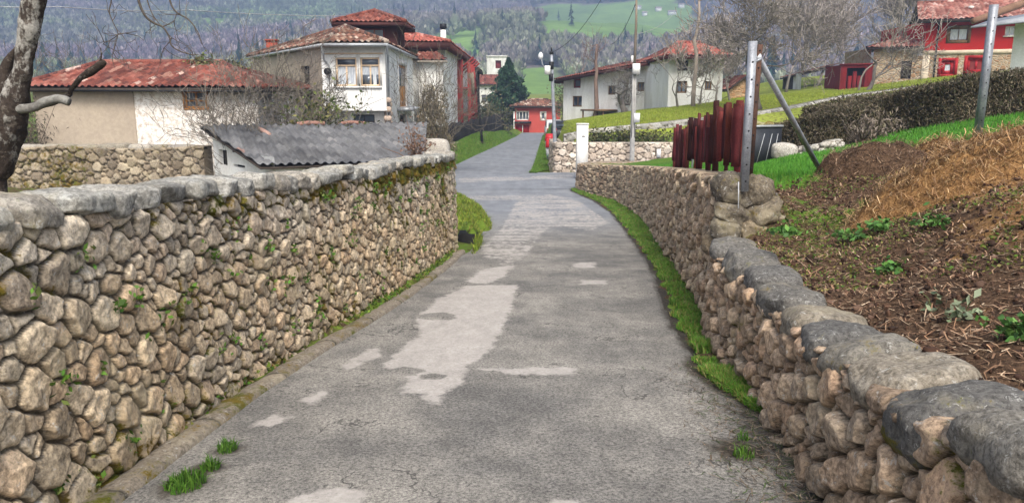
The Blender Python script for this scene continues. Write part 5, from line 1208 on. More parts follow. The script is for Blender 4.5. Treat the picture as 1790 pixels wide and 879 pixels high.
# ------------------------------------------------------------------ trees and shrubs
TR = np.random.default_rng(99)
def gbase(px, py, Y): p = at(px, py, Y); return np.array([p[0], p[1], float(gz(p[0], p[1]))])
# near plane tree with a sawn limb
pt = thing0('plane_tree', 'gnarled mottled plane tree with a sawn-off limb behind the left wall', 'tree', (at(0, 340, 6.6)[0], 6.6, -.9))
def pxpath(pts, Y): return np.array([at(a, b_, Y if np.isscalar(Y) else Y[i]) for i, (a, b_) in enumerate(pts)])
def spline(pts, rad, m=12):
    pts = np.asarray(pts, float); P = np.vstack([2 * pts[0] - pts[1], pts, 2 * pts[-1] - pts[-2]]); R_ = np.concatenate([[rad[0]], rad, [rad[-1]]]); o, q = [], []
    for i in range(len(pts) - 1):
        for t in np.linspace(0, 1, m, endpoint=False):
            a, b, c, e = P[i:i + 4]; o.append(.5 * ((2 * b) + (-a + c) * t + (2 * a - 5 * b + 4 * c - e) * t * t + (-a + 3 * b - 3 * c + e) * t ** 3)); q.append(R_[i + 1] * (1 - t) + R_[i + 2] * t)
    return np.vstack(o + [pts[-1]]), np.array(q + [rad[-1]])
def rough_tube(pts, rad, n, amp, freq, seed, m=14):
    p, q = spline(pts, rad, m); mb = MB(); mb.tube(p, q, n); v = mb.v[0]; k = len(p); c = np.vstack([np.repeat(p, n, 0), p[:1], p[-1:]]); d = v - c; L = np.linalg.norm(d, axis=1, keepdims=True) + 1e-9
    nz = fbm(v * freq, seed, 4) + .6 * np.maximum(0, fbm(v * freq * .45, seed + 9, 3) - .12) * 3
    mb.v[0] = v + d / L * (nz * amp)[:, None] * np.minimum(1, L / .03); return mb
s1 = 6.6 / 1350
base = at(-8, 420, 6.6); base[2] = -.95
tp = np.vstack([[base], pxpath([(-10, 345), (0, 290), (10, 235), (19, 190), (32, 145), (42, 105), (49, 60), (57, 10), (70, -50), (84, -130)], 6.6)])
rough_tube(tp, np.array([36, 20, 22, 28, 26, 17, 14, 17, 18, 17, 15]) * s1, 28, .028, 7, 5).build('trunk', MT['bark'], pt, smooth=True)
rough_tube(pxpath([(20, 192), (58, 188), (80, 178), (103, 173), (121, 178)], 6.55), np.array([8, 7.5, 7.5, 7.5, 7]) * s1, 16, .008, 14, 8).build('sawn_limb', MT['bark_pale'], pt, smooth=True)
rough_tube(pxpath([(14, 180), (8, 150), (12, 115), (26, 90), (38, 80)], 6.75), np.array([16, 14, 9, 6, 4]) * s1, 14, .02, 9, 18).build('limb', MT['bark'], pt, smooth=True)
rough_tube(pxpath([(30, 188), (75, 184), (118, 168), (124, 158), (140, 138), (155, 128), (178, 112), (182, 106)], [6.6, 6.9, 7.1, 7.1, 7.1, 7.1, 7.1, 7.1]), np.array([9, 6, 4.5, 4, 4.5, 7.5, 7, 3]) * s1, 12, .008, 16, 28).build('limb', MT['bark'], pt, smooth=True)
rough_tube(pxpath([(174, 112), (177, 98), (176, 84)], 7.1), np.array([2.4, 1.4, .8]) * s1, 6, .001, 16, 28, 4).build('twig', MT['bark'], pt, smooth=True)
# high limb beyond the frame with the twigs that hang into it
rough_tube(pxpath([(70, -50), (140, -90), (230, -70), (330, -60), (430, -75)], [6.6, 6.8, 7, 7.2, 7.4]), np.array([14, 9, 6, 5, 3]) * s1, 10, .006, 12, 38).build('limb', MT['bark'], pt, smooth=True)
TW = MB()
def twig(pts, w, Y=7.1, kids=3):
    P_ = pxpath(pts, Y); p, q = spline(P_, np.linspace(w, max(.5, w * .35), len(P_)) * s1, 6); TW.tube(p, q, 5, c=(.10, .085, .075))
    for _ in range(kids):
        i = int(TR.integers(len(p) // 3, len(p))); d = TR.normal(0, .5, 3) + [0, 0, -.2]; 
        for lv, a, b_ in grow(TR, p[i], d, .16, .0045, 2, spread=.5, up=.1, kids=(1, 2), seg=3, minr=.0022): TW.tube(a, b_, 3, c=(.13, .11, .10), cap=False)
twig([(236, -70), (240, -10), (252, 25), (268, 40), (285, 48), (296, 65), (300, 80), (315, 90), (338, 97)], 2.8, kids=5)
twig([(285, 47), (296, 42), (306, 35)], 1.3, kids=1); twig([(300, 66), (296, 74), (285, 86)], 1.3, kids=2)
twig([(240, -65), (262, 15), (280, 44)], 1.6); twig([(285, -70), (300, 10), (330, 35), (345, 55), (354, 78)], 2.0, kids=4)
twig([(180, -75), (194, -5), (191, 20), (198, 40), (206, 58), (203, 75)], 1.5, kids=5); twig([(206, 62), (194, 70), (180, 77)], 1.0, kids=3); twig([(206, 60), (222, 58), (240, 55)], .9, kids=2)
twig([(203, 75), (196, 100), (200, 118)], .8, kids=1)
TW.build('twig', MT['twig'], pt, smooth=True)
# brush behind the plane tree and around the barn
for i, (px, py, Y, h, rad, n_, lab) in enumerate([(92, 180, 36, 4.2, 1.5, 10, 'bare bush with spread twigs behind the left end of the barn roof'),
        (155, 130, 40, 4.0, 1.6, 8, 'low bare bush peeping over the barn ridge on its left')]):
    shrub('bare_bush', lab, gbase(px, py, Y), h, rad, TR, n_, 4, (.20, .17, .14), 'bare bushes around the barn', cat='bush')
tb = thing0('thicket', 'dark brown leafless thicket between the plane tree and the left barn corner', 'bush', gbase(26, 250, 29.4)); c = gbase(26, 250, 29.4) + np.abs(TR.normal(0, 1, (5200, 3))) * TR.choice([-1, 1], (5200, 3)) * [.55, .4, .75] + [0, 0, 1.5]; leaves(c, .035, TR, [(.10, .075, .055), (.075, .058, .045), (.14, .11, .085), (.06, .06, .03)], 1.6, 4.5).build('twig_mass', MT['blade'], tb); mb = MB()
for _ in range(26): d = TR.normal(0, 1, 3) * [.9, .5, .6]; b_ = gbase(26, 250, 29.4); mb.tube([b_ - [0, 0, .1], b_ + d * .5 + [0, 0, 1.0], b_ + d + [0, 0, 2.4]], [.03, .02, .008], 4, c=(.12, .09, .07))
mb.build('stem', MT['twig'], tb)
TR = np.random.default_rng(1234)
for i, (px, Y, h, rad, n_, lab) in enumerate([(425, 27.0, 3.5, .5, 5, 'bare grey shrub against the right end of the white roughcast wall'), (462, 29.5, 4.1, .9, 8, 'wide bare shrub in front of the gap between barn and bay house'),
        (510, 31, 4.3, 1.0, 11, 'bare shrub before the beige wall of the bay house'), (550, 32, 3.1, .6, 7, 'bare shrub beside the white bay, rightmost of its row')]):
    shrub('bare_shrub', lab, gbase(px, 200, Y), h, rad, TR, n_, 5, (.20, .175, .145), 'bare shrubs above the grey shed roof', lean=.22)
for i, (px, py, Y, lab) in enumerate([(355, 112, 33.5, 'small green ivy clump growing on the barn ridge'), (415, 118, 34, 'smaller olive ivy clump on the hip end of the barn roof'), (560, 205, 29.5, 'mossy olive bush at the foot of the beige house wall'), (430, 190, 31.5, 'low green bramble between barn and bay house')]):
    p = at(px, py, Y); k = [260, 160, 700, 500][i]; sz = [.30, .26, .8, .7][i]; q = thing0('ivy_bush', lab, 'bush', p)
    c = p + TR.normal(0, 1, (k, 3)) * [sz, sz * .6, sz * .62]; leaves(c, .09, TR, [(.09, .11, .03), (.14, .13, .05), (.06, .08, .025)], 1).build('foliage', MT['blade'], q)
    mb = MB()
    for _ in range(10): d = TR.normal(0, 1, 3) * [sz, sz, .3]; mb.tube([p - [0, 0, sz * 1.2], p + d * .5, p + d * 1.3 + [0, 0, sz * .6]], [.02, .012, .006], 4, c=(.12, .1, .07))
    mb.build('stem', MT['twig'], q)
# dense upright shrub by the bay house
sh = shrub('bushy_shrub', 'tall dense brown shrub with bare upright twigs right of the bay house', gbase(757, 245, 37), 5.0, .8, TR, 12, 4, (.17, .145, .11), lean=.16)
p = gbase(757, 245, 37); k = 6500; zz = TR.uniform(0, 1, k) ** .9; a = TR.uniform(0, 6.28, k); rr = 1.0 * np.sqrt(TR.uniform(0, 1, k)) * (1.05 - .75 * np.abs(zz - .35)) * (1 + .2 * np.sin(a * 4 + zz * 7))
c = p + np.stack([np.cos(a) * rr, np.sin(a) * rr, zz * (3.7 + .5 * np.sin(a * 3))], 1)
leaves(c, .045, TR, [(.16, .13, .08), (.20, .165, .11), (.115, .10, .06), (.25, .21, .15)], 2.2, 4.0).build('dry_foliage', MT['blade'], sh)
ds = thing0('dead_bracken', 'rust brown dead climber draped on the right end of the grey shed roof', 'plant', at(725, 270, 24.5))
c = at(727, 258, 24.5) + TR.normal(0, 1, (420, 3)) * [.22, .3, .36]; leaves(c, .055, TR, [(.15, .08, .055), (.22, .14, .10), (.10, .06, .045)], 1.5).build('foliage', MT['blade'], ds)
mb = MB()
for _ in range(14): d = TR.normal(0, .4, 3); mb.tube([at(727, 285, 24.5), at(727, 262, 24.5) + d * .5, at(727, 245, 24.5) + d], [.02, .014, .006], 4, c=(.17, .10, .07))
mb.build('stem', MT['twig'], ds)
# trees on the slope
SL = 'bare trees in front of the white houses'
def tr_(name, lab, px, Y, h, rad, depth, col=(.20, .18, .16), group=None, **k): return bare_tree(name, lab, gbase(px, 190, Y), h, rad, TR, depth, col, group, **k)
tr_('fruit_tree', 'gnarled round-headed bare fruit tree with a thick dark trunk before the long white house', 1092, 58.5, 1.5, .30, 6, (.135, .12, .105), SL, spread=.95, up=.10, kids=(3, 4), shrink=.76, split=1)
tr_('slim_tree', 'slim bare tree with a reddish trunk at the left end of the long house', 1026, 68, 2.6, .15, 5, (.22, .17, .15), SL, spread=.5, kids=(2, 3))
tr_('slim_tree', 'small bare tree between two leaning trunks by the long house', 1046, 66, 1.8, .12, 5, (.22, .19, .17), SL, spread=.6, kids=(2, 3))
tr_('slim_tree', 'bare sapling spreading against the corner of the hipped house', 1160, 55, 1.3, .07, 5, (.2, .18, .15), SL, spread=.6, kids=(2, 3))
for px, Y, h, lab in ((1185, 51.5, 2.0, 'bare shrubby tree under the windows of the hipped house'), (1222, 51, 1.7, 'bare pale tree right of the hipped house window'), (1252, 50.5, 1.6, 'bare tree covering the right corner of the hipped house'), (1275, 52, 1.7, 'bare tree behind the red fence near the tan outbuilding')):
    tr_('slope_tree', lab, px, Y, h * .8, .09, 5, (.25, .225, .195), SL, spread=.62, up=.2, kids=(3, 3), shrink=.76, minr=.016)
bare_tree('large_tree', 'largest bare tree with a thick dark forked trunk beside the metal post', gbase(1325, 190, 44), 2.3, .30, TR, 7, (.17, .15, .13), None, spread=.62, up=.12, kids=(3, 3), shrink=.80, wob=.18, minr=.016)
for px, Y, h, lab in ((1372, 66, 3.2, 'tall bare tree left of the small white gable'), (1425, 70, 3.4, 'tall bare tree right of the small white gable'), (1300, 64, 3.2, 'tall bare tree behind the tan outbuilding'), (1455, 75, 3.4, 'tall bare tree left of the red shed'), (1560, 78, 3.4, 'tall bare tree rising behind the annex roof'), (1395, 80, 3.6, 'bare tree far behind the white gable')):
    tr_('hill_tree', lab, px, Y, h * .75, .14, 6, (.25, .22, .20), 'bare trees on the hill by the sheds', spread=.62, up=.2, kids=(3, 4), shrink=.80, minr=.022)
bare_tree('forked_tree', 'leaning bare tree with a dark trunk in front of the stone annex', gbase(1514, 160, 50), 2.0, .15, TR, 5, (.16, .14, .125), None, spread=.6, up=.12, kids=(3, 3), shrink=.8, minr=.014)
bare_tree('forked_tree', 'thin pale bare tree left of the dark leaning one by the red shed', gbase(1500, 160, 50.5), 2.0, .08, TR, 5, (.27, .24, .21), None, spread=.55, up=.12, kids=(3, 3), shrink=.8, minr=.014)
# pollard stems standing like poles
for px, top, Y, w_, lab, c in ((1212, 2, 48.5, .15, 'tall thin pale pollard stem rising past the hipped roof', (.36, .30, .25)), (1040, 78, 62, .2, 'tall reddish pollard stem with a twiggy head by the long house', (.23, .16, .13))):
    b_ = gbase(px, 190, Y); q = thing0('pollard', lab, 'tree', b_); tz = zat(Y, top); mb = MB(); k = 9; t = np.linspace(0, 1, k)[:, None]; pts = b_ * (1 - t) + np.array([b_[0] + .1, Y, tz]) * t + TR.normal(0, .06, (k, 3)) * [1, 1, 0]; pts[0, 2] -= .1
    mb.tube(pts, np.linspace(w_, w_ * .45, k), 8, c=c); mb.build('trunk', MT['twig'], q, smooth=True); mb = MB()
    for _ in range(9):
        for lv, a, e in grow(TR, pts[int(TR.integers(6, 9))], TR.normal(0, .6, 3) + [0, 0, .6], .8, .03, 2, spread=.4, kids=(1, 3), seg=3, minr=.012): mb.tube(a, e, 4, c=c, cap=False)
    mb.build('crown', MT['twig'], q)
# conifer by the far road
p = gbase(888, 210, 104); p[0] = at(889, 200, 104)[0]; cf_ = thing0('conifer', 'dense dark green conifer beside the far road', 'tree', p)
H_ = zat(104, 107) - p[2]; mb = MB(); mb.tube([p - [0, 0, .2], p + [0, 0, H_ * .8]], [.22, .05], 8, c=(.08, .06, .045)); mb.build('trunk', MT['twig'], cf_)
k = 17000; t = TR.uniform(0, 1, k) ** .9; a = TR.uniform(0, 6.28, k); lob = 1 + .28 * np.sin(a * 5 + t * 21) + .2 * np.sin(a * 3 - t * 33); rad = 2.75 * np.clip(np.sin((1 - t) * 1.75), .04, 1) * lob * TR.uniform(.35, 1, k) ** .6
c = p + np.stack([np.cos(a) * rad, np.sin(a) * rad, .35 + t * (H_ - .2) + .25 * np.sin(a * 4 + t * 9)], 1)
leaves(c, .19, TR, [(.018, .05, .022), (.026, .07, .03), (.014, .036, .018), (.04, .085, .035)], 1.0, 2.2).build('crown', MT['blade'], cf_)
p = np.array([at(856, 210, 80)[0], 80, float(gz(at(856, 210, 80)[0], 80.))]); q = thing0('ivy_tree', 'olive ivy-covered bush left of the dark conifer', 'bush', p); c = p + np.abs(TR.normal(0, 1, (2600, 3))) * TR.choice([-1, 1], (2600, 3)) * [1.0, .8, .9] + [0, 0, 1.2]
leaves(c, .15, TR, [(.07, .08, .035), (.11, .105, .055), (.045, .06, .025)], 1).build('crown', MT['blade'], q); mb = MB(); mb.tube([p - [0, 0, .1], p + [0, 0, 2]], [.12, .05], 6, c=(.1, .08, .06)); mb.build('trunk', MT['twig'], q)
p = gbase(985, 215, 80); q = thing0('ivy_tree', 'slender grey green tree left of the long white house end', 'tree', p); c = p + np.stack([TR.normal(0, .55, 1500), TR.normal(0, .5, 1500), TR.uniform(.3, 4.6, 1500)], 1)
leaves(c, .11, TR, [(.12, .12, .075), (.16, .15, .10), (.08, .085, .05)], 1).build('crown', MT['blade'], q); mb = MB(); mb.tube([p - [0, 0, .1], p + [0, 0, 4]], [.1, .03], 6, c=(.15, .13, .1)); mb.build('trunk', MT['twig'], q)
# hedge above the bright field
HP = Path([tuple(at_z(1338, 268, .44)[:2] + [0, .5]), tuple(at_z(1430, 266, .55)[:2]), tuple(at_z(1540, 236, .85)[:2]), tuple(at_z(1660, 211, 1.2)[:2]), tuple(at_z(1790, 184, 1.5)[:2]), tuple(at_z(2000, 150, 1.58)[:2] * [.3, .3] + [14, 14])])
hd_ = thing0('hedge', 'long dark brown clipped hedge along the top of the bright green field', 'hedge', (*HP.at(HP.L * .4), .8))
u = np.arange(0, HP.L, .12); p = HP.at(u); n = HP.left(u); zb_ = _b(p[:, 0], p[:, 1])
hh = np.interp(p[:, 0], [5, 6, 8, 9.5, 12, 16], [.62, .76, .84, .76, .62, .55]) + .05 * fbm(P3(u * 1.2, u * 0), 3, 3)
sec = [(0, -.05), (-.02, .5), (.05, .9), (.25, 1.0), (.6, 1.0), (.85, .9), (.9, -.05)]
V = np.stack([np.concatenate([p + n * a, (zb_ + hh * b_)[:, None]], 1) for a, b_ in sec], 1); V += (.07 * fbm(V.reshape(-1, 3) * 4, 9, 3)).reshape(V.shape[:2] + (1,))
mb = MB(); mb.grid(V, np.tile([.055, .042, .028], V.shape[:2] + (1,))); mb.build('core', MT['twig'], hd_, smooth=True)
k = 80000; s_ = TR.uniform(0, HP.L, k); p = HP.at(s_); n = HP.left(s_); a = TR.uniform(0, 1, k); top = TR.uniform(0, 1, k) < .33
off = np.where(top, TR.uniform(-.02, .85, k), TR.normal(-.04, .05, k)); zf = np.where(top, 1 + TR.normal(0, .05, k), TR.uniform(0, 1, k)); zb_ = _b(p[:, 0], p[:, 1]); hs = np.interp(s_, u, hh)
c = np.concatenate([p + n * off[:, None], (zb_ + hs * zf)[:, None]], 1); gsh = fbm(P3(s_ * .35, zf), 19, 3)[:, None]
mb = leaves(c, .016, TR, [(.095, .074, .045), (.07, .06, .03), (.135, .105, .07), (.05, .055, .022), (.2, .165, .12)], 1.6, 4.5)
mb.c[0][:, :3] *= np.repeat(1 + .5 * gsh, 4, 0); mb.build('foliage', MT['blade'], hd_)
lb = thing0('lavender_bush', 'loose greyish purple bush in front of the hedge', 'bush', at_z(1505, 250, .72)); c = np.array(at_z(1505, 248, .72)) + np.abs(TR.normal(0, 1, (2400, 3))) * TR.choice([-1, 1], (2400, 3)) * [.42, .3, .20] + [0, -.1, .25]
leaves(c, .030, TR, [(.15, .12, .10), (.11, .095, .06), (.19, .155, .13)], 1.8, 3.4).build('foliage', MT['blade'], lb); mb = MB()
for _ in range(40): d = TR.normal(0, 1, 3) * [.4, .3, .2]; b_ = np.array(at_z(1505, 252, .70)); mb.tube([b_, b_ + d * .6 + [0, 0, .2], b_ + d + [0, 0, .4]], [.01, .007, .004], 3, c=(.15, .12, .1))
mb.build('stem', MT['twig'], lb)

# ------------------------------------------------------------------ walls of the hill and the side road
pw = thing0('pebble_wall', 'low pale rubble wall on the far side of the junction behind the white pillar', 'wall', (5, 37, -1.9))
pp_ = Path([(2.03, 40.5), (2.05, 37.6), (2.35, 37.1), (3.5, 37.1), (8, 37.1), (16, 37.0)])
m = stone_face(pp_, -1, 0, pp_.L, lambda s: rz(pp_.at(s)[..., 1]) - .1, lambda s: zat(37.1, 249) + .0 * s, lambda S, T: .23 + 0 * S, np.random.default_rng(31), [(.46, .38, .31), (.52, .45, .38), (.40, .32, .26), (.56, .5, .44)], depth=.07, us=np.arange(0, pp_.L, .04), dv=.035, thick=.4, moss=lambda u, t, q: np.clip(.0 + .2 * fbm(P3(u, t), 3, 3), 0, .3))
m.build('stone_face', MT['stone'], pw, smooth=True)
fw = thing0('field_wall', 'old grey lichen covered wall holding up the green slope behind the hedge', 'wall', (8, 41, -.6))
FW = Path([tuple(at(*h)[:2] - [0, .35]) for h in HILL[:11]])
FT = np.array([at(*h) for h in HILL[:11]]); ftop = lambda s: np.interp(FW.at(s)[..., 0], FT[:, 0], FT[:, 2]) + .04
m = stone_face(FW, -1, 0, FW.L, lambda s: np.minimum(-.7, ftop(s) - 1) + np.clip((FW.at(s)[..., 0] - 9) * .11, 0, 4), ftop, lambda S, T: .30 + 0 * S, np.random.default_rng(37), [(.27, .265, .25), (.34, .33, .315), (.22, .215, .2), (.38, .365, .34)], depth=.07, us=np.arange(0, FW.L, .07), dv=.06, thick=.6, moss=lambda u, t, q: np.clip(.12 + .3 * fbm(P3(u, t), 3, 3), 0, .4))
m.build('stone_face', MT['stone'], fw, smooth=True)
for px, w_, hgt, lab in ((1047, .75, .5, 'dark evergreen shrub on the terrace, left of two'), (1092, .75, .55, 'dark evergreen shrub on the terrace beside the concrete pole'), (1138, 1.3, .55, 'widest dark evergreen shrub on the terrace near the red fence')):
    p = np.array([at(px, 240, 38.6)[0], 38.6, -.65]); q = thing0('terrace_shrub', lab, 'shrub', p); kk = 700; c = p + np.abs(TR.normal(0, 1, (kk, 3))) * TR.choice([-1, 1], (kk, 3)) * [w_ * .5, .3, hgt * .35] + [0, 0, hgt * .6]
    leaves(c, .08, TR, [(.045, .055, .022), (.075, .08, .03), (.10, .09, .04)], 1).build('foliage', MT['blade'], q); mb = MB()
    for _ in range(6): d = TR.normal(0, .3, 3); mb.tube([p, p + [d[0], d[1], .5]], [.02, .008], 4, c=(.1, .08, .06))
    mb.build('stem', MT['twig'], q)
gp_ = thing0('gate_pillar', 'square white rendered gate pillar at the junction corner', 'pillar', (at(1018, 260, 33.5)[0], 33.5, -1.9)); x = at(1018, 250, 33.5)[0]; zt_ = zat(33.5, 218)
mb = MB(); mb.box((x - .24, 33.4, -1.95), (x + .24, 33.85, zt_)); mb.build('shaft', MT['white_trim'], gp_); mb = MB(); mb.box((x - .26, 33.38, zt_ + .002), (x + .26, 33.87, zt_ + .05)); mb.build('cap', MT['plaster_white'], gp_)
mb = MB(); mb.box((x - .04, 33.37, zt_ - .50), (x + .1, 33.397, zt_ - .47)); mb.build('hinge_pin', MT['metal_dark'], gp_)
# dry stone wall and dark netting fence left of the far road
ff_ = thing0('far_wall', 'low mossy dry stone wall left of the far road under the netting fence', 'wall', (-3.8, 45, -2.1))
fx = lambda y: FRL(y) - .85 - .4 * sstep(60, 40, y)
fp_ = Path([(fx(y), y) for y in (38, 42, 47, 53, 60, 66)]); m = stone_face(fp_, -1, 0, fp_.L, lambda s: rz(fp_.at(s)[..., 1]) - .1, lambda s: rz(fp_.at(s)[..., 1]) + np.interp(fp_.at(s)[..., 1], [38, 50, 66], [.95, .85, .6]), lambda S, T: .24 + 0 * S, np.random.default_rng(43), [(.24, .21, .16), (.30, .27, .22), (.19, .17, .13)], depth=.08, us=np.arange(0, fp_.L, .07), dv=.05, thick=.5, moss=lambda u, t, q: np.clip(.25 + .4 * fbm(P3(u, t), 3, 3), 0, .5))
m.build('stone_face', MT['stone'], ff_, smooth=True)
nf = thing0('netting_fence', 'dark black windbreak netting fence on posts along the far road', 'fence', (-3.5, 50, -1.6)); mb = MB(); yy = np.arange(38.5, 92, .25); xx_ = fx(yy) - .35 - .05 * np.sin(yy * 1.7)
zb_ = rz(yy) + .70; ht = np.interp(yy, [38, 50, 70, 92], [1.2, 1.3, 1.6, 1.9]) + .06 * np.sin(yy * .9) + .05 * np.sin(yy * 2.7)
V = np.stack([np.stack([xx_ + a, yy, zb_ + ht * b_], 1) for a, b_ in ((0, -.3), (.03, .3), (-.03, .65), (.0, 1), (-.03, 1), (-.06, .5), (-.03, -.3))], 1); mb.grid(V); mb.build('netting', MT['net_black'], nf)
for y in np.arange(39, 92, 4.4): mb = MB(); mb.tube([[fx(y) - .42, y, rz(y) - .1], [fx(y) - .42, y, rz(y) + .7 + np.interp(y, [38, 92], [1.3, 2.0])]], .045, 6); mb.build('post', MT['wood_dark'], nf)
st_ = thing0('wall_stub', 'short pale stone wall end behind the curve of the left wall', 'wall', (-3.2, 28, -1.8)); V, Q = rock((1.3, .9, 1.9), 901, 10, 6, .05); mb = MB(); mb.add(V + [at(757, 255, 30)[0], 30, zat(30, 243) - .95], Q, c=(.40, .37, .33, .1)); mb.build('stone_face', MT['stone'], st_, smooth=True)
# garden pieces behind the red fence
p0 = at_z(1313, 278, .42); p1 = at_z(1364, 274, .45)
sp_ = thing0('slate_panel', 'dark slate grey sheet panel standing on the grass before the hedge', 'panel', p0); f = Fr(p0[:2], p1[:2]); mb = MB(); mb.box((-.35, 0, .25), (f.L, .05, zat(p0[1], 223)), M=f.M); mb.build('sheet', MT['slate'], sp_)
mb = MB(); mb.box((-.36, -.02, zat(p0[1], 223)), (f.L + .02, .07, zat(p0[1], 222) + .03), M=f.M)
mb.build('top_rail', MT['zinc'], sp_)
mb = MB()
for a, b_ in ((.12, .28), (.33, .46), (.5, .6)): mb.bar(f(a, -.008, .3), f(b_, -.008, .3 + .62), .012, .006)
mb.build('scratch', MT['zinc'], sp_)
for i, (px, py, sx, sy, sz, lab) in enumerate([(1362, 262, .5, .4, .34, 'pale grey boulder at the foot of the slate panel')]):
    q = thing0('boulder', lab, 'boulder', at_z(px, 273, .45)); V, Q = rock((sx, sy, sz), 950, 10, 3.5, .08); mb = MB(); mb.add(V + at_z(px, 273, .45) + [0, -.25, sz * .35], Q, c=(.40, .38, .35, .05)); mb.build('stone', MT['stone'], q, smooth=True)
gl = Path([tuple(at_z(1378, 271, .46)[:2] - [0, .3]), tuple(at_z(1420, 269, .53)[:2] - [0, .3]), tuple(at_z(1462, 261, .62)[:2] - [0, .3])])
q = thing0('rubble_edging', 'low pale rubble edging along the foot of the hedge', 'wall', (*gl.at(.5), .45)); m = stone_face(gl, -1, 0, gl.L, lambda s: _b(gl.at(s)[..., 0], gl.at(s)[..., 1]) - .05, lambda s: _b(gl.at(s)[..., 0], gl.at(s)[..., 1]) + .19, lambda S, T: .14 + 0 * S, np.random.default_rng(47), [(.44, .42, .39), (.36, .34, .31)], depth=.05, us=np.arange(0, gl.L, .02), dv=.02, thick=.25); m.build('stone_face', MT['stone'], q, smooth=True)
q = thing0('mossy_heap', 'yellow green mossy stone heap behind the slate panel', 'heap', at(1335, 225, 19)); V, Q = rock((1.0, .7, .5), 960, 10, 2.6, .14, 3); mb = MB(); mb.add(V + [at(1338, 225, 19)[0], 19, zat(19, 216) - .22], Q, c=(.30, .28, .16, .45)); mb.build('stones', MT['stone'], q, smooth=True)

# ------------------------------------------------------------------ fence, posts, poles
rf = thing0('slat_fence', 'weathered oxblood red slat fence of uneven split boards on the tall wall', 'fence', (2.9, 11, .6)); FR = np.random.default_rng(13)
n = 44
for i in range(n):
    t = i / (n - 1); y = 8.55 + t ** 1.45 * 8.4 + FR.normal(0, .03); x = float(rwx(y)) + .30 + FR.normal(0, .02)
    zt_ = float(np.interp(y, [7.58, 9.84, 13.18, 18.64], [.88, .73, .48, .03])); h = np.interp(t, [0, .3, .6, 1], [.63, .70, .74, .76]) * FR.uniform(.9, 1.08) + (.12 if i in (9, 17, 18) else 0)
    z0 = zt_ + (.10 if FR.uniform() < .7 else -.06) + FR.uniform(-.03, .05); w_ = FR.uniform(.05, .095); th = FR.uniform(.018, .03); yaw = FR.normal(-.8, .45); tl = FR.normal(0, .09)
    k = 6; zz = np.linspace(0, h, k); tw = yaw + FR.normal(0, .25) * np.linspace(0, 1, k); ww = w_ * (1 + .14 * FR.normal(size=k)); V = []
    for j in range(k):
        cx, sy_ = math.cos(tw[j]), math.sin(tw[j]); ox = tl * zz[j] + FR.normal(0, .004)
        for a, b_ in ((-1, -1), (1, -1), (1, 1), (-1, 1)): V.append([x + a * ww[j] / 2 * cx - b_ * th / 2 * sy_ + ox * .3, y + a * ww[j] / 2 * sy_ + b_ * th / 2 * cx + ox, z0 + zz[j] + (a * FR.uniform(-.012, .012) if j == k - 1 else 0)])
    V = np.array(V); Q = [(j * 4 + m_, j * 4 + (m_ + 1) % 4, j * 4 + 4 + (m_ + 1) % 4, j * 4 + 4 + m_) for j in range(k - 1) for m_ in range(4)] + [(3, 2, 1, 0), (k * 4 - 4, k * 4 - 3, k * 4 - 2, k * 4 - 1)]
    c = np.array([1, 1, 1]) * FR.choice([.35, .7, 1.2, 1.9]) * FR.uniform(.85, 1.2) * [1, FR.uniform(.8, 1.3), FR.uniform(.8, 1.3)] if i not in (2,) else np.array([3.2, 6.5, 4.0]); mb = MB(); mb.add(V, Q, c=c); mb.build('slat', MT['oxblood'], rf)
for zoff in (.22, .50):
    p = np.array([[float(rwx(y)) + .345, y, float(np.interp(y, [7.58, 9.84, 13.18, 18.64], [.88, .73, .48, .03])) + zoff * np.interp(y, [8.4, 17], [1.15, 1.3])] for y in np.linspace(8.45, 17.0, 10)]); mb = MB()
    for a, b_ in zip(p[:-1], p[1:]): mb.bar(a, b_, .03, .06)
    mb.build('rail', MT['oxblood'], rf)
for y in (8.7, 11.4, 14.2, 16.9):
    zt_ = float(np.interp(y, [7.58, 9.84, 13.18, 18.64], [.88, .73, .48, .03])); mb = MB(); mb.tube([[float(rwx(y)) + .40, y, zt_ - .2], [float(rwx(y)) + .40, y, zt_ + .62]], .018, 6); mb.build('post', MT['metal_galv'], rf)
def angle_iron(root, a, b_, w_, name='post', mat='metal_galv', holes=True):
    a = np.array(a); b_ = np.array(b_); mb = MB(); mb.bar(a, b_, w_, .006, up=(0, 1, 0)); mb.bar(a + [-w_ / 2 + .003, w_ / 2 + .003, 0], b_ + [-w_ / 2 + .003, w_ / 2 + .003, 0], .006, w_, up=(0, 1, 0)); o = mb.build(name, MT[mat], root)
    if holes:
        d = b_ - a; L = np.linalg.norm(d); d /= L; mb = MB()
        for s_ in np.arange(.1, L - .05, .16): q = a + d * s_; mb.tube([q - [0, .0065, 0], q - [0, .0035, 0]], .009, 8)
        mb.build('bolt_hole', MT['metal_dark'], o)
    return o
dp = thing0('metal_post', 'tall galvanised double angle iron post at the corner of the tall wall', 'post', at(1301, 330, 7.45))
pa, pb = at(1302, 335, 7.45), at(1318, 72, 7.45); angle_iron(dp, pa, pb, .066); angle_iron(dp, at(1311, 312, 7.6), at(1329, 78, 7.6), .05, 'rear_post', 'metal_rust')
mb = MB(); mb.tube([at(1318, 110, 7.5), at(1332, 102, 7.5)], .012, 8); mb.build('bolt', MT['metal_galv'], dp); mb = MB(); mb.tube([at(1290, 402, 7.42), at(1291, 350, 7.42), at(1291, 318, 7.42)], .006, 5); mb.build('wire_end', MT['zinc'], dp)
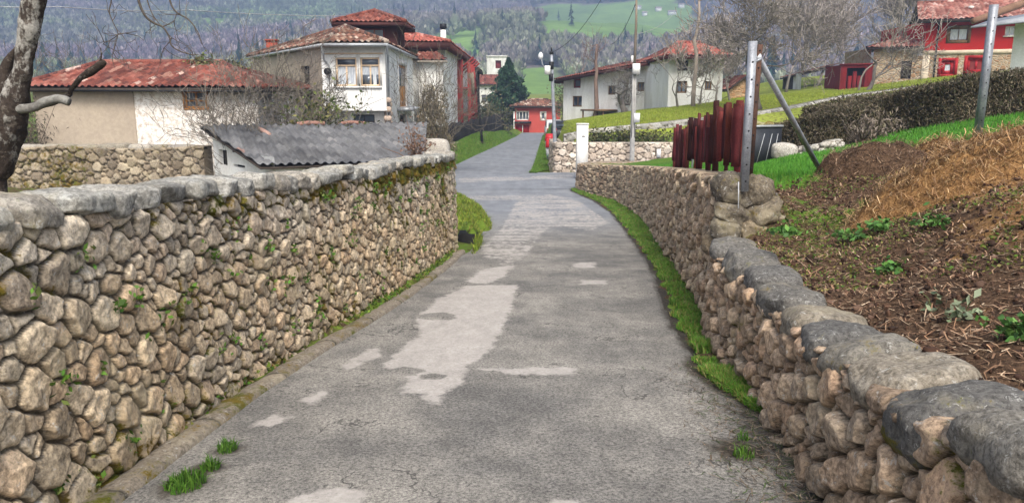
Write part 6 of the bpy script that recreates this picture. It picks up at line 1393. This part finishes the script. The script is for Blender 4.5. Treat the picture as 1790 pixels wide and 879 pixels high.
dst = thing0('brace_strut', 'long slanting steel tube propped from the double post to the turf', 'strut', at_z(1438, 306, .70)); ft_ = at_z(1438, 306, .70); hd0 = at(1326, 102, 7.62); mb = MB(); mb.tube([ft_ - (hd0 - ft_) * .03, hd0], .030, 12); mb.build('tube', MT['metal_galv'], dst, smooth=True); mb = MB(); mb.tube([hd0 + (ft_ - hd0) * .002, hd0 + (hd0 - ft_) * .012], .036, 12); mb.build('end_cap', MT['zinc'], dst)
rp = thing0('fence_pole', 'single leaning galvanised angle pole standing behind the straw heap', 'post', at_z(1711, 243, 1.1)); a = at_z(1711, 246, 1.09); angle_iron(rp, a, at(1741, 8, a[1] - .1), .075, 'post')
def pole(name, lab, px0, py0, px1, py1, Y, r0, r1, mat, base=None, n=10):
    a = at(px0, py0, Y); b_ = at(px1, py1, Y); q = thing0(name, lab, 'pole', a); mb = MB(); t = np.linspace(0, 1, 7)[:, None]; mb.tube(a * (1 - t) + b_ * t, np.linspace(r0, r1, 7), n); mb.build('shaft', MT[mat], q, smooth=True); return q, a, b_
lp, a, b_ = pole('lamp_pole', 'grey steel utility pole with a white street lamp beside the far road', 972, 302, 964, 95, 37.6, .105, .075, 'metal_galv')
mb = MB(); mb.tube([b_, b_ + [0, 0, .12]], [.1, .09], 8); mb.tube([b_ + [0, 0, .12], b_ + [0, 0, .3]], .035, 6); mb.build('insulator', MT['metal_dark'], lp)
for zz in (-.35, -.9): mb = MB(); mb.tube([b_ + [0, 0, zz], b_ + [0, 0, zz - .35]], .115, 10); mb.build('clamp', MT['metal_dark'], lp)
mb = MB(); c = at(957, 123, 37.5); mb.box(c - [.13, .1, .2], c + [.13, .1, .2]); mb.build('junction_box', MT['white_trim'], lp)
mb = MB(); mb.tube([at(962, 135, 37.6), at(953, 122, 37.5), at(948, 112, 37.4), at(946, 100, 37.4)], .022, 6); mb.build('lamp_arm', MT['zinc'], lp); mb = MB(); c = at(945, 98, 37.4); mb.tube([c - [0, 0, .16], c - [0, 0, .05], c + [0, 0, .08], c + [0, 0, .17]], [.06, .12, .10, .03], 12); mb.build('lamp_head', MT['lamp_white'], lp, smooth=True)
cp, a, b_ = pole('concrete_pole', 'pale concrete pole with a thin dark mast on top in front of the slope', 1104, 300, 1109, 118, 36.4, .12, .09, 'pole_concrete')
for s_ in (-.075, .075): mb = MB(); mb.tube([a + [s_, -.09, 1.6], b_ + [s_ * .8, -.1, -.1]], .03, 6); mb.build('conduit', MT['pole_concrete'], cp)
mb = MB(); m2 = at(1113, -40, 36.4); mb.tube([b_ - [0, 0, .2], b_ * .5 + m2 * .5 + [.03, 0, 0], m2], [.07, .055, .04], 8); mb.build('mast', MT['pole_wood'], cp); mb = MB(); c = at(1110, 121, 36.2); mb.box(c - [.11, .08, .24], c + [.22, .08, .24]); mb.build('meter_box', MT['white_trim'], cp)
mb = MB(); c = at(1113, 205, 36.2); mb.box(c - [.12, .03, .25], c + [.14, .03, .18]); mb.build('sign_plate', MT['lamp_white'], cp)
mb = MB(); c = at(1151, 268, 36.95); mb.box(c - [.09, .12, .2], c + [.09, .02, .2]); q = mb.build('post_box', MT['lamp_white']); tag(q, 'small white post box set on the pebble wall near the red fence', 'post box')
wp, a, b_ = pole('wooden_pole', 'dark leaning wooden pole with a pale knobbly head by the netting fence', 843, 252, 832, 118, 56, .09, .08, 'metal_dark'); mb = MB()
mb.tube([at(828, 165, 55.8), at(826, 140, 55.8), at(823, 128, 55.8)], [.09, .14, .2], 8, c=(.36, .32, .24)); mb.build('pollard_head', MT['pole_wood'], wp)
rg = np.random.default_rng(3)
def cable(name, lab, pts, r_=.012, sag=.25, parent=None):
    mb = MB()
    for a, b_ in zip(pts[:-1], pts[1:]):
        t = np.linspace(0, 1, 17)[:, None]; p = np.array(a) * (1 - t) + np.array(b_) * t; p[:, 2] -= sag * 4 * (t * (1 - t))[:, 0]; mb.tube(p, r_, 5)
    return tag(mb.build(name, MT['zinc' if sag < .4 else 'metal_dark']), lab, 'cable')
cable('overhead_cable', 'thin pale overhead cable crossing the mountain above the barn', [at(-60, 6, 30), at(100, 12, 30), at(330, 18, 36), at(605, 28, 43)], .016, .08)
cable('service_cable', 'dark cable hanging from the concrete pole mast toward the upper left', [at(1112, 5, 36.4), at(1065, 78, 60)], .014, .5)
cable('service_cable', 'dark cable slanting up from the lamp pole across the meadow', [at(964, 92, 37.6), at(1062, -20, 34)], .010, .45)
cable('service_cable', 'thin cable running right from the concrete pole to the pollard stem', [at(1110, 60, 36.4), at(1180, 22, 60)], .014, .3)

# ------------------------------------------------------------------ bins and vehicles by the far road
def ptint(mb, c): 
    return mb
def bin_(px0, px1, py0, py1, Y, lab):
    x0, x1 = at(px0, py1, Y)[0], at(px1, py1, Y)[0]; z0, z1 = zat(Y, py1), zat(Y, py0); q = thing0('waste_container', lab, 'bin', ((x0 + x1) / 2, Y, z0), 'red lidded waste containers by the lamp pole'); w_ = x1 - x0; hh = z1 - z0; zb_ = z0 + hh * .62
    v = []
    for zz, s_ in ((z0 + .12, .78), (zb_, 1.0)): v += [[(x0 + x1) / 2 + a * w_ / 2 * s_, Y + b_ * .38 * s_, zz] for a, b_ in ((-1, -1), (1, -1), (1, 1), (-1, 1))]
    mb = MB(); mb.add(v, [(3, 2, 1, 0), (4, 5, 6, 7), (0, 1, 5, 4), (1, 2, 6, 5), (2, 3, 7, 6), (3, 0, 4, 7)], c=(.42, .43, .46)); mb.build('body', MT['paint'], q)
    mb = MB(); mb.box((x0 + .08, Y - .345, z0 + .2), (x1 - .08, Y - .30, z0 + hh * .3), c=(.05, .16, .08)); mb.build('green_panel', MT['paint'], q)
    v = [[(x0 + x1) / 2 + a * (w_ / 2 + .03), Y + b_, zz] for zz, b0, b1 in ((zb_ + .003, -.44, .44),) for a, b_ in ((-1, b0), (1, b0), (1, b1), (-1, b1))] + [[(x0 + x1) / 2 + a * (w_ / 2 - .05), Y + b_, z1] for a, b_ in ((-1, -.2), (1, -.2), (1, .36), (-1, .36))]
    mb = MB(); mb.add(v, [(3, 2, 1, 0), (4, 5, 6, 7), (0, 1, 5, 4), (1, 2, 6, 5), (2, 3, 7, 6), (3, 0, 4, 7)], c=(.45, .012, .018)); mb.build('lid', MT['paint'], q)
    for s_ in (x0 + .14, x1 - .14):
        mb = MB(); mb.tube([[s_, Y - .22, z0 + .10], [s_ + .05, Y - .22, z0 + .10]], .10, 12, c=(.03, .03, .03)); mb.build('wheel', MT['paint'], q)
bin_(954, 968, 243, 281, 44.5, 'nearer grey waste container with a bright red lid and green panel'); bin_(953, 970, 234, 266, 49, 'farther waste container with a darker red lid behind the first')
def car(name, lab, cat, base, L, W, Hh, yaw, col, van=False):
    q = thing(name, lab, cat, tuple(base), None, yaw); hw = W / 2
    pr = [(-L / 2, .35), (-L / 2 + .05, .75), (-L / 2 + .2, .95), (-L * .30, 1.0), (-L * .18, Hh - .05), (-L * .05, Hh), (L * .30, Hh - .02), (L * .43, 1.02), (L / 2 - .05, .95), (L / 2, .6), (L / 2 - .05, .3), (-L / 2 + .05, .25)] if not van else \
         [(-L / 2, .35), (-L / 2 + .02, .9), (-L / 2 + .08, Hh - .08), (-L / 2 + .2, Hh), (L * .22, Hh), (L * .34, 1.15), (L / 2 - .1, 1.0), (L / 2, .6), (L / 2 - .05, .3), (-L / 2 + .05, .25)]
    k = len(pr); rows = []
    for s_, ins in ((-hw, 0), (-hw + .08, .0), (hw - .08, .0), (hw, 0)):
        rows.append([(x, s_ * (1 - .16 * max(0, (z - 1.0)) / max(.3, Hh - 1)), z if abs(s_) < hw - .01 else z - .05 * (z > .5)) for x, z in pr])
    V = np.array(rows).reshape(-1, 3); Q = [(r_ * k + i, r_ * k + (i + 1) % k, (r_ + 1) * k + (i + 1) % k, (r_ + 1) * k + i) for r_ in range(3) for i in range(k)]
    T = []
    for r_, fl in ((0, 1), (3, 0)):
        for i in range(1, k - 1): t = (r_ * k, r_ * k + i, r_ * k + i + 1); T.append(t[::-1] if fl else t)
    mb = MB(); mb.add(V, Q, T, c=col); mb.build('body', MT['paint'], q)
    mb = MB(); mb.box((-L / 2 - .01, -hw * .72, 1.02), (-L / 2 + .16, hw * .72, Hh - .22), c=(.03, .04, .05)); mb.build('rear_window', MT['glass'], q)
    for s_ in (-1, 1):
        mb = MB(); mb.box((-L * .2, s_ * (hw - .06) - .02, 1.02), (L * .25, s_ * (hw - .06) + .02, Hh - .15)); mb.build('side_window', MT['glass'], q)
        mb = MB(); mb.box((-L / 2 - .015, s_ * hw * .8 - .09, .72), (-L / 2 + .08, s_ * hw * .8 + .09, .95), c=(.4, .02, .02)); mb.build('tail_light', MT['paint'], q)
        for x in (-L * .3, L * .3):
            mb = MB(); mb.tube([(x, s_ * (hw - .16), .3), (x, s_ * (hw + .01), .3)], .3, 16); o = mb.build('wheel', MT['rubber'], q); mb = MB(); mb.tube([(x, s_ * (hw + .0), .3), (x, s_ * (hw + .02), .3)], .18, 12); mb.build('rim', MT['metal_galv'], o)
    mb = MB(); mb.box((-L / 2 - .02, -.28, .55), (-L / 2 + .05, .28, .70), c=(.8, .8, .8)); mb.build('number_plate', MT['paint'], q); return q
x = at(962, 228, 82)[0]; car('white_van', 'white van with a dark rear window parked at the end of the road', 'van', (x + .25, 80, rz(80.)), 4.0, 1.75, 1.75, math.pi / 2, (.72, .72, .70), True)
x = at(981, 232, 60)[0]; car('black_car', 'black parked car with a white plate between lamp pole and slope', 'car', (x + .1, 60, rz(60.) + .55), 3.8, 1.6, 1.45, math.pi / 2, (.015, .015, .018))
# ------------------------------------------------------------------ turf, moss, straw, soil litter
GR = np.random.default_rng(123)
G1 = [(.07, .21, .014), (.095, .25, .02), (.125, .28, .028), (.05, .155, .013)]
def scatter(n, x0, x1, y0, y1): return GR.uniform(x0, x1, n), GR.uniform(y0, y1, n)
# verge along the foot of the tall wall
vl = lambda y: np.interp(y, [5.0, 5.6, 6.0, 6.5, 6.9, 7.6, 8.6, 11, 13.6, 18, 22.5, 26, 28.8], [1.62, 1.50, 1.46, 1.60, 1.62, 1.66, 1.78, 2.12, 2.40, 2.72, 2.92, 2.75, 2.25])
vr = lambda y: rwx(y) - .02
n = 150000; y = 4.8 + (29.5 - 4.8) * GR.uniform(0, 1, n) ** 1.9; t = GR.uniform(0, 1, n); x = vl(y) + .06 * fbm(P3(y * 3, y * 0), 7, 3) + (vr(y) - vl(y)) * t
k = fbm(P3(x * 1.8, y * 1.8), 44, 3); t = t + .25 * fbm(P3(y * 5, x * 5), 47, 2); keep = (t > .12 + .25 * GR.uniform(0, 1, n) ** 2) & (k + GR.normal(0, .12, n) > -.42 + .95 * sstep(7.4, 6.2, y) * (y > 6.25) + .6 * sstep(5.4, 5.0, y)) & (GR.uniform(0, 1, n) < np.clip(.35 + t * 3, 0, 1)); x, y = x[keep], y[keep]
p = np.stack([x, y, rz(y) + .01], 1)
vg = blades(p, .04 + .06 * np.clip(k[keep] + .3 + .3 * fbm(P3(x * 9, y * 9), 48, 2), 0, 1), .006 + .0006 * y, GR, [(.07, .19, .016), (.09, .22, .022), (.115, .235, .03), (.05, .135, .014), (.14, .18, .035), (.22, .19, .07)], .6)
vo = vg.build('verge_grass', MT['blade']); tag(vo, 'strip of bright green grass along the foot of the right wall', 'grass', kind='stuff')
ys_ = np.arange(4.8, 29.4, .08); T_ = np.linspace(-.02, 1.05, 9); X = vl(ys_)[:, None] + .05 * fbm(P3(ys_ * 3, ys_ * 0), 7, 3)[:, None] + (vr(ys_) + .05 - vl(ys_))[:, None] * T_; Y = np.repeat(ys_[:, None], 9, 1)
Z = rz(Y) + .03 * np.minimum(1, T_ * 3)[None] - .012 + .02 * fbm(P3(X * 5, Y * 5), 8, 3).reshape(X.shape); C = np.zeros(X.shape + (3,)); kk = fbm(P3(X * 1.8, Y * 1.8), 44, 3).reshape(X.shape)
C[..., 0] = np.clip(.62 + kk - .7 * sstep(7.4, 6.2, Y) * (Y > 6.25), .1, .8); C[..., 2] = .25; mb = MB(); mb.grid(np.stack([X, Y, Z], -1), C, flip=True); tag(mb.build('verge_earth', MT['soil'], smooth=True), kind='structure')
# mossy mound and drain mouth at the end of the left wall
mo = thing0('grass_mound', 'bright mossy mound with a dark drain mouth at the end of the left wall', 'mound', (-.9, 18, rz(18.)))
ol = [ground(*q)[:2] for q in [(792, 352), (806, 353), (830, 360), (850, 374), (861, 392), (860, 402), (842, 406), (846, 420), (838, 437), (826, 448), (815, 430), (806, 410), (796, 396)]]
ol = [np.array([-3.4, 27.])] + ol + [np.array([-3.4, 16.8])]
xs = np.arange(-3.3, .0, .03); yy = np.arange(12.8, 27, .05); X, Y = np.meshgrid(xs, yy, indexing='ij'); sd_ = sdf(ol, X, Y) + .09 * fbm(P3(X * 4, Y * 4), 5, 3).reshape(X.shape)
D_ = np.maximum(np.abs(X + .95) / .20, np.abs(Y - 15.4) / 1.05)
Z = rz(Y) - .06 + .26 * sstep(-.03, .22, sd_) + .10 * sstep(.1, .5, sd_) + .10 * fbm(P3(X * 3, Y * 3), 6, 3).reshape(X.shape) * sstep(0, .2, sd_) - .42 * sstep(1.05, .8, D_)
C = np.zeros(X.shape + (3,)); C[..., 0] = np.clip(.8 * sstep(.0, .08, sd_), 0, .8) * np.where(D_ < .95, .0, 1); C[..., 2] = .35
ok = sd_ > -.10; mb = MB(); mb.grid(np.stack([X, Y, Z], -1), C); mb.build('turf', MT['soil'], mo, smooth=True)
n = 42000; x, y = scatter(n, -3.2, .0, 13, 26.5); s_ = sdf(ol, x, y); dd = np.maximum(np.abs(x + .95) / .20, np.abs(y - 15.4) / 1.05); keep = (s_ > .0) & (dd > 1.02); x, y, s_ = x[keep], y[keep], s_[keep]
z = rz(y) - .06 + .26 * sstep(-.03, .22, s_) + .10 * sstep(.1, .5, s_) + .10 * fbm(P3(x * 3, y * 3), 6, 3) * sstep(0, .2, s_)
blades(np.stack([x, y, z], 1), .04 + .10 * np.clip(.4 + fbm(P3(x * 3, y * 3), 77, 3), 0, 1), .016, GR, [(.15, .21, .018), (.20, .24, .03), (.10, .155, .015), (.17, .16, .035), (.07, .11, .012)], .8).build('moss_tufts', MT['blade'], mo)
mb = MB(); mb.box((-1.16, 16.22, rz(16.) - .5), (-.74, 16.9, rz(16.) + .10)); mb.build('drain_mouth', MT['dark_void'], mo)
# moss and small weeds at the foot of and in the left wall
n = 9000; s_ = GR.uniform(0, kp.L, n); p = kp.at(s_); nn = kp.left(s_); kf = fbm(P3(s_ * 1.1, s_ * 0), 92, 3); keep = GR.uniform(0, 1, n) < np.clip(.14 + kf * 1.1 + .35 * sstep(6, 12, p[:, 1]), 0, 1); p, nn = p[keep], nn[keep]
o = GR.uniform(.10, .34, len(p)); q = np.concatenate([p + nn * o[:, None], (rz(p[:, 1]) + .04)[:, None]], 1); leaves(q + GR.normal(0, .02, q.shape) * [1, 1, 1.2], .022, GR, [(.06, .13, .012), (.10, .15, .02), (.14, .15, .03), (.045, .09, .012)], .8).build('foot_moss', MT['blade'], wl)
ce = []; cs = []
for _ in range(115):
    s_ = GR.uniform(1.5, LW.L - 2); h = float(l_top(s_) - l_base(s_)); t = GR.uniform(.05, .86) * h; p = LW.at(s_); nn = -LW.left(s_); k = int(GR.integers(6, 34)); sp_ = GR.uniform(.015, .05)
    ce.append(np.concatenate([np.tile(p + nn * .05, (k, 1)), np.full((k, 1), float(l_base(s_)) + t)], 1) + GR.normal(0, sp_, (k, 3)) * [.6, 1, 1.1])
leaves(np.vstack(ce), .022, GR, [(.06, .15, .015), (.09, .18, .025), (.05, .10, .012), (.11, .14, .03)], .7).build('wall_fern', MT['blade'], wl)
# tufts on the asphalt by the kerb, each a plant of its own
def tuft(name, lab, c, r_, h, n, cols=G1, grp=None, w_=.007, lean=.6):
    a = GR.uniform(0, 6.28, n); rr = r_ * np.sqrt(GR.uniform(0, 1, n)); p = np.stack([c[0] + np.cos(a) * rr, c[1] + np.sin(a) * rr * 1.2, np.full(n, c[2])], 1)
    cols = np.array(cols) * [.62, .55, .7]
    o = blades(p - np.array(c), h * (1.15 - .5 * (rr / r_)), w_, GR, cols, lean).build(name, MT['blade']); o.location = c; return tag(o, lab, 'grass tuft', grp)
for px, py, r_, n, lab in ((325, 850, .10, 300, 'largest green grass tuft on the asphalt near the left kerb'), (398, 788, .055, 130, 'small grass tuft on the asphalt, farthest from the camera by the kerb'), (367, 821, .05, 120, 'small grass tuft just above the largest one by the left kerb'), (1300, 800, .06, 60, 'thin grass tuft at the foot of the low right wall'), (1298, 770, .03, 30, 'tiny grass sprig at the foot of the low right wall')):
    p = ground(px, py); tuft('grass_tuft', lab, (p[0], p[1], p[2] + .004), r_, .075, n, grp='grass tufts on the lane edge')
# twigs and leaf litter at the foot of the low wall
def strips(c, L, w_, cols, flat=.25, name='straw', parent=None, mat='twig'):
    n = len(c); d = GR.normal(size=(n, 3)); d[:, 2] *= flat; d /= np.linalg.norm(d, axis=1)[:, None]; e = np.cross(d, [0, 0, 1]); e /= np.linalg.norm(e, axis=1)[:, None] + 1e-9
    l = (L * GR.uniform(.4, 1.5, n))[:, None]; ww = w_ * GR.uniform(.5, 1.4, n)[:, None]; b_ = GR.normal(0, .25, (n, 3)) * l * [1, 1, .35]
    V = np.stack([c - d * l / 2 - e * ww / 2, c - d * l / 2 + e * ww / 2, c + b_ + e * ww / 2, c + b_ - e * ww / 2, c + d * l / 2], 1)
    cc = np.asarray(cols)[GR.integers(0, len(cols), n)] * GR.uniform(.6, 1.4, n)[:, None]; i = np.arange(n)[:, None] * 5
    mb = MB(); mb.add(V.reshape(-1, 3), i + np.array([0, 1, 2, 3]), i + np.array([3, 2, 4]), np.repeat(cc, 5, 0)); return mb.build(name, MT[mat], parent)
n = 2600; y = GR.uniform(2.2, 6.2, n); x = rwx(y) - .04 - np.abs(GR.normal(0, .22, n)); tag(strips(np.stack([x, y, rz(y) + .012], 1), .07, .005, [(.16, .12, .085), (.25, .2, .15), (.07, .05, .035), (.05, .08, .02)], .08, 'leaf_litter'), 'dark twigs and leaf litter along the foot of the low right wall', 'litter', kind='stuff')
# soil clods, straw and moss on the bank
def bank_pts(n, x0=2, x1=7.5, y0=2.4, y1=9.4):
    y = GR.uniform(y0, y1, n); x = rwx(y) + .3 + (x1 - x0) * GR.uniform(0, 1, n); d = dirtness(x, y); k = GR.uniform(0, 1, n) < d; x, y = x[k], y[k]; return np.stack([x, y, bank_z(x, y)], 1)
p = bank_pts(36000); strips(p + [0, 0, .012], .075, .0065, [(.34, .22, .14), (.24, .14, .085), (.48, .36, .25), (.10, .055, .035), (.30, .18, .11)], .3, 'straw_litter'); o = scene.objects['straw_litter']; tag(o, 'pale straw and twigs scattered over the dug brown bank', 'litter', kind='stuff')
p = bank_pts(9000); mb = MB(); Vr, Qr = _CS[3]; Vr = Vr / np.linalg.norm(Vr, axis=1)[:, None]; k = len(p); s_ = GR.uniform(.006, .02, k) * GR.choice([.7, 1, 1.6], k, p=[.5, .4, .1]); V = p[:, None] + Vr[None] * s_[:, None, None] * GR.uniform(.6, 1.3, (k, len(Vr), 1)) * GR.uniform(.6, 1.3, (k, 1, 3)) + [0, 0, .008]
cc = np.array([(.055, .028, .018), (.09, .048, .03), (.035, .02, .014), (.14, .085, .06)])[GR.integers(0, 4, k)]; mb.add(V.reshape(-1, 3), (np.arange(k)[:, None, None] * len(Vr) + Qr).reshape(-1, 4), c=np.repeat(cc, len(Vr), 0)); tag(mb.build('soil_clods', MT['twig']), 'crumbled dark brown clods on the dug bank', 'soil', kind='stuff')
p = bank_pts(42000); k = fbm(p * 1.3 + 5, 81, 4) + .55 * np.exp(-((p[:, 1] - 7.1) / .9) ** 2 - ((p[:, 0] - 3.0) / .8) ** 2) + .25 * np.exp(-((p[:, 1] - 6) / 1.2) ** 2 - ((p[:, 0] - 3.2) / .6) ** 2); q = p[k > .18]
leaves(q + [0, 0, .02] + GR.normal(0, .012, q.shape), .013, GR, [(.075, .10, .015), (.12, .12, .025), (.06, .12, .015), (.15, .13, .04)], .7).build('bank_moss', MT['blade']); tag(scene.objects['bank_moss'], 'olive moss patches creeping over the brown bank', 'moss', kind='stuff')
# green weeds on the bank
for i, (px, py, r_, h, n, lab, sty) in enumerate([(1527, 365, .12, .09, 260, 'bright green weed clump in the upper middle of the bank', 0), (1622, 350, .09, .09, 90, 'leafy weed below the straw heap', 1), (1558, 474, .09, .07, 110, 'dark green weed in the middle of the bank', 1), (1640, 395, .14, .08, 120, 'low spreading weed under the straw heap edge', 1),
        (1372, 408, .10, .07, 120, 'pale leafy weed just above the first coping slab', 1), (1545, 400, .13, .07, 150, 'wide low weed left of the spreading one', 1), (1634, 545, .07, .10, 40, 'spindly grey green sprout near the slabs', 2), (1680, 560, .09, .12, 50, 'taller spindly grey green sprout on the bare soil', 2), (1780, 590, .12, .09, 150, 'fresh green weed at the right border', 1), (1276, 392, .07, .07, 110, 'small grass tuft between the corner boulders', 0), (1490, 415, .12, .06, 130, 'flat olive weed on the mossy part of the bank', 1)]):
    zz = [.62, .75, .42, .7, .42, .55, .46, .48, .55, .42, .5][i]
    for _ in range(4): c = at_z(px, py, zz); zz = float(bank_z(np.array([c[0]]), np.array([c[1]]))[0])
    c = at_z(px, py, zz); q = thing0('weed', lab, 'weed', c, 'green weeds on the dug bank')
    if sty == 0: a = GR.uniform(0, 6.28, n); rr = r_ * np.sqrt(GR.uniform(0, 1, n)); blades(np.stack([c[0] + np.cos(a) * rr, c[1] + np.sin(a) * rr, np.full(n, c[2] - .01)], 1), h, .008, GR, G1, .6).build('leaves', MT['blade'], q)
    else:
        cols = [(.06, .15, .03), (.09, .19, .04), (.045, .11, .025)] if sty == 1 else [(.13, .17, .10), (.17, .2, .13)]
        d = np.abs(GR.normal(0, 1, (n, 3))) * GR.choice([-1, 1], (n, 3)); pts = c + d * [r_ * .55, r_ * .55, 0] + np.abs(d[:, 2:3]) * [[0, 0, h * .5]]; leaves(pts, .028, GR, cols, .5).build('leaves', MT['blade'], q)
        mb = MB()
        for e in pts[::7]: mb.tube([c - [0, 0, .02], c * .5 + e * .5 + [0, 0, .02], e], [.003, .0025, .0015], 3, c=(.1, .13, .05), cap=False)
        mb.build('stem', MT['twig'], q)
# heaps
def heap(name, lab, cx, cy, sx, sy, hgt, seed, cols, nst, L, colmat, rot=0., w_=.006, mat='soil', C0=(.0, .1, 0)):
    n = 70; a = np.linspace(-1.25, 1.25, n); A, B = np.meshgrid(a, a, indexing='ij'); ca, sa = math.cos(rot), math.sin(rot); X = cx + (A * ca * sx - B * sa * sy); Y = cy + (A * sa * sx + B * ca * sy); rr = np.hypot(A, B) + .16 * fbm(P3(A * 2 + seed, B * 2), seed, 3).reshape(A.shape)
    prof = np.clip(1 - rr ** 2, 0, 1) ** .62; z = bank_z(X, Y) - .10 + (hgt + .1) * prof * (1 + .28 * fbm(P3(A * 2.4, B * 2.4, seed), seed + 3, 3).reshape(A.shape)) + (.07 * np.abs(fbm(P3(X * 6, Y * 6), seed + 5, 4)).reshape(A.shape) + .03 * fbm(P3(X * 20, Y * 20), seed, 3).reshape(A.shape)) * (prof > .02)
    q = thing0(name, lab, 'heap', (cx, cy, float(bank_z(np.array([cx]), np.array([cy]))[0]))); mb = MB(); C = np.tile(C0, A.shape + (1,)); mb.grid(np.stack([X, Y, z], -1), C); mb.build('mound', MT[mat], q, smooth=True)
    i = GR.integers(2, n - 2, nst); j = GR.integers(2, n - 2, nst); k = prof[i, j] > .06; i, j = i[k], j[k]; P_ = np.stack([X[i, j], Y[i, j], z[i, j] + .02], 1) + GR.normal(0, .02, (len(i), 3)); o = strips(P_, L, w_, cols, .55, 'straw', q, 'blade'); o['kind'] = 'stuff'; return q
heap('manure_heap', 'dark brown rotted manure heap at the foot of the slanting strut', *at_z(1530, 300, .80)[:2], .66, .55, .34, 5, [(.12, .065, .04), (.18, .11, .07), (.07, .04, .028), (.28, .19, .13)], 3500, .09, None)
HAY = [(.26, .15, .075), (.34, .215, .115), (.20, .11, .055), (.43, .30, .17), (.13, .068, .038), (.28, .18, .08)]
c = at_z(1790, 300, 1.05); heap('straw_heap', 'large tan heap of loose straw and hay on the right of the bank', c[0] + .3, c[1] + .6, 1.55, .55, .36, 15, HAY, 16000, .13, None, .12, .006, C0=(.0, .95, 0))
c = at_z(1640, 290, .9); heap('straw_heap', 'smaller tan straw heap between the manure and the large heap', c[0] + .2, c[1] + .45, .55, .38, .24, 25, HAY, 5000, .12, None, .1, .006, C0=(.0, .8, 0))
# bright field grass behind the bank, and the garden behind the tall wall
n = 210000; y = 7.6 + (22 - 7.6) * GR.uniform(0, 1, n) ** 1.5; x = rwx(y) + .35 + GR.uniform(0, 1, n) ** 1.3 * (14 - 1.2 * np.clip(10 - y, 0, 3)); d = dirtness(x, y); k = (GR.uniform(0, 1, n) > d * 1.15); x, y = x[k], y[k]; z = bank_z(x, y)
hs = np.interp(y, [7.6, 12, 22], [.075, .07, .08]); gsh = fbm(P3(x * .5, y * .5), 63, 3)
mb = blades(np.stack([x, y, z - .01], 1), hs * (1 + .5 * gsh), .007 + .0011 * (y - 7), GR, [(.055, .20, .018), (.075, .235, .022), (.10, .25, .03), (.045, .16, .015)], .5, two=False); mb.build('field_grass', MT['blade']); tag(scene.objects['field_grass'], 'bright green short grass of the field between fence and hedge', 'grass', kind='stuff')
# yellower turf on the slope and banks of the far road
n = 150000; y = 41 + 24 * GR.uniform(0, 1, n) ** 1.4; x = GR.uniform(1.8, 34, n); k = road_w(x, y) > .6; ymin = np.interp(x, FT[:, 0], FT[:, 1]); k &= (y > ymin - .1); x, y = x[k], y[k]
blades(np.stack([x, y, gz(x, y) - .01], 1), .10, .035, GR, [(.21, .265, .025), (.25, .30, .032), (.16, .23, .022), (.26, .27, .055)], .7, two=False).build('slope_grass', MT['blade']); tag(scene.objects['slope_grass'], 'yellow green turf of the slope below the white houses', 'grass', kind='stuff')
n = 60000; y = 36.6 + 48 * GR.uniform(0, 1, n) ** 1.6; sd2 = GR.uniform(0, 1, n) < .6; x = np.where(sd2, FRL(y) - GR.uniform(.0, 1.3, n), FRR(y) + GR.uniform(0, 1.1, n) * np.clip((y - 36.4) * .3, .3, 1)); k = (sd2 | (x < 2.0) | (y > 41)); x, y = x[k], y[k]
blades(np.stack([x, y, np.maximum(gz(x, y), rz(y) - .02)], 1), .12, .03, GR, [(.075, .17, .018), (.10, .205, .025), (.06, .135, .015), (.14, .18, .04)], .6, two=False).build('roadside_grass', MT['blade']); tag(scene.objects['roadside_grass'], 'green grass verges on both sides of the far road', 'grass', kind='stuff')
# yard weeds behind the left wall
# ------------------------------------------------------------------ camera, light, view
cam = bpy.data.cameras.new('camera'); co = bpy.data.objects.new('camera', cam); link(co)
cam.sensor_width = 36; cam.lens = F / 1790 * 36; cam.clip_start = .05; cam.clip_end = 6000
co.location = (0, 0, CH); co.rotation_euler = (math.pi / 2 - PITCH, 0, 0); scene.camera = co
SUN_EL, SUN_AZ = math.radians(52), math.radians(173)      # azimuth clockwise from +Y
w = bpy.data.worlds.new('World'); scene.world = w; w.use_nodes = True; nt = w.node_tree; nt.nodes.clear()
sky = nt.nodes.new('ShaderNodeTexSky'); sky.sky_type = 'NISHITA'; sky.sun_disc = False; sky.sun_elevation = SUN_EL; sky.sun_rotation = SUN_AZ
sky.dust_density = 6; sky.air_density = 1.0; sky.ozone_density = 1
hs = nt.nodes.new('ShaderNodeHueSaturation'); hs.inputs['Saturation'].default_value = .3
bg = nt.nodes.new('ShaderNodeBackground'); bg.inputs['Strength'].default_value = .125; wo = nt.nodes.new('ShaderNodeOutputWorld')
nt.links.new(sky.outputs[0], hs.inputs['Color']); nt.links.new(hs.outputs[0], bg.inputs[0]); nt.links.new(bg.outputs[0], wo.inputs[0])
sd = bpy.data.lights.new('sun', 'SUN'); so = bpy.data.objects.new('sun', sd); link(so)
sd.energy = 2.0; sd.angle = math.radians(20); sd.color = (1, .92, .80)
dv = Vector((math.sin(SUN_AZ) * math.cos(SUN_EL), math.cos(SUN_AZ) * math.cos(SUN_EL), math.sin(SUN_EL)))
so.rotation_euler = dv.to_track_quat('Z', 'Y').to_euler(); so.location = dv * 60
settle()
vs = scene.view_settings; vs.view_transform = 'Standard'; vs.look = 'None'; vs.gamma = 1; vs.exposure = .95; vs.use_curve_mapping = False
scene.cycles.max_bounces = 5; scene.cycles.diffuse_bounces = 3; scene.cycles.glossy_bounces = 2; scene.cycles.volume_bounces = 0; scene.cycles.transparent_max_bounces = 4
scene.cycles.use_denoising = True
